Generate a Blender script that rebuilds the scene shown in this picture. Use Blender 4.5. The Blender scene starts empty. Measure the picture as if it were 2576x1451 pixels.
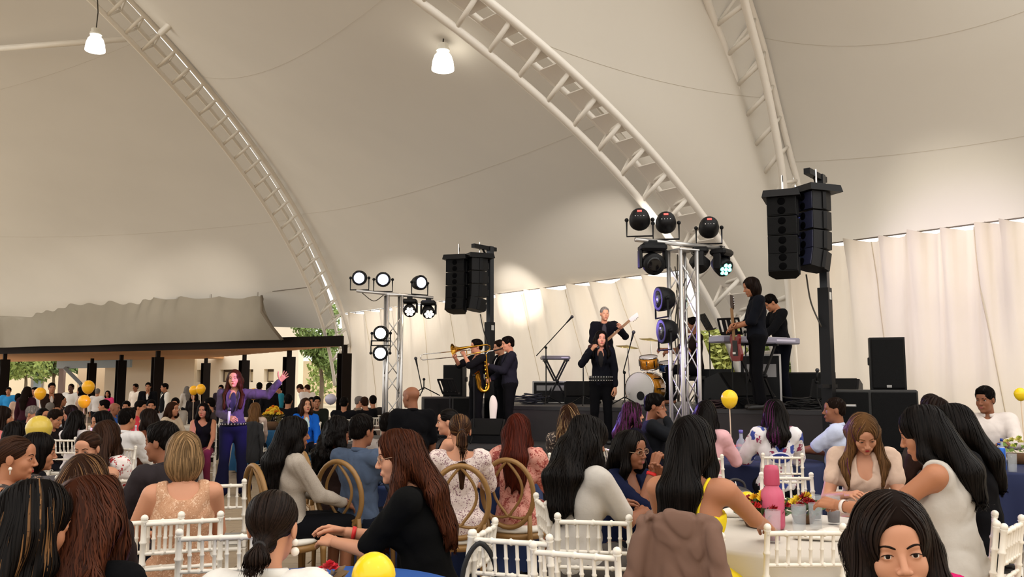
import bpy, bmesh, math, random
import numpy as np
from mathutils import Vector, Matrix, Euler

# ---------------------------------------------------------------- camera, sky, exposure
SC = bpy.context.scene
COL = SC.collection
FW, FH, FPX = 2576.0, 1451.0, 2150.0
PITCH = math.atan(235.0 / FPX)
CAMZ = 1.6
cam_data = bpy.data.cameras.new('camera')
cam_data.sensor_width = 36.0
cam_data.lens = 36.0 * FPX / FW
cam_data.clip_end = 400
cam = bpy.data.objects.new('camera', cam_data)
COL.objects.link(cam)
cam.location = (0, 0, CAMZ)
cam.rotation_euler = (math.pi / 2 + PITCH, 0, 0)
SC.camera = cam

world = bpy.data.worlds.new('sky')
SC.world = world
world.use_nodes = True
_bg = world.node_tree.nodes['Background']
_bg.inputs[0].default_value = (1.0, 0.975, 0.93, 1)
_bg.inputs[1].default_value = 1.9

SC.view_settings.view_transform = 'Standard'
SC.view_settings.look = 'None'
SC.view_settings.gamma = 1
SC.view_settings.exposure = 0.0
SC.view_settings.use_curve_mapping = False
SC.cycles.max_bounces = 5
SC.cycles.diffuse_bounces = 3
SC.cycles.glossy_bounces = 2
SC.cycles.transmission_bounces = 4
SC.cycles.transparent_max_bounces = 6
SC.cycles.use_denoising = True
SC.cycles.use_adaptive_sampling = True
SC.cycles.adaptive_threshold = 0.05
SC.cycles.sample_clamp_indirect = 4.0
SC.cycles.caustics_reflective = False
SC.cycles.caustics_refractive = False

_ca, _sa = math.cos(PITCH), math.sin(PITCH)
def at(px, py, d):
    """world point seen at pixel (px, py) of the photograph, d metres ahead of the viewer"""
    u = (px - FW / 2) / FPX
    v = (FH / 2 - py) / FPX
    dy, dz = _ca - v * _sa, _sa + v * _ca
    k = d / dy
    return Vector((u * k, d, CAMZ + dz * k))
def gx(px, d, z=0.0):
    """x of the point at height z, depth d, standing in picture column px"""
    return (px - FW / 2) / FPX * (d * _ca + (z - CAMZ) * _sa)
def gp(px, d, z=0.0):
    return Vector((gx(px, d, z), d, z))

def lamp(name, kind, loc, energy, color=(1, 1, 1), size=0.1, target=None, spot=60, blend=0.4, parent=None):
    l = bpy.data.lights.new(name, kind)
    l.energy = energy
    l.color = color
    if kind in ('POINT', 'SPOT'): l.shadow_soft_size = size
    if kind == 'SPOT':
        l.spot_size = math.radians(spot); l.spot_blend = blend
    if kind == 'AREA': l.size = size
    o = bpy.data.objects.new(name, l)
    COL.objects.link(o)
    o.location = loc
    if target is not None:
        o.rotation_euler = (Vector(target) - Vector(loc)).to_track_quat('-Z', 'Y').to_euler()
    return o

# ---------------------------------------------------------------- materials
MATS = {}
def srgb(r, g, b):
    f = lambda c: (c / 255 / 12.92) if c / 255 <= 0.04045 else ((c / 255 + 0.055) / 1.055) ** 2.4
    return (f(r), f(g), f(b))
def _new(name):
    m = bpy.data.materials.new(name)
    m.use_nodes = True
    nt = m.node_tree
    p = nt.nodes['Principled BSDF']
    return m, nt, p
def mat(name, col, rough=0.6, metal=0.0, var=0.0, scale=8.0, bump=0.0, bscale=40.0, emit=None, estr=0.0, spec=0.5,
        stretch=(1, 1, 1), sheen=0.0, trans=0.0, alpha=1.0, island=0.0, ior=1.45):
    if name in MATS: return MATS[name]
    m, nt, p = _new(name)
    N, L = nt.nodes, nt.links
    p.inputs['Base Color'].default_value = (*col, 1)
    p.inputs['Roughness'].default_value = rough
    p.inputs['Metallic'].default_value = metal
    p.inputs['Specular IOR Level'].default_value = spec
    p.inputs['Transmission Weight'].default_value = trans
    p.inputs['IOR'].default_value = ior
    p.inputs['Alpha'].default_value = alpha
    if sheen: p.inputs['Sheen Weight'].default_value = sheen
    tc = None
    def coord():
        nonlocal tc
        if tc is None:
            t = N.new('ShaderNodeTexCoord'); mp = N.new('ShaderNodeMapping')
            mp.inputs['Scale'].default_value = stretch
            L.new(t.outputs['Object'], mp.inputs['Vector']); tc = mp
        return tc.outputs['Vector']
    if var or island:
        hs = N.new('ShaderNodeMix'); hs.data_type = 'RGBA'; hs.blend_type = 'MIX'
        hs.inputs[6].default_value = (*[min(1, c * (1 - var - island)) for c in col], 1)
        hs.inputs[7].default_value = (*[min(1, c * (1 + var + island)) for c in col], 1)
        if island:
            g = N.new('ShaderNodeNewGeometry'); L.new(g.outputs['Random Per Island'], hs.inputs[0])
        else:
            n = N.new('ShaderNodeTexNoise'); n.inputs['Scale'].default_value = scale; n.inputs['Detail'].default_value = 4
            L.new(coord(), n.inputs['Vector']); L.new(n.outputs['Fac'], hs.inputs[0])
        L.new(hs.outputs[2], p.inputs['Base Color'])
    if bump:
        n = N.new('ShaderNodeTexNoise'); n.inputs['Scale'].default_value = bscale; n.inputs['Detail'].default_value = 3
        L.new(coord(), n.inputs['Vector'])
        b = N.new('ShaderNodeBump'); b.inputs['Strength'].default_value = bump; b.inputs['Distance'].default_value = 0.02
        L.new(n.outputs['Fac'], b.inputs['Height']); L.new(b.outputs['Normal'], p.inputs['Normal'])
    if emit is not None:
        p.inputs['Emission Color'].default_value = (*emit, 1)
        p.inputs['Emission Strength'].default_value = estr
    MATS[name] = m
    return m
def cloth_print(name, base, spots, scale=22.0, thr=0.45, second=None, rough=0.8):
    """woven cloth printed with small blotches (flowers) of other colours"""
    if name in MATS: return MATS[name]
    m, nt, p = _new(name); N, L = nt.nodes, nt.links
    p.inputs['Roughness'].default_value = rough
    t = N.new('ShaderNodeTexCoord')
    prev = None
    for i, (c, sc, th) in enumerate([(spots, scale, thr)] + ([(second, scale * 1.7, thr)] if second else [])):
        v = N.new('ShaderNodeTexVoronoi'); v.inputs['Scale'].default_value = sc
        nz = N.new('ShaderNodeTexNoise'); nz.inputs['Scale'].default_value = sc * 2.3
        ad = N.new('ShaderNodeMix'); ad.data_type = 'VECTOR'; ad.inputs[0].default_value = 0.12
        L.new(t.outputs['Object'], nz.inputs['Vector']); L.new(t.outputs['Object'], ad.inputs[4]); L.new(nz.outputs['Color'], ad.inputs[5])
        L.new(ad.outputs[1], v.inputs['Vector'])
        r = N.new('ShaderNodeValToRGB'); r.color_ramp.elements[0].position = th - 0.04; r.color_ramp.elements[1].position = th + 0.02
        r.color_ramp.elements[0].color = (1, 1, 1, 1); r.color_ramp.elements[1].color = (0, 0, 0, 1)
        L.new(v.outputs['Distance'], r.inputs[0])
        mx = N.new('ShaderNodeMix'); mx.data_type = 'RGBA'
        L.new(r.outputs[0], mx.inputs[0])
        mx.inputs[6].default_value = (*base, 1); mx.inputs[7].default_value = (*c, 1)
        if prev is not None: L.new(prev, mx.inputs[6])
        prev = mx.outputs[2]
    L.new(prev, p.inputs['Base Color'])
    MATS[name] = m
    return m
def sheet(name, col, tcol, fac, var=0.06, scale=0.8, bump=0.0):
    """thin coated cloth that lets part of the daylight through"""
    if name in MATS: return MATS[name]
    m, nt, p = _new(name); N, L = nt.nodes, nt.links
    N.remove(p)
    d = N.new('ShaderNodeBsdfDiffuse'); d.inputs[0].default_value = (*col, 1)
    t = N.new('ShaderNodeBsdfTranslucent'); t.inputs[0].default_value = (*tcol, 1)
    mx = N.new('ShaderNodeMixShader'); mx.inputs[0].default_value = fac
    L.new(d.outputs[0], mx.inputs[1]); L.new(t.outputs[0], mx.inputs[2])
    L.new(mx.outputs[0], N['Material Output'].inputs[0])
    tc = N.new('ShaderNodeTexCoord'); n = N.new('ShaderNodeTexNoise'); n.inputs['Scale'].default_value = scale; n.inputs['Detail'].default_value = 5
    L.new(tc.outputs['Object'], n.inputs['Vector'])
    for node, c in ((d, col), (t, tcol)):
        h = N.new('ShaderNodeMix'); h.data_type = 'RGBA'
        h.inputs[6].default_value = (*[x * (1 - var) for x in c], 1); h.inputs[7].default_value = (*[min(1, x * (1 + var)) for x in c], 1)
        L.new(n.outputs['Fac'], h.inputs[0]); L.new(h.outputs[2], node.inputs[0])
    if bump:
        n2 = N.new('ShaderNodeTexNoise'); n2.inputs['Scale'].default_value = 3.0
        mp = N.new('ShaderNodeMapping'); mp.inputs['Scale'].default_value = (1, 1, 0.15)
        L.new(tc.outputs['Object'], mp.inputs['Vector']); L.new(mp.outputs[0], n2.inputs['Vector'])
        b = N.new('ShaderNodeBump'); b.inputs['Strength'].default_value = bump; b.inputs['Distance'].default_value = 0.1
        L.new(n2.outputs['Fac'], b.inputs['Height']); L.new(b.outputs[0], d.inputs['Normal']); L.new(b.outputs[0], t.inputs['Normal'])
    MATS[name] = m
    return m

# ---------------------------------------------------------------- mesh building
class MB:
    """collects shapes and links them as ONE mesh object"""
    def __init__(s): s.v = []; s.f = []; s.n = 0
    def add(s, vs, fs):
        o = s.n
        s.v.extend([tuple(x) for x in vs]); s.f.extend([tuple(i + o for i in f) for f in fs]); s.n += len(vs)
        return s
    def box(s, c, size, rot=None, bev=0.0, taper=1.0):
        x, y, z = [k / 2 for k in size]
        if bev <= 0:
            vs = [(-x, -y, -z), (x, -y, -z), (x, y, -z), (-x, y, -z), (-x * taper, -y * taper, z), (x * taper, -y * taper, z), (x * taper, y * taper, z), (-x * taper, y * taper, z)]
            fs = [(3, 2, 1, 0), (4, 5, 6, 7), (0, 1, 5, 4), (1, 2, 6, 5), (2, 3, 7, 6), (3, 0, 4, 7)]
        else:
            b = min(bev, x * .9, y * .9, z * .9)
            vs = []; idx = {}
            for sx in (-1, 1):
                for sy in (-1, 1):
                    for sz in (-1, 1):
                        t = taper if sz > 0 else 1.0
                        for ax in range(3):
                            p = [sx * (x - b) * t, sy * (y - b) * t, sz * (z - b)]
                            p[ax] += (sx, sy, sz)[ax] * b
                            idx[(sx, sy, sz, ax)] = len(vs); vs.append(p)
            fs = []
            for ax in range(3):
                a, c2 = [(1, 2), (2, 0), (0, 1)][ax]
                for sg in (-1, 1):
                    q = []
                    for (i, j) in ((-1, -1), (1, -1), (1, 1), (-1, 1)):
                        k = [0, 0, 0]; k[ax] = sg; k[a] = i; k[c2] = j
                        q.append(idx[(k[0], k[1], k[2], ax)])
                    fs.append(q if sg > 0 else q[::-1])
            for ax in range(3):
                a, c2 = [(1, 2), (2, 0), (0, 1)][ax]
                for i in (-1, 1):
                    for j in (-1, 1):
                        q = []
                        for (k, w) in ((-1, a), (1, a), (1, c2), (-1, c2)):
                            t = [0, 0, 0]; t[ax] = k; t[a] = i; t[c2] = j
                            q.append(idx[(t[0], t[1], t[2], w)])
                        fs.append(q if i * j > 0 else q[::-1])
            for sx in (-1, 1):
                for sy in (-1, 1):
                    for sz in (-1, 1):
                        q = [idx[(sx, sy, sz, k)] for k in range(3)]
                        fs.append(q if sx * sy * sz > 0 else q[::-1])
        M = rot if rot is not None else Matrix.Identity(3)
        c = Vector(c)
        return s.add([M @ Vector(p) + c for p in vs], fs)
    def tube(s, pts, r, n=8, cap=True, closed=False, flat=1.0):
        pts = [Vector(p) for p in pts]
        m = len(pts)
        rs = r if isinstance(r, (list, tuple)) else [r] * m
        vs, fs = [], []
        ref = None
        for i, p in enumerate(pts):
            if closed: t = pts[(i + 1) % m] - pts[i - 1]
            else: t = pts[min(i + 1, m - 1)] - pts[max(i - 1, 0)]
            if t.length < 1e-9: t = Vector((0, 0, 1))
            t.normalize()
            if ref is None:
                ref = Vector((0, 0, 1)) if abs(t.z) < 0.9 else Vector((1, 0, 0))
            a = ref - t * ref.dot(t)
            if a.length < 1e-6: a = t.orthogonal()
            a.normalize(); b = t.cross(a); ref = a
            for k in range(n):
                an = 2 * math.pi * k / n
                vs.append(p + (a * math.cos(an) + b * math.sin(an) * flat) * rs[i])
        for i in range(m if closed else m - 1):
            j = (i + 1) % m
            for k in range(n):
                k2 = (k + 1) % n
                fs.append((i * n + k, i * n + k2, j * n + k2, j * n + k))
        if cap and not closed:
            fs.append(tuple(range(n))[::-1]); fs.append(tuple((m - 1) * n + k for k in range(n)))
        return s.add(vs, fs)
    def lathe(s, prof, c=(0, 0, 0), n=20, rot=None, cap=True):
        vs, fs = [], []
        M = rot if rot is not None else Matrix.Identity(3)
        c = Vector(c)
        for (r, z) in prof:
            for k in range(n):
                a = 2 * math.pi * k / n
                vs.append(M @ Vector((r * math.cos(a), r * math.sin(a), z)) + c)
        for i in range(len(prof) - 1):
            for k in range(n):
                k2 = (k + 1) % n
                fs.append((i * n + k, i * n + k2, (i + 1) * n + k2, (i + 1) * n + k))
        if cap:
            fs.append(tuple(range(n))[::-1]); fs.append(tuple((len(prof) - 1) * n + k for k in range(n)))
        return s.add(vs, fs)
    def ball(s, c, r, n=12, m=8, sc=(1, 1, 1), rot=None):
        prof = [(math.sin(math.pi * i / m) * r, -math.cos(math.pi * i / m) * r) for i in range(m + 1)]
        prof[0] = (r * 0.02, -r); prof[-1] = (r * 0.02, r)
        M = (rot if rot is not None else Matrix.Identity(3)) @ Matrix.Diagonal(sc)
        return s.lathe(prof, c, n, M)
    def grid(s, P):
        """P[i][j] points"""
        a, b = len(P), len(P[0])
        vs = [p for row in P for p in row]
        fs = [(i * b + j, i * b + j + 1, (i + 1) * b + j + 1, (i + 1) * b + j) for i in range(a - 1) for j in range(b - 1)]
        return s.add(vs, fs)
    def prism(s, poly, z0, z1, rot=None, c=(0, 0, 0)):
        n = len(poly); M = rot if rot is not None else Matrix.Identity(3); c = Vector(c)
        vs = [M @ Vector((x, y, z0)) + c for x, y in poly] + [M @ Vector((x, y, z1)) + c for x, y in poly]
        fs = [tuple(range(n))[::-1], tuple(range(n, 2 * n))] + [(i, (i + 1) % n, n + (i + 1) % n, n + i) for i in range(n)]
        return s.add(vs, fs)
    def mesh(s, name, m=None, smooth=False):
        me = bpy.data.meshes.new(name)
        me.from_pydata([tuple(p) for p in s.v], [], s.f)
        if m is not None: me.materials.append(m)
        if smooth: me.polygons.foreach_set('use_smooth', [True] * len(me.polygons))
        me.update()
        return me
    def build(s, name, m, parent=None, smooth=False, loc=None):
        return obj(name, s.mesh(name, m, smooth), parent, loc)
def obj(name, me, parent=None, loc=None):
    o = bpy.data.objects.new(name, me)
    COL.objects.link(o)
    if parent is not None: o.parent = parent
    if loc is not None: o.location = loc
    return o
def tag(o, label=None, cat=None, group=None, kind=None):
    if label: o['label'] = label
    if cat: o['category'] = cat
    if group: o['group'] = group
    if kind: o['kind'] = kind
    return o
def thing(name, label, cat, loc=(0, 0, 0), rz=0.0, group=None):
    o = bpy.data.objects.new(name, None)
    COL.objects.link(o)
    o.empty_display_size = 0.1
    o.location = loc; o.rotation_euler = (0, 0, rz)
    return tag(o, label, cat, group)
def struct(o):
    o['kind'] = 'structure'
    return o
def dup(root, loc, rz, label=None, group=None, scale=None):
    r = root.copy(); COL.objects.link(r)
    r.location = loc; r.rotation_euler = (0, 0, rz)
    if scale: r.scale = (scale,) * 3
    if label: r['label'] = label
    if group: r['group'] = group
    for ch in KIDS(root):
        c = ch.copy(); COL.objects.link(c); c.parent = r
        for g in KIDS(ch):
            e = g.copy(); COL.objects.link(e); e.parent = c
    return r
def KIDS(o): return list(o.children)
def RZ(a): return Matrix.Rotation(a, 3, 'Z')
def RX(a): return Matrix.Rotation(a, 3, 'X')
def RY(a): return Matrix.Rotation(a, 3, 'Y')
def RTO(d, up=(0, 0, 1)):
    """rotation taking +Z to direction d"""
    return Vector(d).to_track_quat('Z', 'Y').to_matrix()
def arcpts(c, r, a0, a1, n, ax=(1, 0, 0), ay=(0, 0, 1)):
    c, ax, ay = Vector(c), Vector(ax), Vector(ay)
    return [c + ax * (r * math.cos(a0 + (a1 - a0) * i / n)) + ay * (r * math.sin(a0 + (a1 - a0) * i / n)) for i in range(n + 1)]
def spline(pts, n=6):
    """Catmull-Rom through the points"""
    P = [Vector(p) for p in pts]
    P = [P[0] * 2 - P[1]] + P + [P[-1] * 2 - P[-2]]
    out = []
    for i in range(1, len(P) - 2):
        for k in range(n):
            t = k / n
            out.append(0.5 * ((2 * P[i]) + (P[i + 1] - P[i - 1]) * t + (2 * P[i - 1] - 5 * P[i] + 4 * P[i + 1] - P[i + 2]) * t * t + (3 * P[i] - P[i - 1] - 3 * P[i + 1] + P[i + 2]) * t ** 3))
    out.append(P[-2])
    return out
RND = random.Random(7)
# ---------------------------------------------------------------- the tent
M_TENT = sheet('tent membrane', srgb(212, 206, 195), srgb(226, 217, 206), 0.080, var=0.05, scale=0.5)
M_CURT = sheet('curtain vinyl', srgb(226, 216, 202), srgb(250, 240, 227), 0.36, var=0.05, scale=1.2, bump=0.6)
M_VAL = sheet('valance canvas', srgb(152, 144, 130), srgb(170, 160, 144), 0.08, var=0.08, scale=1.5)
M_STEELW = mat('white painted steel', srgb(240, 234, 224), 0.45, var=0.05, scale=2)
M_SEAM = mat('seam', srgb(196, 184, 164), 0.8)
M_CABLE = mat('steel cable', srgb(120, 110, 98), 0.5, 0.6)
M_FLOOR = None

def ell_arch(F, th, H, L):
    D = Vector((math.cos(th), math.sin(th), 0))
    def c(ph): return Vector((F[0], F[1], 0)) + D * (L * (1 - math.cos(ph))) + Vector((0, 0, H * math.sin(ph)))
    return c, Vector((-D.y, D.x, 0))
c1, n1 = ell_arch((-5.82, 30.72), -1.806, 11.81, 28.09)
c2, n2 = ell_arch((4.69, 15.43), -2.466, 8.425, 17.78)
W_ARCH = 0.9
a1_pts = [c1(ph) for ph in np.linspace(0.13, 1.9, 90)]
a2_pts = [c2(ph) for ph in np.linspace(0.0, 2.2, 90)]
a3_l = spline([at(1965, 1110, 16.2), at(1962, 960, 16.2), at(1953, 750, 16.1), at(1940, 590, 15.9), at(1925, 484, 15.6), at(1884, 331, 15.0), at(1838, 165, 14.3), at(1779, 0, 13.4), at(1690, -300, 11.6), at(1540, -800, 9.2), at(1100, -1900, 6.0)], 9)
a3_r = spline([at(2008, 1110, 15.75), at(2002, 969, 15.75), at(1988, 790, 15.7), at(1978, 640, 15.5), at(1973, 484, 15.2), at(1951, 331, 14.6), at(1916, 165, 13.9), at(1872, 0, 13.0), at(1800, -300, 11.2), at(1680, -800, 8.8), at(1350, -1900, 5.6)], 9)

def frames(cpts, N):
    out = []
    for i, p in enumerate(cpts):
        t = (cpts[min(i + 1, len(cpts) - 1)] - cpts[max(i - 1, 0)]).normalized()
        nn = (N - t * N.dot(t)).normalized()
        up = nn.cross(t)
        if up.z < 0 and abs(up.z) > 0.02: up = -up
        out.append((p, nn, up))
    return out
def lattice(name, L, R, T, label, step, tube_r, flip, panels=False, N=None):
    """one arch rib of the tent: three chords, diagonal rungs, struts to the third chord"""
    root = thing(name, label, 'tent arch', loc=(0, 0, 0))
    for P in (L, R): MB().tube(P, tube_r, 10).build('chord', M_STEELW, root, True)
    MB().tube(T, tube_r * 0.85, 8).build('chord', M_STEELW, root, True)
    def cum(P):
        s = [0]
        for i in range(1, len(P)): s.append(s[-1] + (P[i] - P[i - 1]).length)
        return s
    s = cum(L)
    def pos(P, q):
        i = 0
        while i < len(s) - 2 and s[i + 1] < q: i += 1
        t = (q - s[i]) / max(1e-6, s[i + 1] - s[i])
        return P[i].lerp(P[i + 1], t)
    q = step * 0.4
    k = 0
    while q + step < s[-1]:
        a, b = (pos(L, q), pos(R, q + step * flip))
        MB().tube([a, b], tube_r * 0.62, 8).build('rung', M_STEELW, root, True)
        t = pos(T, q + step * 0.5)
        MB().tube([a, t], tube_r * 0.45, 6).tube([t, b], tube_r * 0.45, 6).build('strut', M_STEELW, root, True)
        if panels:
            c = lambda u, w, e: pos(L, e).lerp(pos(R, e), u) + (pos(T, e) - pos(L, e).lerp(pos(R, e), 0.5)) * w
            e0, e1 = q + step * 0.40, q + step * 1.12
            m = MB()
            fr = [c(0.42, 0.97, e0), c(1.0, 0.35, e0), c(1.0, 0.35, e1), c(0.42, 0.97, e1)]
            nrm = (fr[1] - fr[0]).cross(fr[3] - fr[0]).normalized() * 0.012
            m.add([p - nrm for p in fr] + [p + nrm for p in fr], [(3, 2, 1, 0), (4, 5, 6, 7), (0, 1, 5, 4), (1, 2, 6, 5), (2, 3, 7, 6), (3, 0, 4, 7)])
            m.build('cover_plate', mat('arch cover plate', srgb(232, 225, 216), 0.6), root)
        q += step; k += 1
    return root
def chords(cpts, N, depth, v):
    # the ladder side of the rib leans so that it faces the dining floor (v points up and outward)
    v = Vector(v).normalized()
    n = N - v * N.dot(v)
    return ([p - n * W_ARCH / 2 for p in cpts], [p + n * W_ARCH / 2 for p in cpts], [p + v * depth for p in cpts])
l1, r1, t1 = chords(a1_pts, n1, 0.60, (-.28, 1, .28))
l2, r2, t2 = chords(a2_pts, n2, 0.45, (.16, 1, .30))
lattice('tent_arch', l1, r1, t1, 'white lattice tent arch rising over the dining area and the waving singer', 0.63, 0.062, 0.98)
lattice('tent_arch', l2, r2, t2, 'white lattice tent arch with square cover plates, landing behind the drummer', 0.60, 0.062, 0.72, panels=True)
_mid3 = [(a + b) / 2 for a, b in zip(a3_l, a3_r)]
_t3 = []
for i, p in enumerate(_mid3):
    t = (_mid3[min(i + 1, len(_mid3) - 1)] - _mid3[max(i - 1, 0)]).normalized()
    u = (a3_r[i] - a3_l[i]).normalized().cross(t)
    if u.y < 0 and u.z < 0.2: u = -u
    if i and u.dot(_pu) < 0: u = -u
    _pu = u
    _t3.append(p + u * 0.62)
lattice('tent_arch', a3_l, a3_r, _t3, 'white lattice tent arch rising steeply behind the tall speaker tower', 0.60, 0.068, 0.75)

# membrane: four fields stretched between the arches
def resample(f, n): return [f(i / (n - 1)) for i in range(n)]
def up1(t): return c1(0.345 + t * 1.95) + Vector((-.2, .70, 0.55 + 0.1 * t))
def up2(t): return c2(0.49 + t * 1.75) + Vector((.1, .62, 0.45 + 0.1 * t))
_m3 = [p for p in _t3]
_m3s = [0]
for i in range(1, len(_m3)): _m3s.append(_m3s[-1] + (_m3[i] - _m3[i - 1]).length)
_st3 = next(s for s, p in zip(_m3s, _m3) if p.z > 3.9)
def up3(t):
    q = _st3 + t * (_m3s[-1] - _st3)
    i = 0
    while i < len(_m3s) - 2 and _m3s[i + 1] < q: i += 1
    k = (q - _m3s[i]) / max(1e-6, _m3s[i + 1] - _m3s[i])
    return _m3[i].lerp(_m3[i + 1], k) + Vector((0.0, 0.06, 0.1 + 0.1 * t))
c4, n4 = ell_arch((11.2, 9.2), 2.75, 9.6, 12.0)
def up4(t): return c4(0.42 + t * 1.3) + Vector((0, 0, 0.1))
c0, n0 = ell_arch((-26.0, 39.5), -1.25, 11.8, 28.0)
def up0(t): return c0(0.40 + t * 1.9)
def lo1(t): return c1(0.25 + t * 2.045) + Vector((-.2, .70, 0.55))
def field(name, A, B, sag, na, nb, e0=None, e1=None):
    P = []
    for i in range(na):
        t = i / (na - 1)
        a, b = A(t), B(t)
        row = []
        for j in range(nb):
            u = j / (nb - 1)
            p = a.lerp(b, u)
            w = 4 * u * (1 - u)
            k = min(1, t * 4)
            p = p + Vector((0, 0, -sag * w * k))
            row.append(p)
        P.append(row)
    return P
def lower_eave(P, za, zb, rows=1):
    pass
f12 = field('m12', up1, up2, 0.7, 60, 40)
f23 = field('m23', up2, up3, 0.25, 50, 26)
f34 = field('m34', up3, up4, 0.5, 50, 30)
f01 = field('m01', up0, lo1, 0.6, 60, 36)
# eaves run straight between the arches, at the rail of the curtains
def eave(P, p0, p1):
    n = len(P[0])
    for i in range(8):
        k = (1 - i / 8.0) ** 2
        for j in range(n):
            e = Vector(p0).lerp(Vector(p1), j / (n - 1))
            P[i][j] = P[i][j].lerp(e + Vector((0, 0, 0.5 * i / 8.0)), k)
EA, EB = Vector((-6.2, 30.6, 4.03)), Vector((4.0, 18.1, 4.03))
EC, ED = Vector((5.25, 15.7, 4.07)), Vector((10.5, 9.5, 4.07))
eave(f12, EA, EB)
eave(f34, EC, ED)
eave(f23, EB + Vector((0, 0, -1.35)), EC + Vector((0, 0, -1.35)))
ceil = MB().grid(f12).build('ceiling', M_TENT, smooth=True); struct(ceil)
tag(ceil, 'cream tent membrane stretched over the stage between two arches')
for P, lab in ((f23, 'narrow cream membrane field between the two arches behind the stage'), (f34, 'cream membrane field over the speaker tower on the curtain side'), (f01, 'cream membrane field over the dining tables by the porch')):
    o = MB().grid(P).build('ceiling', M_TENT, smooth=True); struct(o); o['label'] = lab
# welded seams
def seam(P, rows, parent):
    for i in rows:
        MB().tube([p + Vector((0, 0, -0.012)) for p in P[i]], 0.0022, 4).build('seam', M_SEAM, parent, True)
seam(f12, (7, 16), ceil); seam(f34, (6, 14), ceil); seam(f01, (9, 20), ceil); seam(f23, (10,), ceil)
# tie tubes between the arches
st = thing('tie_tube', 'thin white tie tube running from the dining side arch up to the ridge', 'strut')
MB().tube([at(405, 83, 18.2), at(560, -60, 16.2)], 0.075, 8).build('tube', M_STEELW, st, True)
st = thing('tie_tube', 'thin white tie tube running behind the smaller pendant lamp', 'strut')
MB().tube([at(-60, 126, 20.5), at(318, 98, 19.5)], 0.075, 8).build('tube', M_STEELW, st, True)

# curtains on cables
def curtain(name, p0, p1, z1, label, hooks, seamsx, seed, amp=0.07, slantR=0.0, slantL=0.0, zb=0.02):
    r = random.Random(seed)
    p0, p1 = Vector(p0), Vector(p1)
    d = (p1 - p0); Lh = d.length; d.normalize()
    nrm = Vector((d.y, -d.x, 0))
    if nrm.y > 0: nrm = -nrm
    nu = int(Lh / 0.11)
    hk = [i / hooks for i in range(hooks + 1)]
    hk = [0] + [min(1, max(0, h + r.uniform(-.25, .25) / hooks)) for h in hk[1:-1]] + [1]
    nz = 26
    ph = [r.uniform(0, 6.28) for _ in range(6)]
    P = []
    for iz in range(nz + 1):
        w = iz / nz
        row = []
        for i in range(nu + 1):
            u = i / nu
            k = max(j for j in range(len(hk)) if hk[j] <= u + 1e-9); k = min(k, len(hk) - 2)
            q = (u - hk[k]) / max(1e-6, hk[k + 1] - hk[k])
            span = (hk[k + 1] - hk[k]) * Lh
            droop = math.sin(math.pi * q) ** 0.8 * min(0.16, 0.085 * span)
            zt = z1 + 0.0 - droop * max(0.0, (w - 0.55) / 0.45) ** 1.2
            z = zb + (zt - zb) * w
            s = u * Lh
            fold = (math.cos(2 * math.pi * q) * 1.1) * (0.15 + 0.85 * w * w) * amp + (max(0, math.cos(2 * math.pi * q)) ** 6) * w ** 3 * amp * 1.2
            fold += amp * 0.55 * math.sin(s * 5.1 + ph[0] + 0.6 * math.sin(s * 1.3 + ph[1])) * (0.45 + 0.55 * w)
            fold += amp * 0.30 * math.sin(s * 9.7 + ph[2] + 1.5 * w) + amp * 0.25 * math.sin(s * 2.2 + ph[4] + 2 * w)
            uu = u * (1 + slantR * (1 - w)) - slantL * (1 - w) * (1 - u)
            p = p0.lerp(p1, uu) + nrm * fold
            p.z = z
            row.append(p)
        P.append(row)
    o = MB().grid(P).build(name, M_CURT, smooth=True)
    tag(o, label, 'curtain')
    # slanting welded joints
    for sx in seamsx:
        pts = []
        for iz in range(nz + 1):
            i = min(nu, max(0, (sx - 0.035 * (iz / nz - 0.5) * 12 / Lh) * nu))
            a = int(i); b = min(nu, a + 1)
            pts.append(P[iz][a].lerp(P[iz][b], i - a) + nrm * 0.02)
        MB().tube(pts, 0.008, 5).build('seam', mat('curtain joint', srgb(206, 192, 166), 0.7), o, True)
    # rail cable and hooks
    MB().tube([p0 + Vector((0, 0, z1)) + nrm * 0.02, p1 + Vector((0, 0, z1)) + nrm * 0.02], 0.012, 6).build('cable', M_CABLE, o, True)
    for h in hk[1:-1]:
        q = p0.lerp(p1, h) + nrm * 0.02
        MB().tube([q + Vector((0, 0, z1 - 0.09)), q + Vector((0, 0, z1 + 0.015))], 0.012, 5).build('hook', M_CABLE, o, True)
    return o
CA, CB = Vector((-5.9, 30.2, 0)), Vector((3.72, 18.25, 0))
CC, CD = Vector((5.25, 15.55, 0)), Vector((10.3, 9.55, 0))
curtain('stage_curtain', CA, CB, 4.0, 'wide cream vinyl curtain hanging behind the band', 17, (.13, .23, .33, .43, .54, .65, .76, .88), 3, slantR=0.10, amp=0.11)
curtain('side_curtain', CC, CD, 4.05, 'creased cream vinyl curtain behind the loudspeaker on the black subwoofers', 15, (.2, .42, .66, .88), 5, amp=0.15)

curtain('side_curtain', CD + Vector((.1, -.2, 0)), (13.6, 1.0, 0), 4.05, 'plain cream vinyl curtain added past the frame edge to dim daylight', 13, (.3, .7), 6)  # this and the next two curtains are out of view, added to cut daylight
curtain('side_curtain', (13.6, .8, 0), (12.0, -11.0, 0), 4.05, 'unseen cream vinyl curtain dimming daylight on the side behind the viewer', 13, (.3, .7), 7)
curtain('rear_curtain', (11.8, -11.2, 0), (-13.0, -14.0, 0), 4.05, 'long unseen cream vinyl curtain dimming daylight behind the viewer', 20, (.25, .5, .75), 8)
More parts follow.
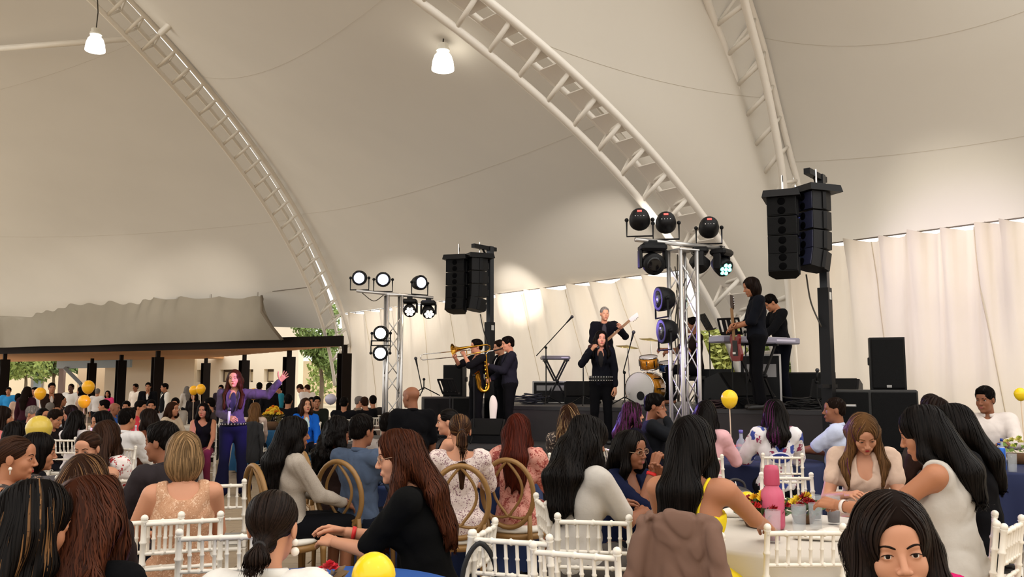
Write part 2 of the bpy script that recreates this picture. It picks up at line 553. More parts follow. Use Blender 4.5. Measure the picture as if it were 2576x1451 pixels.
# ---------------------------------------------------------------- floor and outside
def floor_material():
    m, nt, p = _new('pale floor tiles'); N, L = nt.nodes, nt.links
    t = N.new('ShaderNodeTexCoord'); b = N.new('ShaderNodeTexNoise'); b.inputs['Scale'].default_value = 3.0; b.inputs['Detail'].default_value = 6
    mp = N.new('ShaderNodeMapping'); mp.inputs['Scale'].default_value = (1, 6, 1)
    L.new(t.outputs['Object'], mp.inputs[0]); L.new(mp.outputs[0], b.inputs['Vector'])
    mx = N.new('ShaderNodeMix'); mx.data_type = 'RGBA'; mx.inputs[6].default_value = (*srgb(150, 132, 108), 1); mx.inputs[7].default_value = (*srgb(186, 168, 142), 1)
    L.new(b.outputs['Fac'], mx.inputs[0]); L.new(mx.outputs[2], p.inputs['Base Color'])
    p.inputs['Roughness'].default_value = 0.42
    return m
M_FLOOR = floor_material()
M_GROUND = mat('outside paving', srgb(196, 182, 156), 0.9, var=0.12, scale=0.4)
fl = MB().box((-2, 12, -0.16), (110, 120, 0.3)).build('ground', M_GROUND); struct(fl)
flo = thing('floor', 'pale wood-look plank floor under the tent', 'floor'); flo['kind'] = 'structure'; del flo['category']
MB().box((-4, 14, -0.012), (46, 52, 0.02)).build('underlay', mat('floor joints', srgb(96, 82, 64), 0.9), flo)
pl = MB().box((0, 0, 0), (1.19, 0.237, 0.012), bev=0.003).mesh('plank', M_FLOOR)
cells = []
for iy in range(-8, 130):
    for ix in range(-22, 16):
        x = ix * 1.2 + (0.6 if iy % 2 else 0); y = iy * 0.245 + 2
        cells.append((x, y))
def _score(c):
    # planks seen in the aisle beside the waving singer
    w = at(650, 1200, 10.6)
    return (c[0] - w.x) ** 2 * 1.0 + (c[1] - w.y) ** 2 * 0.35
cells.sort(key=_score)
for c in cells[:300]:
    obj('plank', pl, flo, (c[0], c[1], 0.003))
rest = MB()
for c in cells[300:]: rest.box((c[0], c[1], 0.003), (1.19, 0.237, 0.012))
rest = rest.build('plank', M_FLOOR, flo); rest['kind'] = 'stuff'

M_BROWN = mat('brown painted steel', srgb(24, 16, 12), 0.7, var=0.1, scale=3, spec=.12)
M_WOOD = mat('soffit boards', srgb(214, 160, 112), 0.6, var=0.14, scale=1.2, stretch=(0.3, 3, 1))
M_WALLB = mat('building plaster', srgb(246, 232, 210), 0.9, var=0.04, scale=1.0)
# porch beside the tent
B0, B1 = Vector((-5.75, 29.0, 0)), Vector((-24.2, 38.0, 0))
porch = thing('porch', 'dark steel porch beam and boarded roof edge over the dining terrace', 'porch')
bd = (B1 - B0).normalized(); bang = math.atan2(bd.y, bd.x)
def along(p, d, l): return p + d * l
bl = (B1 - B0).length
MB().box((B0 + B1) / 2 + Vector((0, 0, 2.98)), (bl, 0.16, 0.36), RZ(bang)).build('beam', M_BROWN, porch)
rd = Vector((-16.5 + 5.75, 45.0 - 29.0, 0)).normalized()
# boarded soffit: one board after the other
r0, r1 = B0 + rd * 0.2, Vector((-16.5, 45.0, 0))
nb = 46
for i in range(nb):
    t0, t1 = i / nb, (i + 0.96) / nb
    a, b = r0.lerp(r1, t0), r0.lerp(r1, t1)
    e = bd * (bl - 0.5)
    m = MB()
    q = [a, a + e, b + e, b]
    zz = 2.80 + (0.008 if i % 2 else 0)
    m.add([p + Vector((0, 0, zz)) for p in q] + [p + Vector((0, 0, zz + 0.03)) for p in q], [(0, 1, 2, 3), (7, 6, 5, 4), (0, 4, 5, 1), (1, 5, 6, 2), (2, 6, 7, 3), (3, 7, 4, 0)])
    m.build('board', M_WOOD, porch)
m = MB()
q = [r0, r0 + bd * (bl - .5), r1 + bd * (bl - .5), r1]
m.add([p + Vector((0, 0, 2.9)) for p in q] + [p + Vector((0, 0, 3.1)) for p in q], [(3, 2, 1, 0), (4, 5, 6, 7), (0, 1, 5, 4), (1, 2, 6, 5), (2, 3, 7, 6), (3, 0, 4, 7)])
m.build('roof_deck', M_BROWN, porch)
pc = None
COLS = [(860, 29.05, 'nearest the curtain', .0), (722, 33.0, 'left of the courtyard tree', 0), (610, 38.3, 'behind the waving singer', 0), (514, 44.0, 'farthest along the roof edge', 0),
        (392, 33.4, 'behind the two waiters', 0), (301, 38.3, 'beside the woman in pink', 0), (228, 44.0, 'behind the tall balloon', 0), (8, 37.0, 'beside the man in blue', 0)]
for px, d, where, _ in COLS:
    if pc is None:
        pc = thing('porch_column', 'dark brown stepped steel porch column ' + where, 'column', gp(px, d, 2.0) * Vector((1, 1, 0)) if False else (gx(px, d, 2.0), d, 0), bang + 1.2, 'porch columns')
        m = MB().box((0, 0, 1.28), (0.36, 0.05, 2.56)).box((0, 0.15, 1.28), (0.06, 0.3, 2.56)).box((0, 0.3, 1.28), (0.36, 0.05, 2.56))
        m.build('shaft', M_BROWN, pc)
        MB().box((0, 0.15, 2.70), (0.14, 0.14, 0.3)).build('neck', M_BROWN, pc)
        MB().box((0, 0.15, 0.02), (0.5, 0.5, 0.04)).build('base_plate', M_BROWN, pc)
    else:
        dup(pc, (gx(px, d, 2.0), d, 0), bang + 1.2, 'dark brown stepped steel porch column ' + where)
# canvas valance above the porch beam
V0, V1 = Vector((-7.9, 29.6, 0)), Vector((-24.5, 37.7, 0))
P = []
vn = Vector((bd.y, -bd.x, 0)); vn = vn if vn.y < 0 else -vn
for iz in range(15):
    w = iz / 14
    row = []
    for i in range(160):
        u = i / 159
        s = u * 18.4
        zt = 4.62 + 0.55 * u - 0.10 * abs(math.sin(s * 1.9 + .4)) - (0.0 if s > 0.25 else 0)
        z = 3.05 + (zt - 3.05) * w
        f = 0.05 * math.sin(s * 3.1) * w + 0.07 * math.sin(s * 7.3 + 2 * math.sin(s)) * w * w + 0.10 * math.sin(s * 1.1 + 3 * w) + (0.35 if s > 15.2 else 0.0) * 0.5 * math.sin((s - 15.2) * 5)
        f += 0.30 * math.sin(math.pi * w) * 0.5
        off = -1.0 * w * max(0, 1 - s / 1.0)
        p = V0.lerp(V1, u) + vn * f - bd * off 
        p.z = z
        row.append(p)
    P.append(row)
val = MB().grid(P).build('canvas_valance', M_VAL, smooth=True)
tag(val, 'rolled grey canvas valance hanging above the dark porch beam', 'valance')
MB().tube([P[14][0] + Vector((0, 0, .03)) + vn * .05, P[9][1] + vn * .12, P[4][0] + vn * .1, P[0][0] + vn * .08], 0.05, 6).build('rolled_edge', mat('canvas roll', srgb(120, 108, 92), .8), val, True)
for i in (12, 70, 150, 30, 100):
    MB().tube([P[14][i], P[14][i] + Vector((0, 0, .14))], .012, 5).build('tie', M_CABLE, val)
vc = tag(MB().tube([at(782, 722, 28.8), at(640, 738, 31.2), at(500, 744, 32.8), at(0, 752, 36.8)], .015, 5).build('eave_cable', M_CABLE, smooth=True), 'thin cable along the tent eave above the grey valance', 'cable')
# tiny fairy bulbs on the beam
for px, py in ((235, 859), (276, 857), (612, 849)):
    o = MB().ball(at(px, py, 29.4 + (862 - px) / 862 * 7), 0.03, 8, 6).build('small_bulb', mat('lit bulb', (1, .95, .8), .5, emit=(1, .93, .78), estr=6), smooth=True)
    tag(o, {235: 'tiny lit bulb on the porch beam above the dining guests', 276: 'tiny lit bulb beside another at the beam middle', 612: 'tiny lit bulb on the porch beam near the courtyard'}[px], 'bulb')

# buildings beyond
bld = thing('courtyard_building', 'cream plaster building with small deep windows beyond the porch', 'building')
w0, w1 = gp(418, 52, 0), gp(740, 47, 0)
wd = (w1 - w0).normalized(); wang = math.atan2(wd.y, wd.x); wl = (w1 - w0).length
mid = (w0 + w1) / 2
def onwall(px, py):
    # intersect the view ray with the facade plane
    a, b = at(px, py, 10), at(px, py, 60)
    r = b - a
    n = Vector((wd.y, -wd.x, 0))
    t = (w0 - a).dot(n) / r.dot(n)
    return a + r * t
wn = Vector((wd.y, -wd.x, 0)); wn = wn if wn.y < 0 else -wn
# facade assembled around real window openings
wins = [(496, 930, 512, 959), (553, 931, 584, 961), (622, 932, 636, 961), (664, 932, 688, 961)]
us = []
for (x0, y0, x1, y1) in wins:
    a, b = onwall(x0, y0), onwall(x1, y1)
    us.append(((a - w0).dot(wd), (b - w0).dot(wd), b.z, a.z))
def wallbox(m, u0, u1, z0, z1):
    c = w0 + wd * ((u0 + u1) / 2) - wn * 0.2
    m.box((c.x, c.y, (z0 + z1) / 2), (u1 - u0, 0.4, z1 - z0), RZ(wang))
m = MB()
zl, zh = min(u[2] for u in us), max(u[3] for u in us)
wallbox(m, -2, wl + 0.2, 0, zl); wallbox(m, -2, wl + 0.2, zh, 6.5)
cur = -2
for u in us:
    wallbox(m, cur, u[0], zl, zh); cur = u[1]
wallbox(m, cur, wl + 0.2, zl, zh)
m.build('facade', M_WALLB, bld)
for u in us:
    c = w0 + wd * ((u[0] + u[1]) / 2) - wn * 0.32
    wf = MB().box((c.x, c.y, (zl + zh) / 2), (u[1] - u[0], 0.06, zh - zl), RZ(wang)).build('window', mat('window recess', srgb(96, 80, 66), .7), bld)
    MB().box((c.x + wn.x * .05, c.y + wn.y * .05, (zl + zh) / 2 - .03), ((u[1] - u[0]) * .74, 0.03, (zh - zl) * .7), RZ(wang)).build('pane', mat('dusty pane', srgb(196, 178, 146), .3), wf)
# annex under its own boarded overhang
ann = thing('annex_building', 'cream annex with a doorway under a boarded overhang behind the porch columns', 'building')
MB().box((gx(372, 50, 0), 50.2, 1.7), (5.2, .4, 3.4)).build('facade', M_WALLB, ann)
MB().box((gx(262, 52, 0), 52.2, 1.7), (3.4, .4, 3.4)).build('facade', mat('annex shade plaster', srgb(226, 200, 168), .9), ann)  # darker copy of the plaster, shade put into the colour
MB().box((gx(268, 50, 0), 51.7, 1.2), (1.1, .25, 2.4)).build('doorway', mat('door brown', srgb(112, 88, 70), .7), ann)
MB().box((gx(340, 47, 0), 47.4, 3.0), (7.6, 5.2, .12)).build('overhang', M_WOOD, ann)
MB().box((gx(340, 45, 0), 44.9, 3.16), (7.8, .12, .3)).build('fascia', mat('pale fascia', srgb(214, 220, 224), .6), ann)
fw = thing('far_house', 'pale far building with two narrow windows behind the trees', 'building')
for k in range(1): MB().box((gx(120, 70, 0), 70, 1.0), (9.5, .5, 3.4)).build('facade', mat('far plaster', srgb(226, 208, 180), .9), fw)
for px in (83, 104): MB().box((gx(px, 69.7, 1.5), 69.7, 1.45), (.3, .1, .85)).build('window', mat('far window', srgb(120, 112, 104), .5), fw)
steel = thing('steel_pergola', 'blue grey steel pergola beam with a braced post beyond the terrace', 'pergola')
M_BLUE = mat('blue grey steel', srgb(150, 166, 180), .5, var=.05)
a, b = at(145, 927, 50), at(330, 904, 46.2)
MB().box((a + b) / 2, ((b - a).length, .14, .42), RZ(math.atan2(b.y - a.y, b.x - a.x))).build('beam', M_BLUE, steel)
MB().box((gx(154, 50, 1), 50, 1.3), (.28, .28, 2.7)).build('post', mat('mauve steel', srgb(150, 130, 126), .5), steel)
MB().tube([at(164, 926, 49.3), at(204, 966, 48.5)], .13, 4).build('brace', M_BLUE, steel)
MB().tube([at(204, 966, 48.5), gp(204, 48.5, 0)], .10, 6).build('post', M_BLUE, steel)
MB().box((gx(93, 60, 1), 60, 1.6), (.35, .35, 3.2)).build('post', M_BLUE, steel)

# trees: separate crowns of leaves with trunks
def leaf_mat(name, c): return mat(name, c, .6, island=0.3)
def tree(x, y, h, rx, rz, zc, n, leaf, label, mname, col, seed, tr=0.14):
    r = random.Random(seed)
    t = thing('tree', label, 'tree', (x, y, 0))
    MB().tube(spline([(0, 0, 0), (.05, 0, h * .3), (-.08, .05, h * .55), (0.1, 0, h * .85)], 4), [tr * (1 - i / 14) for i in range(13)], 8).build('trunk', mat('bark', srgb(112, 96, 78), .9, var=.2, scale=6), t, True)
    m = MB()
    for k in range(6):
        an = r.uniform(0, 6.28)
        m.tube([(0, 0, h * r.uniform(.35, .6)), (math.cos(an) * rx * .5, math.sin(an) * rx * .5, zc + r.uniform(-.3, .4) * rz)], [.06, .02], 5)
    m.build('branch', MATS['bark'], t)
    vs, fs = [], []
    nc = 16
    cl = [(r.gauss(0, .45) * rx, r.gauss(0, .45) * rx, zc + r.gauss(0, .42) * rz, r.uniform(.25, .5) * rx) for _ in range(nc)]
    m = MB()
    for i in range(n):
        c = r.choice(cl)
        v = Vector((r.gauss(0, 1), r.gauss(0, 1), r.gauss(0, 1))).normalized() * (c[3] * r.random() ** .4)
        p = Vector(c[:3]) + v
        a = Vector((r.gauss(0, 1), r.gauss(0, 1), r.gauss(0, 1) - .4)).normalized(); b = a.orthogonal().normalized()
        s = leaf * r.uniform(.7, 1.3)
        m.add([p - a * s, p + b * s * .45, p + a * s, p - b * s * .45], [(0, 1, 2, 3)])
    o = m.build('crown', leaf_mat(mname, col), t)
    return t
G1, G2, G3 = srgb(128, 150, 84), srgb(150, 168, 96), srgb(112, 138, 88)
tree(gx(805, 42, 0), 42, 5.2, 1.35, 1.5, 3.25, 5200, .12, 'leafy green tree in the courtyard seen between two porch columns', 'courtyard leaves', G1, 11)
tree(gx(690, 62, 0), 62, 6, 2.4, 1.8, 4.6, 3000, .17, 'taller green tree behind the courtyard building', 'back leaves', G3, 12)
tree(gx(880, 56, 0), 56, 6, 2.4, 2.0, 3.6, 3500, .17, 'pale green tree behind the curtain end', 'pale leaves', G2, 13)
tree(gx(60, 58, 0), 58, 5, 2.0, 1.3, 3.1, 4500, .16, 'broad green tree over the far house, nearest the man in blue', 'yellow green leaves', G2, 14)
tree(gx(130, 60, 0), 60, 5, 1.9, 1.1, 3.3, 4200, .16, 'yellowish green tree left of the steel pergola', 'green leaves', G1, 15)
tree(gx(215, 62, 0), 62, 5, 1.9, .9, 2.9, 3600, .16, 'green tree seen under the steel pergola', 'pergola leaves', G3, 16)  # plain green leaf colour, same as the back tree
tree(gx(-60, 60, 0), 60, 6, 2.6, 1.6, 3.4, 3000, .18, 'green tree at the far end of the porch', 'end leaves', G1, 17)
tree(gx(1850, 27, 0), 27, 4.8, 1.6, 1.6, 2.5, 6500, .13, 'yellow green tree outside the gap behind the keyboard', 'gap leaves', srgb(176, 182, 104), 18)
tree(gx(2000, 26, 0), 26, 4.8, 1.5, 1.6, 2.4, 6000, .12, 'green shrub tree outside the gap beside the speaker tower', 'shrub leaves', G2, 19)
hd = MB().box((gx(1900, 33, 0), 33.5, 1.7), (9, .6, 3.4), bev=.2).build('garden_wall', mat('garden wall', srgb(214, 206, 152), .9, var=.12, scale=1.5)); struct(hd)
bw = MB().box((gx(800, 66, 0), 66, 1.6), (16, .5, 3.2)).build('boundary_wall', mat('boundary plaster', srgb(236, 216, 184), .9, var=.05)); struct(bw)
# white door frame by the gap
gf = thing('side_gate', 'white framed glazed side gate in the gap between the curtains', 'gate')
for px in (1995, 2010): MB().tube([at(px, 862, 17.2), gp(px, 17.2, 0)], .03, 6).build('post', M_STEELW, gf)
MB().tube([at(1985, 866, 17.2), at(2030, 850, 17.2)], .05, 6).build('rail', M_STEELW, gf)
MB().tube([at(1985, 950, 17.2), at(2030, 950, 17.2)], .05, 6).build('rail', M_STEELW, gf)
gf = thing('porch_gate', 'white framed gate behind the last porch column by the curtain', 'gate')
for px in (877, 889): MB().tube([at(px, 870, 31), gp(px + 4, 31, 0)], .04, 6).build('post', M_STEELW, gf)
for py in (922, 974, 1022): MB().tube([at(872, py, 31), at(892, py, 31)], .05, 6).build('rail', M_STEELW, gf)

# ---------------------------------------------------------------- pendant lamps
M_SHADE = mat('lit prismatic shade', (1, .98, .92), .3, emit=(1, .94, .82), estr=5.0)
M_WHITEP = mat('white enamel', srgb(230, 226, 214), .4)
M_WIRE = mat('dark wire', srgb(60, 54, 46), .6)
def pendant(px, py, d, dia, label, tilt=0.0, hang=1.1):
    p = at(px, py, d)                       # bottom centre of the bell
    t = thing('pendant_lamp', label, 'lamp', p, 0, 'pendant lamps under the membrane')
    h = dia * .98
    prof = [(dia * .5, 0), (dia * .495, h * .12), (dia * .46, h * .4), (dia * .38, h * .65), (dia * .25, h * .82), (dia * .12, h * .86)]
    MB().lathe(prof, n=28).build('shade', M_SHADE, t, True)
    MB().lathe([(dia * .12, h * .86), (dia * .30, h * .90), (dia * .30, h * 1.0), (dia * .24, h * 1.02), (dia * .24, h * 1.22), (dia * .05, h * 1.26)], n=16).build('ballast_housing', M_WHITEP, t)
    MB().tube([(0, 0, h * 1.26), (.02, 0, h * 1.26 + hang * .4), (-.03, 0, h * 1.26 + hang)], .012, 5).build('hanging_wire', M_WIRE, t, True)
    l = lamp('pendant_light', 'SPOT', (0, 0, -0.06), 108, (1, .76, .55), .18, target=(0, 0, -2), spot=158, blend=.6)
    l.parent = t
    return t
pendant(239, 128, 17.5, .40, 'smaller lit bell pendant lamp over the dining tables', hang=.9)
pendant(1114, 176, 13.0, .355, 'larger lit bell pendant lamp hanging from the middle arch', hang=.9)
for px, x, y, lab in ((0, -7.0, 9.0, 'lit bell pendant lamp above the tables on the porch side'), (1, 1.5, 6.5, 'lit bell pendant lamp above the middle tables'), (2, 6.0, 5.5, 'lit bell pendant lamp above the tables on the curtain side'),
                      (3, -3.0, 1.0, 'lit bell pendant lamp above the tables behind the viewer'), (4, 3.5, -1.5, 'lit bell pendant lamp farthest behind the viewer')):
    t = dup(bpy.data.objects['pendant_lamp.001'], (x, y, 7.3), 0, lab)
# ---------------------------------------------------------------- smooth solid modelling (distance fields -> one continuous surface)
def d_rc(p, a, b, ra, rb, sx=None):
    """tapered capsule; sx = (axis, factor) widens the section along an axis"""
    a = np.asarray(a, np.float32); b = np.asarray(b, np.float32)
    if sx is not None:
        ax = np.asarray(sx[0], np.float32); k = sx[1]
        mid = (a + b) / 2
        q = p - mid
        q = q - np.outer(q @ ax, ax) * (1 - 1 / k)
        a = a - mid; b = b - mid
        a = a - ax * (a @ ax) * (1 - 1 / k); b = b - ax * (b @ ax) * (1 - 1 / k)
        return d_rc(q, a, b, ra, rb)
    ab = b - a
    t = np.clip(((p - a) @ ab) / max(1e-9, float(ab @ ab)), 0, 1)
    q = p - a - t[:, None] * ab
    return np.sqrt((q * q).sum(1)) - (ra + (rb - ra) * t)
def d_el(p, c, r, R=None):
    q = p - np.asarray(c, np.float32)
    if R is not None: q = q @ R          # columns of R are the axes
    r = np.asarray(r, np.float32)
    k0 = np.sqrt(((q / r) ** 2).sum(1)); k1 = np.sqrt(((q / (r * r)) ** 2).sum(1))
    return k0 * (k0 - 1) / np.maximum(k1, 1e-6)
def smin(a, b, k):
    h = np.clip(0.5 + 0.5 * (b - a) / k, 0, 1)
    return b + (a - b) * h - k * h * (1 - h)
def smax(a, b, k): return -smin(-a, -b, k)
def union(p, prims):
    d = None
    for pr in prims:
        op, k = pr[0], pr[1]
        e = d_rc(p, *pr[2:]) if op in ('rc', 'crc') else d_el(p, *pr[2:])
        if op in ('crc', 'cel'): d = smax(d, -e, k)
        else: d = e if d is None else smin(d, e, k)
    return d
_EDG = [((0, 0, 0), (1, 0, 0)), ((0, 1, 0), (1, 1, 0)), ((0, 0, 1), (1, 0, 1)), ((0, 1, 1), (1, 1, 1)),
        ((0, 0, 0), (0, 1, 0)), ((1, 0, 0), (1, 1, 0)), ((0, 0, 1), (0, 1, 1)), ((1, 0, 1), (1, 1, 1)),
        ((0, 0, 0), (0, 0, 1)), ((1, 0, 0), (1, 0, 1)), ((0, 1, 0), (0, 1, 1)), ((1, 1, 0), (1, 1, 1))]
def net(fn, lo, hi, h):
    """surface net of the zero set of fn in a box; coarse pass first, fine values only near the surface"""
    lo = np.asarray(lo, np.float32); hi = np.asarray(hi, np.float32)
    n = np.ceil((hi - lo) / h).astype(int) + 1
    n = ((n + 3) // 4) * 4 + 1
    H = 4 * h
    nc = (n - 1) // 4 + 1
    ax = [lo[i] + np.arange(nc[i], dtype=np.float32) * H for i in range(3)]
    G = np.stack(np.meshgrid(*ax, indexing='ij'), -1).reshape(-1, 3)
    C = fn(G).reshape(nc)
    near = np.abs(C) < H * 1.8
    blk = np.zeros(nc - 1, bool)
    for dx in (0, 1):
        for dy in (0, 1):
            for dz in (0, 1):
                blk |= near[dx:nc[0] - 1 + dx, dy:nc[1] - 1 + dy, dz:nc[2] - 1 + dz]
    V = np.repeat(np.repeat(np.repeat(C, 4, 0), 4, 1), 4, 2)[:n[0], :n[1], :n[2]].astype(np.float32)
    M = np.zeros(n, bool)
    B = np.repeat(np.repeat(np.repeat(blk, 4, 0), 4, 1), 4, 2)
    for dx in (0, 1):
        for dy in (0, 1):
            for dz in (0, 1):
                M[dx:dx + B.shape[0], dy:dy + B.shape[1], dz:dz + B.shape[2]] |= B
    idx = np.argwhere(M)
    V[M] = fn((lo + idx * np.float32(h)).astype(np.float32))
    s = V < 0
    m = n - 1
    cnt = np.zeros(m, np.int8); acc = np.zeros((*m, 3), np.float32)
    for a, b in _EDG:
        va = V[a[0]:a[0] + m[0], a[1]:a[1] + m[1], a[2]:a[2] + m[2]]; vb = V[b[0]:b[0] + m[0], b[1]:b[1] + m[1], b[2]:b[2] + m[2]]
        cr = (va < 0) != (vb < 0)
        w = np.argwhere(cr)
        if len(w) == 0: continue
        x, y, z = w.T
        t = va[x, y, z] / (va[x, y, z] - vb[x, y, z])
        acc[x, y, z] += np.asarray(a, np.float32) + t[:, None] * (np.asarray(b, np.float32) - np.asarray(a, np.float32))
        cnt[x, y, z] += 1
    act = cnt > 0
    ids = -np.ones(m, np.int32)
    W = np.argwhere(act)
    ids[act] = np.arange(len(W))
    verts = lo + (W + acc[act] / cnt[act][:, None]) * np.float32(h)
    faces = []
    for ax_ in range(3):
        o1, o2 = [(1, 2), (2, 0), (0, 1)][ax_]
        sl0 = [slice(None)] * 3; sl1 = [slice(None)] * 3
        sl0[ax_] = slice(0, -1); sl1[ax_] = slice(1, None)
        for k in (o1, o2): sl0[k] = slice(1, -1); sl1[k] = slice(1, -1)
        A, Bv = s[tuple(sl0)], s[tuple(sl1)]
        w = np.argwhere(A != Bv)
        if len(w) == 0: continue
        flip = A[tuple(w.T)]
        base = w.copy()
        base[:, o1] += 1; base[:, o2] += 1
        def cell(d1, d2):
            c = base.copy(); c[:, o1] -= d1; c[:, o2] -= d2
            return ids[tuple(c.T)]
        q = np.stack([cell(1, 1), cell(0, 1), cell(0, 0), cell(1, 0)], 1)
        q[~flip] = q[~flip][:, ::-1]
        faces.append(q)
    F = np.concatenate(faces) if faces else np.zeros((0, 4), int)
    F = F[(F >= 0).all(1)]
    return verts.astype(np.float32), F
def to_mesh(name, parts, mats):
    """parts: list of (verts, faces, material index)"""
    me = bpy.data.meshes.new(name)
    nv = sum(len(v) for v, f, i in parts)
    V = np.concatenate([v for v, f, i in parts]).astype(np.float32)
    off = 0; Fs = []; MI = []; tot = []
    for v, f, i in parts:
        f = np.asarray(f)
        Fs.append((f + off).ravel()); tot.append(np.full(len(f), f.shape[1])); MI.append(np.full(len(f), i)); off += len(v)
    L = np.concatenate(Fs).astype(np.int32); tot = np.concatenate(tot).astype(np.int32); MI = np.concatenate(MI).astype(np.int32)
    me.vertices.add(nv); me.vertices.foreach_set('co', V.ravel())
    me.loops.add(len(L)); me.loops.foreach_set('vertex_index', L)
    me.polygons.add(len(tot))
    st = np.concatenate([[0], np.cumsum(tot)[:-1]]).astype(np.int32)
    me.polygons.foreach_set('loop_start', st); me.polygons.foreach_set('loop_total', tot)
    for m in mats: me.materials.append(m)
    me.polygons.foreach_set('material_index', MI)
    me.polygons.foreach_set('use_smooth', np.ones(len(tot), bool))
    me.update(calc_edges=True)
    return me
def waves(p, freq, seed, n=4):
    """cheap smooth pseudo-noise in [-1, 1]"""
    r = np.random.default_rng(seed)
    out = np.zeros(len(p), np.float32)
    for i in range(n):
        k = r.normal(size=3).astype(np.float32); k *= freq * (1.0 + 0.6 * i) / np.linalg.norm(k)
        w = np.sin(p @ k + r.uniform(0, 6.28))
        k2 = r.normal(size=3).astype(np.float32) * freq * 0.6
        out += np.sin(p @ k + 1.7 * np.sin(p @ k2 + r.uniform(0, 6.28)) + r.uniform(0, 6.28)) / (i + 1.2)
    return out / 1.6
def grad(fn, p, e=0.004):
    g = np.empty_like(p)
    for i in range(3):
        o = np.zeros(3, np.float32); o[i] = e
        g[:, i] = fn(p + o) - fn(p - o)
    return g / np.maximum(1e-9, np.linalg.norm(g, axis=1))[:, None]

import zlib
def crc(t): return zlib.crc32(t.encode())
# ---------------------------------------------------------------- heads, hands
def v3(*a): return np.array(a, np.float32)
def head_prims(kind):
    f = kind == 'f'
    jw = 0.86 if f else 1.0
    P = [('el', .02, (0, -.014, .036), (.074, .093, .079)),
         ('el', .03, (0, .026, -.028), (.060 * (.97 if f else 1), .062, .088)),
         ('el', .022, (0, .034, -.072), (.045 * jw + .002, .046, .036 if f else .040)),
         ('el', .016, (0, .072, -.099 if f else -.101), (.016 if f else .021, .014, .014)),
         ('el', .02, (.037, .056, -.030), (.021, .020, .024)), ('el', .02, (-.037, .056, -.030), (.021, .020, .024)),
         ('rc', .018, (-.032, .076, .022), (.032, .076, .022), .010 if f else .012, .010 if f else .012),
         ('el', .02, (0, .066, .050), (.045, .022, .030)),
         ('cel', .014, (.031, .098, .004), (.017, .013, .012)), ('cel', .014, (-.031, .098, .004), (.017, .013, .012)),
         ('el', .005, (.031, .0715, .003), (.0165, .0152, .0135)), ('el', .005, (-.031, .0715, .003), (.0165, .0152, .0135)),
         ('rc', .012, (0, .084, .012), (0, .106, -.028), .0065, .0095 if f else .0115),
         ('el', .008, (.0115, .097, -.033), (.0075, .009, .007)), ('el', .008, (-.0115, .097, -.033), (.0075, .009, .007)),
         ('rc', .010, (-.020, .080, -.062), (.020, .080, -.062), .010, .010),
         ('rc', .006, (-.017, .0860, -.0575), (.017, .0860, -.0575), .0045, .0045), ('rc', .006, (-.013, .0865, -.0680), (.013, .0865, -.0680), .0055, .0055),
         ('crc', .003, (-.022, .0945, -.0625), (.022, .0945, -.0625), .0018, .0018),
         ('el', .008, (.0745, -.010, -.004), (.009, .019, .031)), ('el', .008, (-.0745, -.010, -.004), (.009, .019, .031)),
         # lid openings
         ('cel', .002, (.031, .090, .0020), (.0125, .014, .0044)), ('cel', .002, (-.031, .090, .0020), (.0125, .014, .0044)),
         ('rc', .03, (0, -.026, -.04), (0, -.038, -.145), .044 if f else .052, .044 if f else .052)]
    return P
_heads = {}
def head_mesh(kind, h):
    if (kind, h) not in _heads:
        P = head_prims(kind)
        if h > .005: P = [q for q in P if not (q[0] == 'cel' and q[1] == .002) and not (q[0] == 'el' and q[1] == .005)]
        _heads[(kind, h)] = net(lambda p: union(p, P), (-.1, -.13, -.17), (.1, .13, .13), h)
    return _heads[(kind, h)]
_hands = {}
def hand_mesh(side, pose, h):
    """wrist at the origin, fingers along +Y, palm towards -Z; side +1 is the right hand"""
    key = (side, pose, h)
    if key in _hands: return _hands[key]
    curl, spread, thumb = {'relax': (.45, .04, .5), 'flat': (.10, .05, .6), 'open': (.06, .16, 1.0), 'fist': (1.25, .01, .25), 'grip': (1.0, .02, .3)}[pose]
    P = [('rc', .012, (-.018, .015, 0), (-.026, .082, 0), .014, .014), ('rc', .012, (0, .012, 0), (0, .088, .002), .017, .014), ('rc', .012, (.018, .015, 0), (.024, .080, 0), .014, .013), ('rc', .01, (0, -.05, 0), (0, .01, 0), .024, .020)]
    for i, (x, L, r) in enumerate([(-.030, .072, .0085), (-.010, .080, .0088), (.010, .075, .0085), (.029, .058, .0075)]):
        a = np.array([x, .086 - abs(i - 1.2) * .005, .001]); ang = 0.10
        sx = (i - 1.5) * spread
        for k, fr in enumerate((.46, .30, .24)):
            ang += curl * (.55 if k == 0 else .75)
            b = a + np.array([math.sin(sx) * L * fr, math.cos(ang) * L * fr, -math.sin(ang) * L * fr])
            P.append(('rc', .004, tuple(a), tuple(b), r * (1 - .08 * k), r * (.93 - .1 * k)))
            a = b
    a = np.array([-.026, .022, -.006]); ang = thumb
    for k, L in enumerate((.045, .034, .028)):
        b = a + np.array([-math.sin(ang) * L, math.cos(ang) * L, -.010 - .01 * curl])
        P.append(('rc', .008 if k == 0 else .004, tuple(a), tuple(b), .013 - .002 * k, .0115 - .0015 * k))
        a = b; ang -= .25 + curl * .35
    v, f = net(lambda p: union(p, P), (-.12, -.07, -.12), (.075, .20, .045), h)
    if side < 0:
        v = v * v3(-1, 1, 1); f = f[:, ::-1]
    _hands[key] = (v, f)
    return v, f
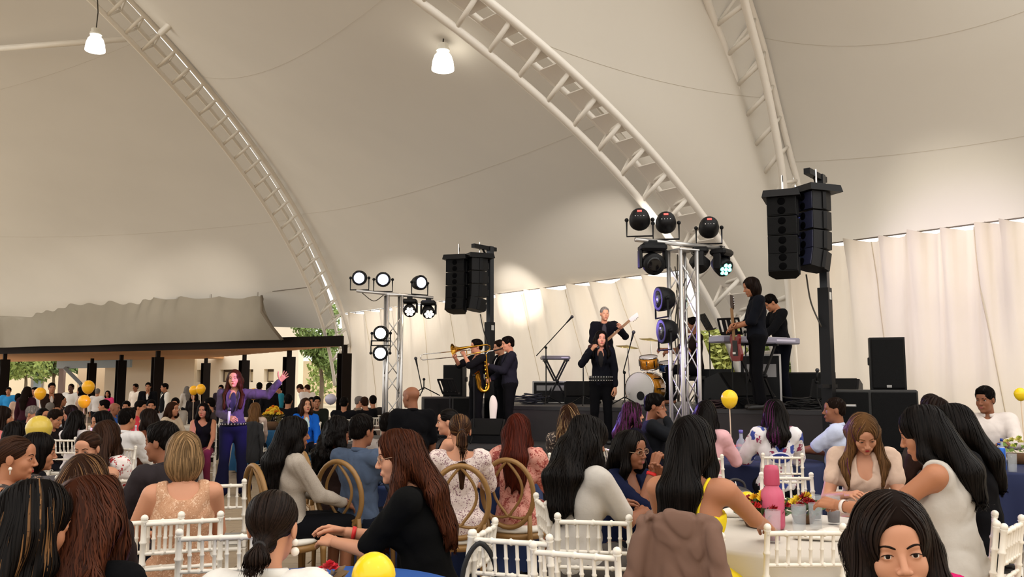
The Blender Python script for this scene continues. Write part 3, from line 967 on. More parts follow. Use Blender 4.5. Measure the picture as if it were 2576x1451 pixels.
def feature_meshes():
    """eyes, brows and lips shared by every face"""
    out = {}
    M_EYE = mat('eye white', srgb(225, 220, 212), .25); M_IRIS = mat('iris', srgb(26, 15, 10), .3, spec=.2)
    for s in (1, -1):
        m = MB().ball((s * .031, .0715, .003), .0135, 12, 10)
        i = MB().ball((s * .031, .0726, .003), .0135, 12, 8, (.66, 1.0, .66))
        l = MB().tube(spline([(s * .0175, .0832, .0022), (s * .024, .0866, .0068), (s * .032, .0872, .0080), (s * .040, .0846, .0064), (s * .047, .0790, .0020)], 3), [.0004, .0007, .001, .0012, .0013, .0013, .0013, .0013, .0013, .0013, .0012, .001, .0006], 5)
        me = to_mesh('eye', [(np.array(m.v), np.array([x for x in m.f if len(x) == 4]), 0), (np.array(i.v) + np.array([0, .0008, 0]), np.array([x for x in i.f if len(x) == 4]), 1), (np.array(l.v), np.array([x for x in l.f if len(x) == 4]), 1)], [M_EYE, M_IRIS])
        out['eye', s] = me
        out['brow', s] = [v for v in [(s * .012, .0885, .021), (s * .024, .0865, .0265), (s * .037, .0825, .0280), (s * .050, .0730, .021)]]
    return out
FEAT = feature_meshes()
_featc = {}
def brow_mesh(s, m):
    k = ('b', s, m.name)
    if k not in _featc:
        _featc[k] = MB().tube(spline(FEAT['brow', s], 3), [.003, .0038, .0042, .0042, .0042, .0040, .0036, .003, .0024, .0012], 6).mesh('eyebrow', m, True)
    return _featc[k]
def lips_mesh(m):
    k = ('l', m.name)
    if k not in _featc:
        a = MB().tube(spline([(-.021, .0800, -.0622), (-.010, .0893, -.0600), (0, .0910, -.0605), (.010, .0893, -.0600), (.021, .0800, -.0622)], 4), [.0015] + [.0038] * 15 + [.0015], 6)
        a.tube(spline([(-.019, .0805, -.0640), (-.009, .0905, -.0668), (0, .0918, -.0675), (.009, .0905, -.0668), (.019, .0805, -.0640)], 4), [.0015] + [.0045] * 15 + [.0015], 6)
        _featc[k] = a.mesh('lips', m, True)
    return _featc[k]

SKINS = {'light': srgb(198, 141, 110), 'tan': srgb(174, 117, 85), 'brown': srgb(138, 88, 62), 'dark': srgb(92, 60, 46)}
def skin(k): return mat('skin ' + k, SKINS[k], .5, var=.05, scale=14, spec=.35)
HAIRC = {'black': srgb(17, 13, 11), 'dark': srgb(30, 20, 15), 'brown': srgb(52, 32, 21), 'auburn': srgb(64, 31, 16), 'red': srgb(72, 25, 13), 'blonde': srgb(128, 100, 68), 'light': srgb(104, 73, 44), 'grey': srgb(130, 122, 116), 'purple': srgb(74, 28, 66), 'white': srgb(190, 184, 176), 'hilite': srgb(92, 70, 48)}  # purple: violet stage light painted into strands, not dye
def hairmat(k): return mat('hair ' + k, HAIRC[k], .45, island=.55, spec=.10)
def hairbase(k): return mat('hair under ' + k, tuple(c * .7 for c in HAIRC[k]), .7, spec=.04)

def basis(yaw=0, pitch=0, roll=0):
    """yaw: turn to the left, pitch: bow forward, roll: tilt to the right shoulder (degrees)"""
    return np.array(Matrix.Rotation(math.radians(yaw), 3, 'Z') @ Matrix.Rotation(math.radians(-pitch), 3, 'X') @ Matrix.Rotation(math.radians(roll), 3, 'Y'), np.float32)
def ik(S, T, l1, l2, hint):
    d = T - S; L = np.linalg.norm(d)
    if L > (l1 + l2) * .995:
        T = S + d / L * (l1 + l2) * .995; d = T - S; L = np.linalg.norm(d)
    L = max(L, .08)
    a = (l1 * l1 - l2 * l2 + L * L) / (2 * L)
    h = math.sqrt(max(0, l1 * l1 - a * a))
    u = d / np.linalg.norm(d)
    w = hint - u * (hint @ u); w = w / max(1e-6, np.linalg.norm(w))
    return S + u * a + w * h, T

CHAIRS_WANTED = []
def person(px, ytop, d, yaw, label, sex='f', seated=True, base=0.0, skn='tan', hair=('long', 'black'), top=None, bottom=None,
           head=(0, 0, 0), lean=(0, 0, 0), L=None, R=None, Lp='relax', Rp='relax', Lup=None, Rup=None, hintL=None, hintR=None, lod=1, build=1.0, legs=None, chair=None,
           mouth='rose', glasses=False, shoes='black', group='guests at the tables', extra=None, strands=None, face=True, cat='person'):
    """one guest or musician: a continuous body (skin) that carries hair and clothes as children.
    L / R: hand targets in body space (x right, y forward, z up, for a 1.70 m person)"""
    top = dict(top or {}); bottom = dict(bottom or {})
    hb = {0: .0125, 1: .017, 2: .028}[lod]
    hh = {0: .0032, 1: .006, 2: .011}[lod]
    m = sex == 'm'
    zoff = -.38 if seated else 0.0
    B = basis(lean[2], lean[0], lean[1])
    pel = v3(0, 0, .93 + zoff)
    def tor(x, y, z): return pel + B @ v3(x, y, z - .93)
    sw = .185 if m else .160
    neck0, chest, waist = tor(0, -.015, 1.445), tor(0, .0, 1.27), tor(0, .01, 1.07)
    HB = B @ basis(*head)
    hc = tor(0, .004, 1.475) + HB @ v3(0, .022, .118)
    SH = {1: tor(sw, -.01, 1.395), -1: tor(-sw, -.01, 1.395)}
    tgt = {1: R, -1: L}
    if seated:
        dflt = {1: v3(.12, .33, .62), -1: v3(-.12, .33, .62)}
    else:
        dflt = {1: v3(.24, .06, .80), -1: v3(-.24, .06, .80)}
    EL, HA = {}, {}
    for s in (1, -1):
        T = np.asarray(tgt[s] if tgt[s] is not None else dflt[s], np.float32)
        hint = {1: hintR, -1: hintL}[s]
        hint = np.asarray(hint, np.float32) if hint is not None else v3(s * .55, -.5, -.75)
        EL[s], HA[s] = ik(SH[s], T, .285, .25, hint)
    if seated:
        KN = {s: v3(s * .10, .43, .54) for s in (1, -1)}; AN = {s: v3(s * .10, .40, .09) for s in (1, -1)}
        HI = {s: v3(s * .085, .02, .54) for s in (1, -1)}
    else:
        HI = {s: v3(s * .085, 0, .90) for s in (1, -1)}
        KN = {s: v3(s * .10, .03, .49) for s in (1, -1)}; AN = {s: v3(s * .11, -.02, .085) for s in (1, -1)}
        if legs:
            for s, (k, a) in legs.items(): KN[s], AN[s] = v3(*k), v3(*a)
    g = build
    X = B @ v3(1, 0, 0)
    def torso(o, hem=None, belly=0.0):
        P = [('el', .05, tuple(tor(0, 0, .95)), (.160 * g + o, .118 * g + o, .115 + o), B),
             ('el', .05, tuple(tor(0, .006, 1.09)), ((.138 if m else .122) * g + o, .103 * g + o + belly, .13 + o), B),
             ('el', .05, tuple(tor(0, 0, 1.27)), ((.152 if m else .135) * g + o, .108 * g + o, .15 + o), B),
             ('rc', .045, tuple(tor(-sw * .72, -.012, 1.392)), tuple(tor(sw * .72, -.012, 1.392)), .058 + o, .058 + o)]
        if not m:
            for s in (1, -1): P.append(('el', .03, tuple(tor(s * .065, .075 * g, 1.255)), (.062 + o * .6, .058 + o * .6, .062 + o * .6), B))
        return P
    ar = (.050, .044, .042, .028) if m else (.044, .038, .037, .025)
    ar = tuple(r * (.6 + .4 * g) for r in ar)
    def armp(s, o, f=1.0):
        P = []
        if f <= 0: return P
        f1 = min(1, f / .53); f2 = max(0, (f - .53) / .47)
        e = SH[s] + (EL[s] - SH[s]) * f1
        P.append(('rc', .035, tuple(SH[s]), tuple(e), ar[0] + o + .004, ar[0] + (ar[1] - ar[0]) * f1 + o))
        if f2 > 0:
            w = EL[s] + (HA[s] - EL[s]) * f2
            P.append(('rc', .012, tuple(EL[s]), tuple(w), ar[2] + o, ar[2] + (ar[3] - ar[2]) * f2 + o))
        return P
    def legp(s, o, f=1.0, flare=0.0):
        t = .072 + .012 * g
        P = [('rc', .05, tuple(HI[s]), tuple(KN[s]), t * g + o, .056 * g + o)]
        if f > .5: P.append(('rc', .012, tuple(KN[s]), tuple(KN[s] + (AN[s] - KN[s]) * (f - .5) * 2), .054 * g + o, .036 + o + flare))
        return P
    P = torso(0) + [('rc', .03, tuple(tor(0, -.02, 1.38)), tuple(hc + HB @ v3(0, -.03, -.06)), .054 if m else .048, .046 if m else .041)]
    for s in (1, -1): P += armp(s, 0) + legp(s, 0)
    for s in (1, -1):
        fw = AN[s] + v3(0, .13, -.045)
        P += [('rc', .02, tuple(AN[s] + v3(0, -.03, -.035)), tuple(fw), .036, .028)]
    allp = np.array([q for q in [hc, pel, *SH.values(), *EL.values(), *HA.values(), *KN.values(), *AN.values()]])
    lo, hi = allp.min(0) - .22, allp.max(0) + .22
    lo[2] = min(lo[2], -.02)
    bv, bf = net(lambda p: union(p, P), lo, hi, hb)
    parts = [(bv, bf, 0)]
    hv, hf = head_mesh(sex, hh)
    parts.append((hv @ HB.T + hc, hf, 0))
    for s in (1, -1):
        pose = {1: Rp, -1: Lp}[s]
        if pose is None: continue
        hm, hfc = hand_mesh(s, pose, {0: .0038, 1: .0060, 2: .009}[lod])
        y = HA[s] - EL[s]; y = y / np.linalg.norm(y)
        up = {1: Rup, -1: Lup}[s]
        z = np.asarray(up, np.float32) if up is not None else v3(s * .45, .1, .9)
        z = z - y * (z @ y); z = z / max(1e-6, np.linalg.norm(z))
        x = np.cross(y, z)
        parts.append((hm @ np.stack([x, y, z]).astype(np.float32) + HA[s] + y * .01, hfc, 0))
    SM = skin(skn)
    name = 'person'
    body = obj(name, to_mesh('person', parts, [SM]))
    tag(body, label, cat, group)
    # scale and place so that the crown of the head stands at the wanted spot
    topz = float((hc + HB @ v3(0, -.01, .118))[2])
    ztop = at(px, ytop, d).z - base
    S = ztop / topz
    W = Matrix.Rotation(math.radians(yaw), 3, 'Z')
    hx = W @ Vector(hc * S)
    hp = at(px, ytop, d)
    body.location = (hp.x - hx.x, hp.y - hx.y, base)
    body.rotation_euler = (0, 0, math.radians(yaw))
    body.scale = (S, S, S)
    def child(nm, parts_, mats_): return obj(nm, to_mesh(nm, parts_, mats_), body)
    def hmat4():
        M = np.eye(4); M[:3, :3] = HB; M[:3, 3] = hc
        return Matrix(M.tolist())
    # face
    if face:
        for s in (1, -1):
            e = obj('eye', FEAT['eye', s], body); e.matrix_local = hmat4() @ Matrix.Translation((0, 0 if lod == 0 else -.0045, 0))
            b = obj('eyebrow', brow_mesh(s, hairmat(hair[1] if hair[0] != 'bald' else 'dark')), body); b.matrix_local = hmat4()
        if mouth:
            l = obj('lips', lips_mesh(mat('lips ' + mouth, {'rose': srgb(168, 84, 80), 'red': srgb(170, 42, 44), 'bare': srgb(160, 100, 84)}[mouth], .4)), body); l.matrix_local = hmat4()
    if glasses:
        gm = MB()
        for s in (1, -1): gm.tube([(s * .033 + .021 * math.cos(a), .094 - .004 * math.cos(a) * s * s, .002 + .017 * math.sin(a)) for a in np.linspace(0, 2 * math.pi, 18)[:-1]], .0012, 5, closed=True)
        gm.tube([(-.012, .096, .004), (0, .099, .006), (.012, .096, .004)], .0012, 5)
        for s in (1, -1): gm.tube([(s * .054, .092, .004), (s * .074, .05, .006), (s * .078, -.01, .004)], .0012, 5)
        go = gm.build('glasses', mat('thin gold rim', srgb(190, 160, 130), .3, .7), body, True); go.matrix_local = hmat4()
        for s in (1, -1):
            ln = MB().lathe([(.0205, -.0005), (.0205, .0005)], (s * .033, .094, .002), 16, RX(math.pi / 2)).build('lens', mat('spectacle lens', (1, 1, 1), .02, trans=1.0, alpha=.25), go)
    # clothes
    o = top.get('o', .015 if not m else .017)
    kind = top.get('kind', 'shirt')
    sl = top.get('sleeve', 1.0)
    hem = top.get('hem', .90)
    G = torso(o, belly=top.get('belly', 0))
    if kind in ('shirt', 'jacket', 'dress', 'top', 'blouse'):
        for s in (1, -1): G += armp(s, o + (.006 if kind == 'jacket' else .004) + top.get('loose', 0), sl * .97)
    if kind == 'dress':
        fl = top.get('skirt', 1.0)
        for s in (1, -1): G += legp(s, .018, .5)
        if seated: G += [('el', .06, (0, .24, .545), (.20, .24, .085))]
        else: G += [('el', .08, (0, .02, .62), (.20, .17, .30))]
    G = [(q[0], q[1], *q[2:]) for q in G]
    cut = []
    nk = top.get('neck', 'crew')
    Bm = B
    if nk == 'crew': cut.append(('cel', .006, tuple(tor(0, .03, 1.47)), (.075, .085, .055), Bm))
    if nk == 'v': cut += [('cel', .006, tuple(tor(0, .10, 1.40)), (.050, .09, .115), Bm), ('cel', .006, tuple(tor(0, .02, 1.475)), (.070, .08, .05), Bm)]
    if nk == 'scoop': cut += [('cel', .008, tuple(tor(0, .03, 1.45)), (.095, .15, .085), Bm), ('cel', .008, tuple(tor(0, -.06, 1.45)), (.100, .10, .055), Bm)]
    if nk == 'boat': cut += [('cel', .008, tuple(tor(0, 0, 1.45)), (.125, .15, .070), Bm)]
    if nk == 'tank':
        cut += [('cel', .008, tuple(tor(0, .05, 1.45)), (.075, .15, .11), Bm), ('cel', .008, tuple(tor(0, -.06, 1.46)), (.080, .12, .10), Bm)]
        for s in (1, -1): cut.append(('cel', .008, tuple(tor(s * (sw + .035), -.01, 1.40)), (.060, .13, .12), Bm))
    if nk == 'strap': cut += [('cel', .006, tuple(tor(0, 0, 1.47)), (.34, .24, top.get('drop', .165)), Bm)]
    if nk == 'collar': cut.append(('cel', .006, tuple(tor(0, .06, 1.47)), (.045, .085, .07), Bm))
    hemz = hem
    def gfn(p, G=G, cut=cut):
        dd = union(p, G)
        for q in cut: dd = smax(dd, -d_el(p, *q[2:]), q[1])
        if kind != 'dress':
            n = B @ v3(0, 0, -1)
            dd = smax(dd, (p - tor(0, 0, hemz)) @ n, .012)
        fa = top.get('fold', .006)
        dd = dd - fa * np.maximum(waves(p * v3(1, 1, .7), 28, crc(label) % 997, 3), -.7) * .9
        if lod < 2:
            dd = dd + np.minimum(.0055, .022 * np.maximum(0, .42 - np.abs(waves(p * v3(1, 1, .6), 34, crc(label) % 983, 2))))
        return dd
    gh = {0: .0105, 1: .0145, 2: .028}[lod]
    gl, gh_ = lo.copy(), hi.copy()
    gv, gf = net(gfn, gl, gh_, gh)
    tm = top.get('mat') or mat('cloth %d %d %d' % tuple(top.get('col', (40, 40, 44))), srgb(*[max(4, x - 14) if max(top.get('col', (40, 40, 44))) < 70 else x for x in top.get('col', (40, 40, 44))]), .9, var=.10, scale=9, spec=.15, bump=.12, bscale=30)
    tname = {'dress': 'dress', 'jacket': 'jacket', 'blouse': 'blouse'}.get(kind, 'shirt')
    if len(gf): child(tname, [(gv, gf, 0)], [tm])
    if kind == 'jacket' and top.get('inner'):
        # shirt showing in the open front, and the lapels
        Pi = torso(o + .004)
        ci = d_el
        def ifn(p):
            dd = union(p, Pi)
            w = d_el(p, tor(0, .16, 1.30), (.045, .13, .17), B)
            return smax(dd, w, .006)
        iv, if_ = net(ifn, lo, hi, gh)
        if len(if_): child('shirt_front', [(iv, if_, 0)], [mat('cloth %d %d %d' % top['inner'], srgb(*top['inner']), .85, var=.1, scale=9)])
        lp = MB()
        for s in (1, -1):
            a = [tor(s * .056, .035, 1.445), tor(s * .080, .105, 1.36), tor(s * .062, .135, 1.25), tor(s * .02, .135, 1.10)]
            lp.tube([Vector(x) for x in spline([tuple(x) for x in a], 4)], [.012, .018, .022, .024, .024, .024, .022, .02, .018, .015, .012, .01, .006], 6, flat=.4)
        lp.build('lapel', tm, body, True)
    if top.get('vest'):
        Pv = torso(o + .012)
        def vfn(p):
            dd = union(p, Pv)
            dd = smax(dd, -d_el(p, tor(0, .12, 1.42), (.05, .12, .13), B), .006)
            for s in (1, -1): dd = smax(dd, -d_el(p, tor(s * (sw + .03), -.01, 1.36), (.075, .16, .13), B), .006)
            dd = smax(dd, -d_el(p, tor(0, 0, 1.50), (.09, .2, .07), B), .006)
            return smax(dd, (p - tor(0, 0, .90)) @ (B @ v3(0, 0, -1)), .01)
        vv, vf = net(vfn, lo, hi, gh)
        if len(vf): child('waistcoat', [(vv, vf, 0)], [mat('cloth vest', srgb(14, 14, 17), .9, spec=.15)])
    if nk == 'strap' and top.get('straps', True):
        sm_ = MB()
        for s in (1, -1):
            a = [tor(s * .075, .115, 1.30), tor(s * .085, .07, 1.40), tor(s * .088, .0, 1.447), tor(s * .075, -.075, 1.42), tor(s * .05, -.115, 1.32), tor(s * .045, -.118, 1.22)]
            sm_.tube(spline([tuple(x) for x in a], 4), .007, 6)
        sm_.build('strap', tm, body, True)
    if nk in ('collar',) and lod < 2:
        cm = MB()
        a = [tor(s_ * .062 * math.cos(t), .012 + .068 * math.sin(t) - .01, 1.452 + .012 * -math.sin(t)) for s_, t in [(1, q) for q in np.linspace(1.25, -1.57, 8)]] + [tor(-.062 * math.cos(t), .012 + .068 * math.sin(t) - .01, 1.452 - .012 * math.sin(t)) for t in np.linspace(-1.57, 1.25, 8)[1:]]
        cm.tube([tuple(x) for x in a], .017, 6, flat=.35)
        cm.build('collar', tm, body, True)
    # legs
    bk = bottom.get('kind', 'trousers')
    if kind != 'dress' or bottom:
        if bk == 'trousers':
            P2 = [('el', .05, tuple(pel + v3(0, 0, .0)), (.162 * g + .008, .118 * g + .008, .10))]
            for s in (1, -1): P2 += legp(s, .010, .97, bottom.get('flare', .018))
            lo2, hi2 = lo.copy(), hi.copy(); hi2[2] = pel[2] + .16
            fv, ff = net(lambda p: union(p, P2) - .004 * waves(p, 19, 3, 2), lo2, hi2, {0: .014, 1: .018, 2: .03}[lod])
        else:
            P2 = [('el', .05, tuple(pel), (.165 * g, .125 * g, .10))]
            for s in (1, -1): P2 += legp(s, .02, .5)
            P2 += [('el', .06, (0, .24, .545), (.19, .22, .08))] if seated else [('el', .08, (0, .02, .66), (.18, .15, .28))]
            lo2, hi2 = lo.copy(), hi.copy(); hi2[2] = pel[2] + .16
            fv, ff = net(lambda p: union(p, P2), lo2, hi2, .018)
        bc = bottom.get('col', (30, 30, 36))
        child('trousers' if bk == 'trousers' else 'skirt', [(fv, ff, 0)], [mat('cloth %d %d %d' % tuple(bc), srgb(*[max(4, x - 12) if max(bc) < 70 else x for x in bc]), .9, var=.10, scale=9, spec=.15)])
    if not seated or lod == 0:
        for s in (1, -1):
            hl = AN[s] + v3(0, -.035, -.045)
            fw = AN[s] + v3(0, .15, -.055)
            sv, sf = net(lambda p: smax(union(p, [('rc', .02, tuple(hl), tuple(fw), .045, .038, ((1, 0, 0), 1.08)), ('rc', .02, tuple(AN[s] + v3(0, -.01, .01)), tuple(hl), .043, .04)]), -(p[:, 2] - .002), .004), AN[s] - .13, AN[s] + .26, .012 if lod < 2 else .02)
            if len(sf): child('shoe', [(sv, sf, 0)], [mat('shoe ' + shoes, {'black': srgb(22, 20, 20), 'white': srgb(226, 220, 210), 'brown': srgb(84, 54, 34)}[shoes], .4)])
    # hair
    style, hcol = hair[0], hair[1]
    kw = hair[2] if len(hair) > 2 else {}
    if style != 'bald':
        make_hair(body, style, hcol, kw, HB, hc, B, tor, lod, sex, strands, label)
    if chair:
        CHAIRS_WANTED.append((chair, body.location.copy(), math.radians(yaw), label, S))
    body['_hc'] = 0
    del body['_hc']
    return dict(o=body, S=S, W=W, HA=HA, EL=EL, hc=hc, HB=HB, tor=tor, B=B, SH=SH)
def wpt(pr, p):
    """body-space point -> world"""
    return pr['W'] @ Vector([float(x) for x in p]) * pr['S'] + pr['o'].location

def make_hair(body, style, hcol, kw, HB, hc, B, tor, lod, sex, strands, label):
    def h(x, y, z): return hc + HB @ v3(x, y, z)
    D = B @ v3(0, 0, -1)
    BX = B @ v3(1, 0, 0); BY = B @ v3(0, 1, 0)
    vol = kw.get('vol', 1.0); ln = kw.get('len', .30)
    HBt = HB
    cap = .006 + .010 * vol
    P = []
    tie = None
    if style in ('short', 'fade', 'cap'):
        t = .013 if style == 'short' else .007
        P = [('el', .02, tuple(h(0, -.016, .042 + t * .5)), (.074 + t * .8, .092 + t, .080 + t), HB), ('el', .02, tuple(h(0, -.060, -.01)), (.062 + t * .4, .046 + t * .6, .055), HB)]
        if style == 'short': P.append(('el', .02, tuple(h(0, .045, .095)), (.056, .045, .026), HB))
        C = [('cel', .008, tuple(h(0, .115, -.02)), (.090, .075, .085), HB), ('cel', .006, tuple(h(0, .07, -.10)), (.14, .085, .085), HB),
             ('cel', .008, tuple(h(0, .0, -.115)), (.16, .16, .072), HB), ('cel', .006, tuple(h(.088, .005, -.014)), (.022, .030, .040), HB), ('cel', .006, tuple(h(-.088, .005, -.014)), (.022, .030, .040), HB)]
        flow = lambda p: np.tile(HB @ v3(0, .25, -.6), (len(p), 1))
        L0 = (.02, .05)
    else:
        tight = style in ('pony', 'bun', 'updo')
        c = .004 if tight else cap
        P = [('el', .02, tuple(h(0, -.016, .040)), (.075 + c, .094 + c, .080 + c), HB)]
        C = [('cel', .010, tuple(h(0, .132, .012)), (.067 if not tight else .078, .087, .082), HB), ('cel', .010, tuple(h(0, .128, -.034)), (.060 if not tight else .076, .083, .092), HB), ('cel', .008, tuple(h(0, .10, -.10)), (.055 if not tight else .12, .11, .075), HB)]
        if tight: C += [('cel', .006, tuple(h(.09, .012, -.030)), (.030, .034, .048), HB), ('cel', .006, tuple(h(-.09, .012, -.030)), (.030, .034, .048), HB), ('cel', .01, tuple(h(0, 0, -.15)), (.2, .2, .085), HB)]
        else: P.append(('el', .03, tuple(h(0, -.045, -.030)), (.078 + c, .062 + c, .085), HB))
        nape = h(0, -.085, -.08)
        if style == 'long' or style == 'wavy' or style == 'curly':
            a = h(0, -.065, -.02)
            e1 = tor(0, -.125, 1.40); e2 = e1 + D * max(.02, ln - .12) - BY * .015
            sh = kw.get('shift', 0)
            e1 = e1 + BX * sh * .4; e2 = e2 + BX * sh
            w1, w2 = kw.get('w', 1.75), kw.get('w2', 1.9)
            P += [('rc', .04, tuple(a), tuple(e1), .060 * vol ** .5, .050 * vol, (tuple(BX), w1)), ('rc', .04, tuple(e1), tuple(e2), .050 * vol, .036 * vol, (tuple(BX), w2))]
            if kw.get('front', 1):
                for s in (1, -1):
                    if kw.get('front', 1) == 2 or True:
                        b0, b1 = h(s * .072, .0, .01), h(s * .080, .022, -.10)
                        b2 = tor(s * .120, .075, 1.375) if kw.get('front', 1) > 1 else h(s * .078, -.02, -.17)
                        b3 = tor(s * .105, .150, 1.36 - max(.04, min(.16, ln - .15))) if kw.get('front', 1) > 1 else b2 + D * .04
                        P += [('rc', .025, tuple(b0), tuple(b1), .024 * vol, .030 * vol), ('rc', .025, tuple(b1), tuple(b2), .030 * vol, .032 * vol)]
                        if kw.get('front', 1) > 1: P.append(('rc', .025, tuple(b2), tuple(b3), .032 * vol, .016 * vol))
            L0 = (.10, .24)
        elif style == 'bob':
            P += [('el', .03, tuple(h(0, -.030, -.045)), (.094 * vol, .085 * vol, .105), HB)]
            L0 = (.06, .14)
        elif style == 'pony':
            tie = h(0, -.108, kw.get('tz', -.01))
            e1 = tie + HB @ v3(0, -.028, -.03); e2 = e1 + D * .12; e3 = e1 + D * ln + BX * kw.get('shift', 0)
            P += [('rc', .012, tuple(h(0, -.08, kw.get('tz', -.01) + .01)), tuple(tie), .036, .016), ('rc', .012, tuple(tie), tuple(e1), .015, .022), ('rc', .02, tuple(e1), tuple(e2), .024 * vol, .030 * vol, (tuple(BX), 1.3)), ('rc', .02, tuple(e2), tuple(e3), .030 * vol, .010, (tuple(BX), 1.3))]
            L0 = (.08, .2)
        elif style in ('bun', 'updo'):
            P += [('el', .015, tuple(h(0, -.115, .02 if style == 'bun' else .06)), (.045, .04, .042), HB)]
            tie = h(0, -.10, .02)
            L0 = (.06, .12)
        dn = D * .9
        if tie is not None:
            def flow(p):
                q = tie - p
                past = ((p - tie) @ (HB @ v3(0, 1, 0))) < -.004
                low = (p - tie) @ D > -.01
                r = q / np.maximum(.01, np.linalg.norm(q, axis=1))[:, None]
                m_ = past | (np.linalg.norm(q, axis=1) < .03)
                r[m_] = D
                return r
        else:
            up = HB @ v3(0, 0, 1)
            def flow(p):
                q = p - h(0, -.01, .0)
                hz = q - np.outer(q @ up, up)
                hz /= np.maximum(.02, np.linalg.norm(hz, axis=1))[:, None]
                hi_ = np.clip(((q @ up) - .03) / .08, 0, 1)[:, None]
                side = np.outer(np.sign(q @ (HB @ v3(1, 0, 0)) + .012), HB @ v3(1, 0, 0))
                wv = 0
                return hi_ * (hz * .5 + side * .9) + D * 1.0
    wob = {'wavy': .010, 'curly': .014, 'long': .004, 'bob': .003}.get(style, .002) * (1.2 if lod == 0 else 1)
    fr = {'wavy': 26, 'curly': 44, 'long': 20}.get(style, 30)
    sd = (crc(label) % 991)
    BXf = BX
    def hfn(p):
        dd = union(p, P)
        for q in C: dd = smax(dd, -d_el(p, *q[2:]), q[1])
        if style in ('wavy', 'curly'):
            dd = dd - wob * waves(p * v3(1, 1, .55 if style == 'wavy' else 1), fr, sd, 3)
        elif style in ('long', 'bob', 'pony'):
            dd = dd - wob * waves(p * v3(1, 1, .12), 34, sd, 2)
        return dd
    tipl = None
    if style in ('long', 'wavy', 'curly'):
        tipl = e2 + D * .03
        hfn0 = hfn
        def hfn(p):
            t = np.clip((p - tipl) @ D + .085, 0, .12)
            return hfn0(p) + t * (.28 + .34 * waves(p * v3(1, 1, .10), 95, sd, 2))
    ext = np.array([h(0, 0, .15), h(0, 0, -.12), h(.12, 0, 0), h(-.12, 0, 0), h(0, .12, 0), h(0, -.16, 0)])
    if style in ('long', 'wavy', 'curly', 'pony'):
        ext = np.concatenate([ext, np.array([tor(-.2, -.2, 1.40), tor(.2, .16, 1.40)]), np.array([tor(-.2 + kw.get('shift', 0), -.24, 1.36 - ln), tor(.2 + kw.get('shift', 0), .17, 1.36 - ln)])])
    lo, hi = ext.min(0) - .05, ext.max(0) + .05
    hs = {0: .0075, 1: .010, 2: .015}[lod]
    v, f = net(hfn, lo, hi, hs)
    if not len(f): return
    parts = [(v, f, 0)]
    mats = [hairbase(hcol), hairmat(hcol)]
    if kw.get('hi'): mats.append(hairmat(kw['hi']))
    n = strands if strands is not None else {0: 1500, 1: 420, 2: 0}[lod]
    if style in ('short', 'fade'): n = n // 3
    if n:
        r = np.random.default_rng(sd)
        p = v[r.integers(0, len(v), n)].copy()
        steps = 10 if style in ('wavy', 'curly') else 8
        Ls = r.uniform(L0[0], L0[1], n)
        off = r.uniform(.0005, .0045, n) * (1.3 if style in ('wavy', 'curly') else 1)
        wd = r.uniform(.0016, .0034, n) * {0: 1, 1: 1.6, 2: 2}[lod]
        path = []; nor = []; losts = []
        phs = r.uniform(0, 6.28, n)
        for k in range(steps + 1):
            gdir = grad(hfn, p)
            dist = hfn(p)
            p = p - gdir * np.clip(dist - off, -.012, .012)[:, None]
            lost = (np.abs(dist - off) > .022) if k == 0 else (lost | (np.abs(dist - off) > .022))
            losts.append(lost.copy())
            path.append(p.copy()); nor.append(gdir)
            fl = flow(p)
            if style in ('wavy', 'curly'):
                sd2 = np.cross(gdir, np.tile(D, (n, 1)))
                fl = fl + sd2 * (np.sin(phs + k * (.9 if style == 'wavy' else 1.3)) * (.26 if style == 'wavy' else .6))[:, None]
            fl = fl - gdir * (fl * gdir).sum(1)[:, None]
            fl = fl / np.maximum(1e-6, np.linalg.norm(fl, axis=1))[:, None]
            p = p + fl * (Ls / steps)[:, None]
        path = np.array(path); nor = np.array(nor)
        tan = np.gradient(path, axis=0)
        sd_ = np.cross(tan, nor); sd_ /= np.maximum(1e-9, np.linalg.norm(sd_, axis=2))[:, :, None]
        tp = np.array([math.sin(math.pi * min(1, max(.04, (k + .35) / (steps + .5)))) ** .6 for k in range(steps + 1)])
        wv = wd[None, :] * np.repeat(tp[:, None], n, 1)
        ff_ = d_el(path.reshape(-1, 3).astype(np.float32), h(0, .124, -.006), (.061, .086, .092), HB).reshape(path.shape[:2])
        bad = np.maximum.accumulate(ff_ < .002, axis=0) | np.array(losts)
        wv[bad] = 0
        wv = wv[:, :, None]
        a, b = path - sd_ * wv, path + sd_ * wv
        V = np.stack([a, b], 2).transpose(1, 0, 2, 3).reshape(-1, 3)
        base = (np.arange(n) * (steps + 1) * 2)[:, None]
        kk = np.arange(steps)[None, :] * 2
        F = np.stack([base + kk, base + kk + 1, base + kk + 3, base + kk + 2], -1)
        if kw.get('hi'):
            sel = r.random(n) < kw.get('hip', .3)
            if kw.get('hiside'):
                sel &= ((path[0] - hc) @ (HB @ v3(1, 0, 0))) * kw['hiside'] > .015
            parts.append((V, F[~sel].reshape(-1, 4), 1)); parts.append((np.zeros((0, 3)), F[sel].reshape(-1, 4) - len(V), 2))
        else:
            parts.append((V, F.reshape(-1, 4), 1))
    parts = [q for q in parts if len(q[1])]
    ho = obj('hair', to_mesh('hair', parts, mats), body)
    if style == 'pony':
        MB().tube([Vector([float(x) for x in tie + (HB @ v3(.017 * math.cos(a), -.012, .017 * math.sin(a)))]) for a in np.linspace(0, 6.28, 13)[:-1]], .006, 6, closed=True).build('hair_tie', mat('hair tie', srgb(30, 24, 22), .7), ho, True)
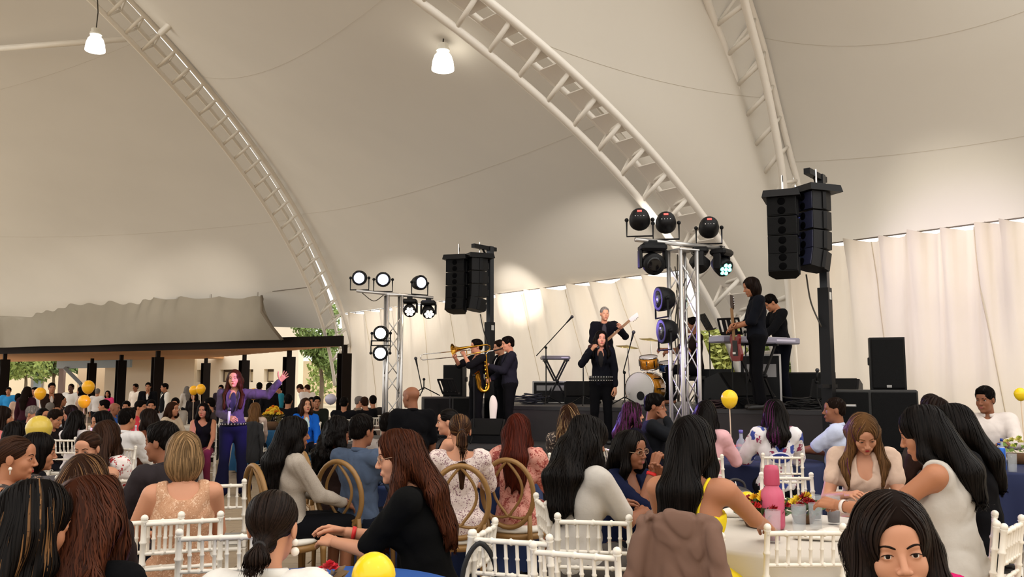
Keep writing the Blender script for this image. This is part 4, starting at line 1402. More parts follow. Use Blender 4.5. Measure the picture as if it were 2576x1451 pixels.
# ---------------------------------------------------------------- chairs
M_CHW = mat('white lacquer', srgb(238, 230, 216), .38, var=.04, scale=5)
M_CUSH = mat('seat cushion', srgb(226, 220, 208), .8, bump=.1)
M_GOLD = mat('antique gold wood', srgb(140, 104, 58), .42, .15, var=.15, scale=9)
M_GREYC = mat('grey lacquer', srgb(150, 144, 138), .4)
def bamboo(m, a, b, r, n=3, k=6):
    """a turned stick with bamboo knuckles"""
    a, b = Vector(a), Vector(b)
    pts, rs = [], []
    for i in range(n):
        t0, t1 = i / n, (i + 1) / n
        for t, q in ((t0 + .02 / n, 1.35), (t0 + .10 / n, 1.0), (t1 - .10 / n, 1.0), (t1 - .02 / n, 1.35)):
            pts.append(a.lerp(b, t)); rs.append(r * q)
    return m.tube(pts, rs, k)
def chiavari(label, lite=False, cm=None, group='white bamboo-style chairs'):
    cm = cm or M_CHW
    t = thing('bamboo_chair', label, 'chair', group=group)
    w, dp = .19, .19
    for s in (-1, 1):
        m = MB(); bamboo(m, (s * w, -dp, 0), (s * w, -dp - .005, .46), .015); bamboo(m, (s * w, -dp - .005, .46), (s * (w - .008), -dp - .06, .905), .0145, 4)
        m.ball((s * (w - .008), -dp - .061, .915), .019, 8, 6)
        m.build('back_post', cm, t, True)
        m = MB(); bamboo(m, (s * (w + .005), dp, 0), (s * w, dp - .01, .45), .016); m.build('leg', cm, t, True)
    by = lambda z: -dp - .005 - .055 * (z - .46) / .445
    for z, r in ((.885, .0125), (.735, .010), (.655, .010)):
        m = MB(); bamboo(m, (-w + .004, by(z), z), (w - .004, by(z), z), r, 4); m.build('rail', cm, t, True)
    sp = None
    for i in range(6):
        x = -w + (i + 1) * 2 * w / 7
        if sp is None:
            m = MB(); bamboo(m, (0, by(.735), .735), (0, by(.885), .885), .0085, 2); sp = m.mesh('spindle', cm, True)
        obj('spindle', sp, t, (x, 0, 0))
    MB().box((0, 0, .445), (.40, .40, .03), bev=.01).build('seat_frame', cm, t)
    MB().box((0, 0, .478), (.385, .385, .042), bev=.018).build('cushion', M_CUSH, t, True)
    if not lite:
        for z in (.16, .28):
            for s in (-1, 1):
                m = MB(); bamboo(m, (s * w, -dp, z), (s * w, dp, z), .009, 2); m.build('stretcher', cm, t, True)
        for y in (-dp, dp):
            m = MB(); bamboo(m, (-w, y, .20), (w, y, .20), .009, 2); m.build('stretcher', cm, t, True)
    return t
def oval_chair(label, fm=None, group='gold oval-back chairs'):
    fm = fm or M_GOLD
    t = thing('oval_back_chair', label, 'chair', group=group)
    # oval back leaning slightly
    cz, ry, rx, y0 = .755, .255, .205, -.215
    til = lambda x, z: (x, y0 - .10 * (z - .45), z)
    MB().tube([til(rx * math.cos(a), cz + ry * math.sin(a)) for a in np.linspace(0, 2 * math.pi, 33)[:-1]], .0195, 8, closed=True).build('back_ring', fm, t, True)
    for s in (-1, 1):
        pts = [til(s * .035 + s * .095 * math.cos(a) - s * .02, cz + .01 + ry * .96 * math.sin(a)) for a in np.linspace(math.pi * .5, -math.pi * .40, 14)]
        pts = [til(s * (.002 + .115 * math.sin(math.pi * (i / 15))), cz + ry * .96 - (ry * 1.62) * i / 15) for i in range(16)] + [til(-s * .10, cz - ry * .72), til(-s * rx * .86, cz - ry * .60)]
        MB().tube(spline(pts, 2), .0115, 7).build('back_loop', fm, t, True)
        MB().tube([(s * .16, -.205, 0), (s * .165, -.205, .43), til(s * .17, .60)], [.017, .021, .018], 8).build('leg', fm, t, True)
        MB().tube([(s * .20, .20, 0), (s * .19, .19, .40), (s * .19, .19, .43)], [.014, .022, .026], 8).build('leg', fm, t, True)
    MB().lathe([(.225, .405), (.235, .42), (.235, .44), (.22, .45)], n=24).build('seat_frame', fm, t, True)
    MB().lathe([(.205, .45), (.222, .465), (.215, .485), (.15, .50), (.02, .503)], n=24).build('cushion', M_CUSH, t, True)
    return t
_protos = {}
def place_chair(kind, loc, rz, label, scale=None):
    if kind not in _protos:
        f = {'white': lambda: chiavari(label), 'gold': lambda: oval_chair(label), 'grey': lambda: oval_chair(label, M_GREYC, 'grey oval-back chairs')}[kind]
        o = f(); _protos[kind] = o
        o.location = loc; o.rotation_euler = (0, 0, rz)
        return o
    return dup(_protos[kind], loc, rz, label)
# ---------------------------------------------------------------- tables
def round_table(x, y, r, col, label, clabel, drop=.70, seed=1, h=.75):
    t = thing('round_table', 'round folding table under ' + label, 'table', (x, y, 0), 0, 'round banquet tables')
    MB().lathe([(r - .02, h - .03), (r, h - .025), (r, h - .005), (r - .01, h)], n=40).build('table_top', mat('table wood', srgb(120, 92, 64), .6), t)
    for s in range(4):
        a = math.pi / 4 + s * math.pi / 2
        MB().tube([(math.cos(a) * r * .72, math.sin(a) * r * .72, 0), (math.cos(a) * r * .6, math.sin(a) * r * .6, h - .03)], .018, 6).build('leg', mat('table steel', srgb(70, 68, 66), .4, .7), t)
    rr = random.Random(seed); nf = rr.randint(11, 14)
    P = []
    n = 112
    for i, (f, z) in enumerate([(.02, h + .008), (.6, h + .008), (.96, h + .008), (1.0, h + .004), (1.012, h - .015), (1.02, h - .12), (1.03, h - .3), (1.04, h - drop * .8), (1.045, h - drop)]):
        w = max(0, (h - .015 - z) / drop)
        row = []
        for k in range(n + 1):
            a = 2 * math.pi * k / n
            q = r * f * (1 + .07 * w * math.sin(nf * a + math.sin(3 * a + seed)) + .025 * w * math.sin(2.3 * nf * a))
            row.append((q * math.cos(a), q * math.sin(a), z))
        P.append(row)
    c = MB().grid(P).build('tablecloth', mat('cloth %s' % str(col), srgb(*col), .8, var=.05, scale=3), smooth=True)
    c.location = (x, y, 0)
    tag(c, clabel, 'tablecloth', 'round tablecloths')
    return t

# ---------------------------------------------------------------- stage
M_BLK = mat('stage black', srgb(30, 29, 32), .7, var=.1, scale=4)
M_STG = mat('stage deck', srgb(44, 42, 45), .55, var=.15, scale=3)
M_SKIRT = mat('stage skirt', srgb(52, 48, 50), .9, var=.18, scale=2, bump=.3, bscale=5)
def slab(name, poly, z0, z1, label, deck, skirt):
    t = thing(name, label, 'stage'); t['kind'] = 'structure'; del t['category']
    MB().prism(poly, z1 - .06, z1).build('deck', deck, t)
    MB().prism([(x * .999, y * 1.0008) for x, y in poly], z0, z1 - .06).build('skirt', skirt, t)
    return t
S_FL, S_FR = (-.12, 14.6), (4.62, 11.9)
slab('stage_floor', [S_FL, S_FR, (5.15, 14.9), (3.6, 17.9), (.6, 21.4), (-1.2, 21.6), (-.9, 17.5)], 0, 1.2, 'high black stage platform carrying the drums and keyboard', M_STG, M_SKIRT)
slab('stage_floor', [(-2.6, 13.4), (1.4, 12.75), (2.75, 12.6), (2.75, 12.85), (-.45, 14.7), (-2.6, 15.6)], 0, .65, 'low black platform in front of the stage where the horn players stand', M_STG, M_SKIRT)

M_ALU = mat('bare aluminium', srgb(206, 204, 202), .32, .75)
M_BLKP = mat('black plastic', srgb(14, 14, 16), .5, spec=.3, bump=.05, bscale=120)
M_BLKM = mat('black steel', srgb(17, 17, 19), .5, .2, spec=.3)
M_GRILL = mat('speaker grille', srgb(10, 10, 11), .7, spec=.2, bump=.4, bscale=260)
M_CHROME = mat('chrome', srgb(214, 212, 210), .12, 1.0)
def truss_tower(px, d, ztop, rz, label, w=.29, step=.33):
    t = thing('truss_tower', label, 'light stand', (gx(px, d, 1.5), d, 0), rz, 'aluminium truss towers')
    h = w / 2 - .025
    for sx in (-1, 1):
        for sy in (-1, 1):
            MB().tube([(sx * h, sy * h, .02), (sx * h, sy * h, ztop)], .025, 10).build('chord', M_ALU, t, True)
    br = None
    n = int((ztop - .1) / step)
    for side in range(4):
        a = side * math.pi / 2
        for i in range(n):
            s = 1 if i % 2 else -1
            z0 = .06 + i * step
            if br is None: br = {}
            if (side, s) not in br:
                M = RZ(a)
                br[(side, s)] = MB().tube([M @ Vector((-h * s, -h, 0)), M @ Vector((h * s, -h, step))], .0085, 6).mesh('brace', M_ALU, True)
            obj('brace', br[(side, s)], t, (0, 0, z0))
    MB().box((0, 0, .012), (.45, .45, .024)).build('base_plate', M_BLKM, t)
    MB().box((0, 0, ztop + .008), (w, w, .016)).build('top_plate', M_ALU, t)
    return t
def crossbar(p, q, r=.026):
    return p, q
def par_can(pos, aim, label, lit=None, dia=.255, up=True, leds=True, flood=0, fcol=(1, 1, 1), spot=30):
    """LED par with yoke; aim = direction of the lens"""
    pos = Vector(pos); aim = Vector(aim).normalized()
    t = thing('par_light', label, 'stage light', pos, 0, 'stage wash lights')
    R = RTO(aim)
    r = dia / 2
    MB().lathe([(r * .25, -.15), (r * .62, -.145), (r * .86, -.10), (r * .98, -.03), (r, .02), (r * 1.0, .045), (r * .90, .05)], n=22, rot=R).build('housing', M_BLKP, t, True)
    em = {None: mat('dark lens', srgb(40, 40, 46), .1), 'white': mat('lit lens white', (1, 1, 1), .3, emit=(.85, .9, 1), estr=9), 'blue': mat('lit lens blue', (.7, .75, 1), .3, emit=(.55, .62, 1), estr=8),
          'yellow': mat('lit lens yellow', (1, 1, .8), .3, emit=(1, .93, .55), estr=30), 'violet': mat('lit lens violet', (.8, .6, 1), .3, emit=(.6, .35, 1), estr=6)}[lit]
    lens = MB().lathe([(r * .90, .046), (r * .3, .058), (.004, .06)], n=20, rot=R).build('lens', em, t, True)
    if lit:
        for k in range(10):
            a = k * 2 * math.pi / 10
            MB().ball(R @ Vector((math.cos(a) * r * .93, math.sin(a) * r * .93, .05)), r * .09, 6, 4).build('led_rim', M_BLKP, lens)
    side = Vector((aim.y, -aim.x, 0)).normalized() if abs(aim.z) < .99 else Vector((1, 0, 0))
    v = -1 if up else 1
    a, b = side * (r + .03), -side * (r + .03)
    z = Vector((0, 0, v * (r + .075)))
    MB().tube([a + Vector((0, 0, .02)), a + z, b + z, b + Vector((0, 0, .02))], .012, 6).build('yoke', M_BLKM, t)
    for s in (a, b): MB().ball(s, .026, 8, 6).build('knob', M_BLKM, t, True)
    if not lit:
        MB().box(R @ Vector((0, r * .30, -.150)), (.055, .022, .014), R).build('display', mat('red display', srgb(210, 60, 50), .4, emit=(1, .12, .1), estr=1.2), t)
        for k in range(4): MB().ball(R @ Vector((-.05 + k * .034, -r * .2, -.142)), .010, 6, 4).build('connector', M_CHROME, t)
    if flood:
        l = lamp('par_beam', 'SPOT', aim * .08, flood, fcol, .08, target=aim * 2, spot=spot, blend=.6)
        l.parent = t
    return t
def moving_head(pos, aim, label, lit=None, s=1.0, rz=0.0, flood=0, fcol=(1, 1, 1)):
    t = thing('moving_head', label, 'stage light', pos, rz, 'moving head lights')
    MB().box((0, 0, -.05 * s), (.28 * s, .22 * s, .09 * s), bev=.03 * s).build('base', M_BLKP, t)
    for k in (-1, 1): MB().box((k * .135 * s, 0, -.17 * s), (.035 * s, .10 * s, .20 * s), bev=.012).build('yoke_arm', M_BLKP, t)
    R = RTO(RZ(-rz) @ Vector(aim).normalized())
    c = Vector((0, 0, -.215 * s))
    hd = MB().lathe([(.05 * s, -.13 * s), (.095 * s, -.11 * s), (.115 * s, -.02 * s), (.118 * s, .07 * s), (.105 * s, .085 * s)], c, 20, R).build('head', M_BLKP, t, True)
    if lit is None:
        MB().lathe([(.10 * s, .082 * s), (.06 * s, .088 * s), (.004, .09 * s)], c, 18, R).build('lens', mat('moving glass', srgb(14, 14, 16), .08), hd, True)
    else:
        e = {'warm': ((1, .9, .68), 10), 'green': ((.1, 1, .72), 5)}[lit]
        lm = mat('led lens ' + lit, (1, 1, .9), .3, emit=e[0], estr=e[1])
        MB().lathe([(.10 * s, .082 * s), (.004, .084 * s)], c, 18, R).build('lens_plate', M_BLKP, hd)
        for k in range(7):
            a = k * math.pi / 3
            q = (0, 0) if k == 6 else (math.cos(a) * .062 * s, math.sin(a) * .062 * s)
            MB().lathe([(.026 * s, .084 * s), (.004, .094 * s)], c, 10, R @ Matrix.Identity(3), ) if False else None
            MB().ball(c + R @ Vector((q[0], q[1], .084 * s)), .027 * s, 8, 6).build('lens', lm, hd, True)
    MB().box((0, 0, .012), (.10 * s, .05, .05)).build('clamp', M_BLKM, t)
    return t
# far lighting tower beside the horn players
DT = 14.4
tw = truss_tower(987, DT, 3.05, .35, 'silver truss light tower by the horn players, carrying lit lamps')
b0, b1 = at(897, 731, DT), at(1090, 749, DT)
MB().tube([tw.matrix_basis.inverted() @ b0, tw.matrix_basis.inverted() @ b1], .028, 10).build('crossbar', M_ALU, tw, True)
TOCAM = Vector((.1, -1, -.12))
par_can(at(905, 699, DT), (-.05, -1, -.12), 'lit blue-white par light at the outer end of the far tower bar', 'blue')
par_can(at(964, 703, DT), (.1, -1, -.1), 'lit blue-white par light in the middle of the far tower bar', 'blue')
par_can(at(1056, 711, DT), (.75, -1, -.05), 'lit par light turned aside on the far tower bar', 'blue')
par_can(at(959, 838, DT - .2), (-.1, -1, -.1), 'glaring yellow-white par light on the far tower shaft', 'yellow')
par_can(at(957, 888, DT - .2), (.1, -1, -.05), 'lit white par light lowest on the far tower shaft', 'white', up=False)
moving_head(at(1031, 751, DT), (.15, -1, -.45), 'moving head light with warm glowing lenses hanging left on the far tower', 'warm', .9)
moving_head(at(1078, 755, DT), (.3, -1, -.8), 'moving head light tilted down, hanging at the far tower bar end', 'warm', .9)
tag(MB().tube(spline([at(911, 737, DT), at(940, 757, DT), at(965, 742, DT)], 5), .008, 5).build('lamp_cable', M_WIRE, smooth=True), 'thin black cable looping under the far tower bar', 'cable')
# near lighting tower
DN = 10.3
tw2 = truss_tower(1724, DN, 3.18, .45, 'silver truss light tower standing before the drum kit')
b0, b1 = at(1598, 602, DN), at(1820, 625, DN + .35)
MB().tube([tw2.matrix_basis.inverted() @ b0, tw2.matrix_basis.inverted() @ b1], .030, 10).build('crossbar', M_ALU, tw2, True)
for px, py, lab, dd in ((1609, 553, 'dark par light first on the near tower bar, seen from behind', 0), (1675, 561, 'dark par light second on the near tower bar, seen from behind', .1), (1783, 573, 'dark par light at the bar end above the green moving head', .3)):
    par_can(at(px, py, DN + dd), (.15, 1, -.35), lab, None)
moving_head(at(1641, 612, DN + .05), (.1, -1, -.3), 'big dark moving head light hanging on the near tower bar', None, 1.15, .1)
moving_head(at(1815, 626, DN + .35), (.45, -.8, -.7), 'moving head light with turquoise glowing lenses', 'green', 1.0, .9)
moving_head(at(1760, 622, DN + .3), (.9, .5, -.7), 'dark moving head light behind the near tower', None, .95, 1.4)
for py, lab in ((752, 'upper black par light clamped sideways to the near tower'), (833, 'lower black par light clamped sideways to the near tower')):
    par_can(at(1664 if py < 800 else 1672, py, DN), (-1, -.25, -.05), lab, None, .30)
cb = MB()
r_ = random.Random(4)
for k in range(5):
    cb.tube(spline([at(1695 + r_.uniform(0, 40), 640 + k * 30, DN - .02), at(1700 + r_.uniform(0, 30), 760, DN - .03), at(1690 + r_.uniform(0, 40), 860, DN), at(1700 + r_.uniform(0, 30), 1010, DN)], 5), .007, 4)
tag(cb.build('cable_bundle', M_WIRE, smooth=True), 'black cables running down inside the near light tower', 'cable')
# beams that colour the stage: free spots set in the air near the tower lamps
def beam(name, px, py, dd, energy, col, tx, ty, td, spot, blend=.7): return lamp(name, 'SPOT', at(px, py, dd), energy, col, .08, target=at(tx, ty, td), spot=spot, blend=blend)
beam('violet_beam', 1575, 618, DN - .5, 2400, (.48, .24, 1), 590, 1010, 12.2, 15)
beam('magenta_beam', 1560, 600, DN - .5, 750, (1, .36, .80), 592, 960, 12.2, 10)
beam('stage_wash', 1560, 592, DN - .55, 520, (.90, .70, 1), 1530, 860, 15.2, 22, .7)
beam('horn_wash', 1609, 585, DN - .3, 420, (1, .66, .76), 1245, 940, 14, 26)
beam('violet_back', 1078, 772, DT - .25, 1100, (.32, .22, 1), 1930, 1000, 8.5, 34)
beam('array_blue', 1078, 768, DT - .3, 2500, (.25, .28, 1), 2030, 600, 10.2, 8)
beam('curtain_wash', 1790, 598, DN + .5, 420, (.70, .58, 1), 2300, 700, 12.9, 44, .9)
beam('eave_fill', 1783, 560, DN + .5, 400, (1, .93, .82), 2330, 548, 13.2, 34, 1)  # eave spots are added fill to brighten the membrane edge, not real fixtures
beam('eave_fill', 1675, 548, DN + .3, 2600, (1, .93, .84), 1500, 690, 19.5, 30, 1)
beam('eave_fill', 1056, 700, DT + .3, 6500, (1, .93, .84), 1010, 768, 27.5, 17, 1)
beam('eave_fill', 1062, 702, DT + .3, 6500, (1, .93, .84), 1310, 742, 22.5, 14, 1)
beam('eave_fill', 905, 690, DT + .3, 7000, (1, .92, .82), 480, 752, 33.0, 15, 1)
beam('eave_fill', 900, 690, DT + .3, 7000, (1, .92, .82), 180, 752, 35.5, 15, 1)

# line arrays on lifting towers
def line_array(px, d, py_top, sc, label_t, label_a, rz, n=4):
    base = Vector((gx(px, d, 2.5), d, 0))
    t = thing('lifting_tower', label_t, 'speaker stand', base, rz, 'speaker lifting towers')
    zt = at(px, py_top, d).z
    MB().box((0, 0, zt * .33), (.14 * sc, .13 * sc, zt * .66)).build('outer_mast', M_BLKM, t)
    MB().box((0, -.005, zt * .66), (.10 * sc, .09 * sc, zt * .68)).build('inner_mast', mat('mast dark', srgb(40, 42, 46), .35, .5), t)
    MB().box((-.16 * sc, 0, zt - .04), (.62 * sc, .075, .07)).build('lifting_arm', M_BLKM, t)
    MB().tube([(-.02, 0, zt - .28 * sc), (-.20 * sc, 0, zt - .07)], .02, 6).build('arm_brace', M_BLKM, t)
    for s in (-1, 1):
        MB().box((s * .22, -.16, .05), (.45, .07, .07), RZ(s * .5)).build('outrigger', M_BLKM, t)
        MB().box((s * .22, .16, .05), (.45, .07, .07), RZ(-s * .5)).build('outrigger', M_BLKM, t)
    MB().tube([(.05, -.09, 1.32), (.05, -.30, 1.32)], .016, 6).build('winch_handle', M_ALU, t)
    MB().lathe([(.06, -.04), (.06, .04)], (.05, -.09, 1.32), 12, RX(1.57)).build('winch', M_BLKM, t)
    MB().box((-.10, -.03, 1.55), (.55, .05, .04)).build('lock_bar', M_BLKM, t)
    MB().box((0, -.068 * sc, zt * .66 - .1), (.07, .004, .09)).build('notice_plate', mat('notice plate', srgb(206, 204, 200), .5), t)
    return t, zt
def array_column(origin, rz, label, n=4, w=.335, h=.228, dp=.32, facem=None, curve=(0, 0, 0, -.12, -.24), glow=False):
    """a hanging column of line array boxes; local -Y is the front"""
    t = thing('line_array', label, 'loudspeaker', origin, rz, 'hanging line array columns')
    MB().box((0, .02, .035), (w + .10, dp + .16, .085), taper=.92).build('rigging_frame', M_BLKM, t)
    y, z, a = 0.0, 0.0, 0.0
    for i in range(n):
        a = [0, -.015, -.04, -.20, -.3][i] if n == 4 else 0
        R = RX(a)
        c = Vector((0, y, z)) + R @ Vector((0, 0, -h / 2 - .004))
        bx = thing_part('cabinet', t)
        poly = [(-w / 2, -dp / 2), (w / 2, -dp / 2), (w / 2, dp * .12), (w * .34, dp / 2), (-w * .34, dp / 2), (-w / 2, dp * .12)]
        cab = MB().prism(poly, -h / 2 + .006, h / 2 - .006, R, c).build('cabinet', M_BLKP, t)
        MB().box(c + R @ Vector((0, -dp / 2 - .004, 0)), (w * .97, .012, h * .90), R, bev=.004).build('grille', facem or M_GRILL, cab)
        for s in (-.24, .24):
            MB().lathe([(h * .20, 0), (h * .19, .003), (h * .05, .001)], c + R @ Vector((0, -dp / 2 - .010, s * h * 1.0)), 14, R @ RX(math.pi / 2)).build('driver', mat('driver cone', srgb(5, 5, 6), .9, spec=.05), cab, True)
        for s in (-1, 1): MB().box(c + R @ Vector((s * (w / 2 + .006), dp * .02, 0)), (.014, .05, h * .9), R).build('rigging_plate', M_BLKM, cab)
        MB().box(c + R @ Vector((0, dp / 2 + .02, -.02)), (w * .4, .05, h * .55), R, bev=.01).build('amp_module', M_BLKM, cab)
        e = R @ Vector((0, 0, -h - .008)); y += e.y; z += e.z
    MB().tube([(0, .05, .07), (0, .05, .30)], .012, 5).build('chain', M_CHROME, t)
    return t
def thing_part(n, t): return None
D1 = 10.4
tA, zA = line_array(2076, D1, 440, 1.0, 'tall black lifting tower holding the near line array', '', .9)
GRILL_BLUELIT = mat('grille painted blue-lit', srgb(36, 38, 60), .45, bump=.2, bscale=200)  # grille copy with blue stage light painted into its colour
array_column(at(1968, 500, D1 - .30), -.40, 'near hanging column of four black line array boxes, facing the tables')
array_column(at(2046, 486, D1 - .26), -1.2, 'near hanging line array column turned aside, grilles coloured as if blue-lit', facem=GRILL_BLUELIT)
D2 = 15.3
tB, zB = line_array(1232, D2, 620, 1.0, 'tall black lifting tower behind the trombone player', '', .9)
array_column(at(1152, 654, D2 - .25), -.28, 'far hanging column of four black line array boxes above the trombone')
array_column(at(1200, 650, D2 - .22), -1.15, 'far hanging line array column next to the lifting mast')
for pts, lab in (([at(2028, 690, D1), at(2040, 760, D1), at(2066, 822, D1 - .1)], 'black cable from the near line array to its mast'), ([at(1208, 790, D2), at(1216, 830, D2), at(1231, 884, D2 - .1)], 'black cable from the far line array to its mast')):
    tag(MB().tube(spline(pts, 5), .010, 5).build('speaker_cable', M_WIRE, smooth=True), lab, 'cable')

# loudspeakers on the floor
def speaker(loc, size, rz, label, group='loudspeakers', tilt=0, logo=False, grille=True, notch=False):
    w, dp, h = size
    t = thing('loudspeaker', label, 'loudspeaker', loc, rz, group)
    poly = [(-w / 2, -dp / 2), (w / 2, -dp / 2), (w / 2 * .98, dp * .1), (w * .36, dp / 2), (-w * .36, dp / 2), (-w / 2 * .98, dp * .1)]
    MB().prism(poly, 0, h).build('cabinet', M_BLKP, t)
    if grille: MB().box((0, -dp / 2 - .012, h * .5), (w * .93, .03, h * .95), bev=.012).build('grille', M_GRILL, t, False)
    for s in (-1, 1): MB().box((s * w * .47, .03, h * .55), (w * .1, dp * .28, h * .16), bev=.01).build('handle', M_BLKM, t)
    if logo: MB().box((0, -dp / 2 - .03, h * .07), (w * .14, .006, h * .05)).build('badge', mat('badge', srgb(150, 148, 146), .4), t)
    return t
def sub(loc, size, rz, label, cols=2):
    w, dp, h = size
    t = thing('subwoofer', label, 'loudspeaker', loc, rz, 'subwoofers')
    MB().box((0, 0, h / 2), size, bev=.015).build('cabinet', mat('sub paint', srgb(40, 39, 38), .6, bump=.25, bscale=90), t)
    for k in range(cols):
        x = (k - (cols - 1) / 2) * w / cols
        MB().box((x, -dp / 2 - .008, h / 2), (w / cols * .94, .02, h * .93), bev=.006).build('grille', M_GRILL, t)
    for s in (-1, 1): MB().box((s * (w / 2 + .004), 0, h * .6), (.012, .22, .09), bev=.004).build('handle', M_BLKM, t)
    return t
sD = 10.6
sub((gx(2206, sD, 1.1), sD + .15, 0), (1.06, .72, .75), -.42, 'black subwoofer on the floor under another beside the speaker tower')
sub((gx(2206, sD, 1.1), sD + .15, .752), (1.06, .72, .75), -.42, 'black subwoofer stacked on top beside the speaker tower')
speaker((gx(2236, sD, 1.6), sD + .05, 1.503), (.40, .36, .64), -.30, 'upright black loudspeaker standing on the stacked subwoofers', logo=True)
sub((gx(1132, 14.9, .8), 15.1, 0), (1.0, .7, .72), .15, 'black subwoofer on the floor behind the bald man', 2)
sub((gx(1132, 14.9, .8), 15.1, .722), (1.0, .7, .62), .15, 'black subwoofer stacked on top behind the bald man', 2)
speaker((gx(1147, 15.0, 1.6), 15.1, 1.344), (.36, .34, .55), -.3, 'black loudspeaker standing on the subwoofers behind the trombone player')
def wedge(loc, rz, label, w=.62, s=1.0):
    t = thing('wedge_monitor', label, 'loudspeaker', loc, rz, 'stage wedge monitors')
    poly = [(-.26 * s, 0), (.24 * s, 0), (.26 * s, .12 * s), (.0, .40 * s), (-.24 * s, .33 * s)]
    R = Matrix(((0, 0, 1), (1, 0, 0), (0, 1, 0)))
    MB().prism(poly, -w * s / 2, w * s / 2, R).build('cabinet', M_BLKP, t)
    a = Vector((0, .13 * s, .26 * s)); R2 = RX(-math.atan2(.28, .26) + math.pi)
    MB().box(a + Vector((0, .012, .012)), (w * .9 * s, .36 * s, .02), RX(-.82)).build('grille', M_GRILL, t)
    return t
wedge((gx(1352, 10.9, .2), 10.9, 0), 2.2, 'black wedge monitor on the floor behind the red haired woman', s=1.25)
wedge((gx(1228, 13.75, .7), 13.7, .655), 2.9, 'wedge monitor on the low platform before the horn players', s=.9)
wedge((gx(1865, 13.3, 1.4), 13.4, 1.205), 3.6, 'big wedge monitor lying before the guitarist', s=1.35)
wedge((gx(2110, 12.9, 1.4), 13.0, 1.205), 2.6, 'wedge monitor at the stage edge beside the lifting tower', s=1.1)
wedge((gx(1462, 16.0, 1.4), 16.0, 1.205), 3.1, 'grey wedge monitor by the keyboard stand on stage', s=1.0)
def flight_case(loc, size, rz, label):
    t = thing('flight_case', label, 'case', loc, rz, 'flight cases')
    w, dp, h = size
    MB().box((0, 0, h / 2), size).build('panel', M_BLKP, t)
    m = MB()
    for sx in (-1, 1):
        for sy in (-1, 1): m = MB().box((sx * w / 2, sy * dp / 2, h / 2), (.03, .03, h + .012)).build('edge_rail', M_ALU, t)
    for sz in (0, 1):
        for sy in (-1, 1): MB().box((0, sy * dp / 2, sz * h), (w + .02, .028, .028)).build('edge_rail', M_ALU, t)
    MB().box((0, -dp / 2 - .006, h * .7), (w * .8, .012, h * .25)).build('rack_panel', mat('rack metal', srgb(150, 148, 148), .4, .6), t)
    return t
flight_case((gx(1390, 16.6, 1.4), 16.7, 1.205), (.66, .5, .40), -.2, 'black rack flight case with silver edges under the small keyboard')
flight_case((gx(1930, 13.6, 1.5), 13.9, 1.205), (.62, .5, .82), -.35, 'tall black flight case with silver edge behind the guitarist')
speaker((gx(1800, 15.2, 1.5), 15.3, 1.205), (.62, .34, .62), -.3, 'black guitar amplifier in a soft cover beside the near light tower', grille=False)
speaker((gx(2040, 13.9, 1.5), 14.0, 1.205), (.78, .40, .55), -.2, 'wide black bass amplifier beside the lifting tower')
bag = MB()
def cushion_blob(name, loc, r, mt, label, cat, seed=1, h=.012, rz=0):
    P = [('el', .05, (0, 0, r[2]), r), ('el', .05, (r[0] * .3, r[1] * .2, r[2] * 1.1), (r[0] * .6, r[1] * .7, r[2] * .8))]
    v, f = net(lambda p: union(p, P) - .02 * waves(p, 14, seed, 3), (-r[0] * 1.4, -r[1] * 1.5, -r[2] * .6), (r[0] * 1.4, r[1] * 1.5, r[2] * 2.6), h)
    v[:, 2] = np.maximum(v[:, 2], 0.0)
    o = obj(name, to_mesh(name, [(v, f, 0)], [mt])); o.location = loc; o.rotation_euler = (0, 0, rz)
    return tag(o, label, cat)
cushion_blob('backpack', (gx(1958, 14.3, 1.5), 14.4, 1.2), (.26, .2, .34), M_BLKP, 'black soft gig bag standing behind the keyboard player', 'bag', 3, .02)
def cable_heap(loc, label, m_, seed, n=9, R=.26):
    r = random.Random(seed)
    t = thing('cable_heap', label, 'cables', loc, 0, 'cable heaps on stage')
    for k in range(n):
        a, b = r.uniform(.5, 1) * R, r.uniform(.3, .7) * R
        cx, cy, ph = r.uniform(-.4, .4) * R, r.uniform(-.4, .4) * R, r.uniform(0, 3.1)
        pts = []
        for q in np.linspace(0, 6.28, 19)[:-1]:
            x, y = a * math.cos(q), b * math.sin(q)
            pts.append((cx + x * math.cos(ph) - y * math.sin(ph), cy + x * math.sin(ph) + y * math.cos(ph), .012 + .017 * k + .012 * math.sin(2 * q + k)))
        MB().tube(pts, .010, 6, closed=True).build('loop', m_, t, True)
    return t
cable_heap((gx(1330, 15.6, 1.3), 15.6, 1.2), 'heap of dark blue cables on the stage by the saxophonist', mat('blue cable', srgb(30, 32, 48), .5), 5, 11, .32)
cable_heap((gx(2015, 12.8, 1.3), 12.8, 1.2), 'heap of black cables at the stage edge near the tower', M_BLKP, 6, 10, .32)
cable_heap((gx(1800, 13.2, 1.3), 13.1, 1.2), 'heap of dark cables on the stage behind the yellow balloon', mat('maroon cable', srgb(52, 30, 34), .5), 7, 7, .22)

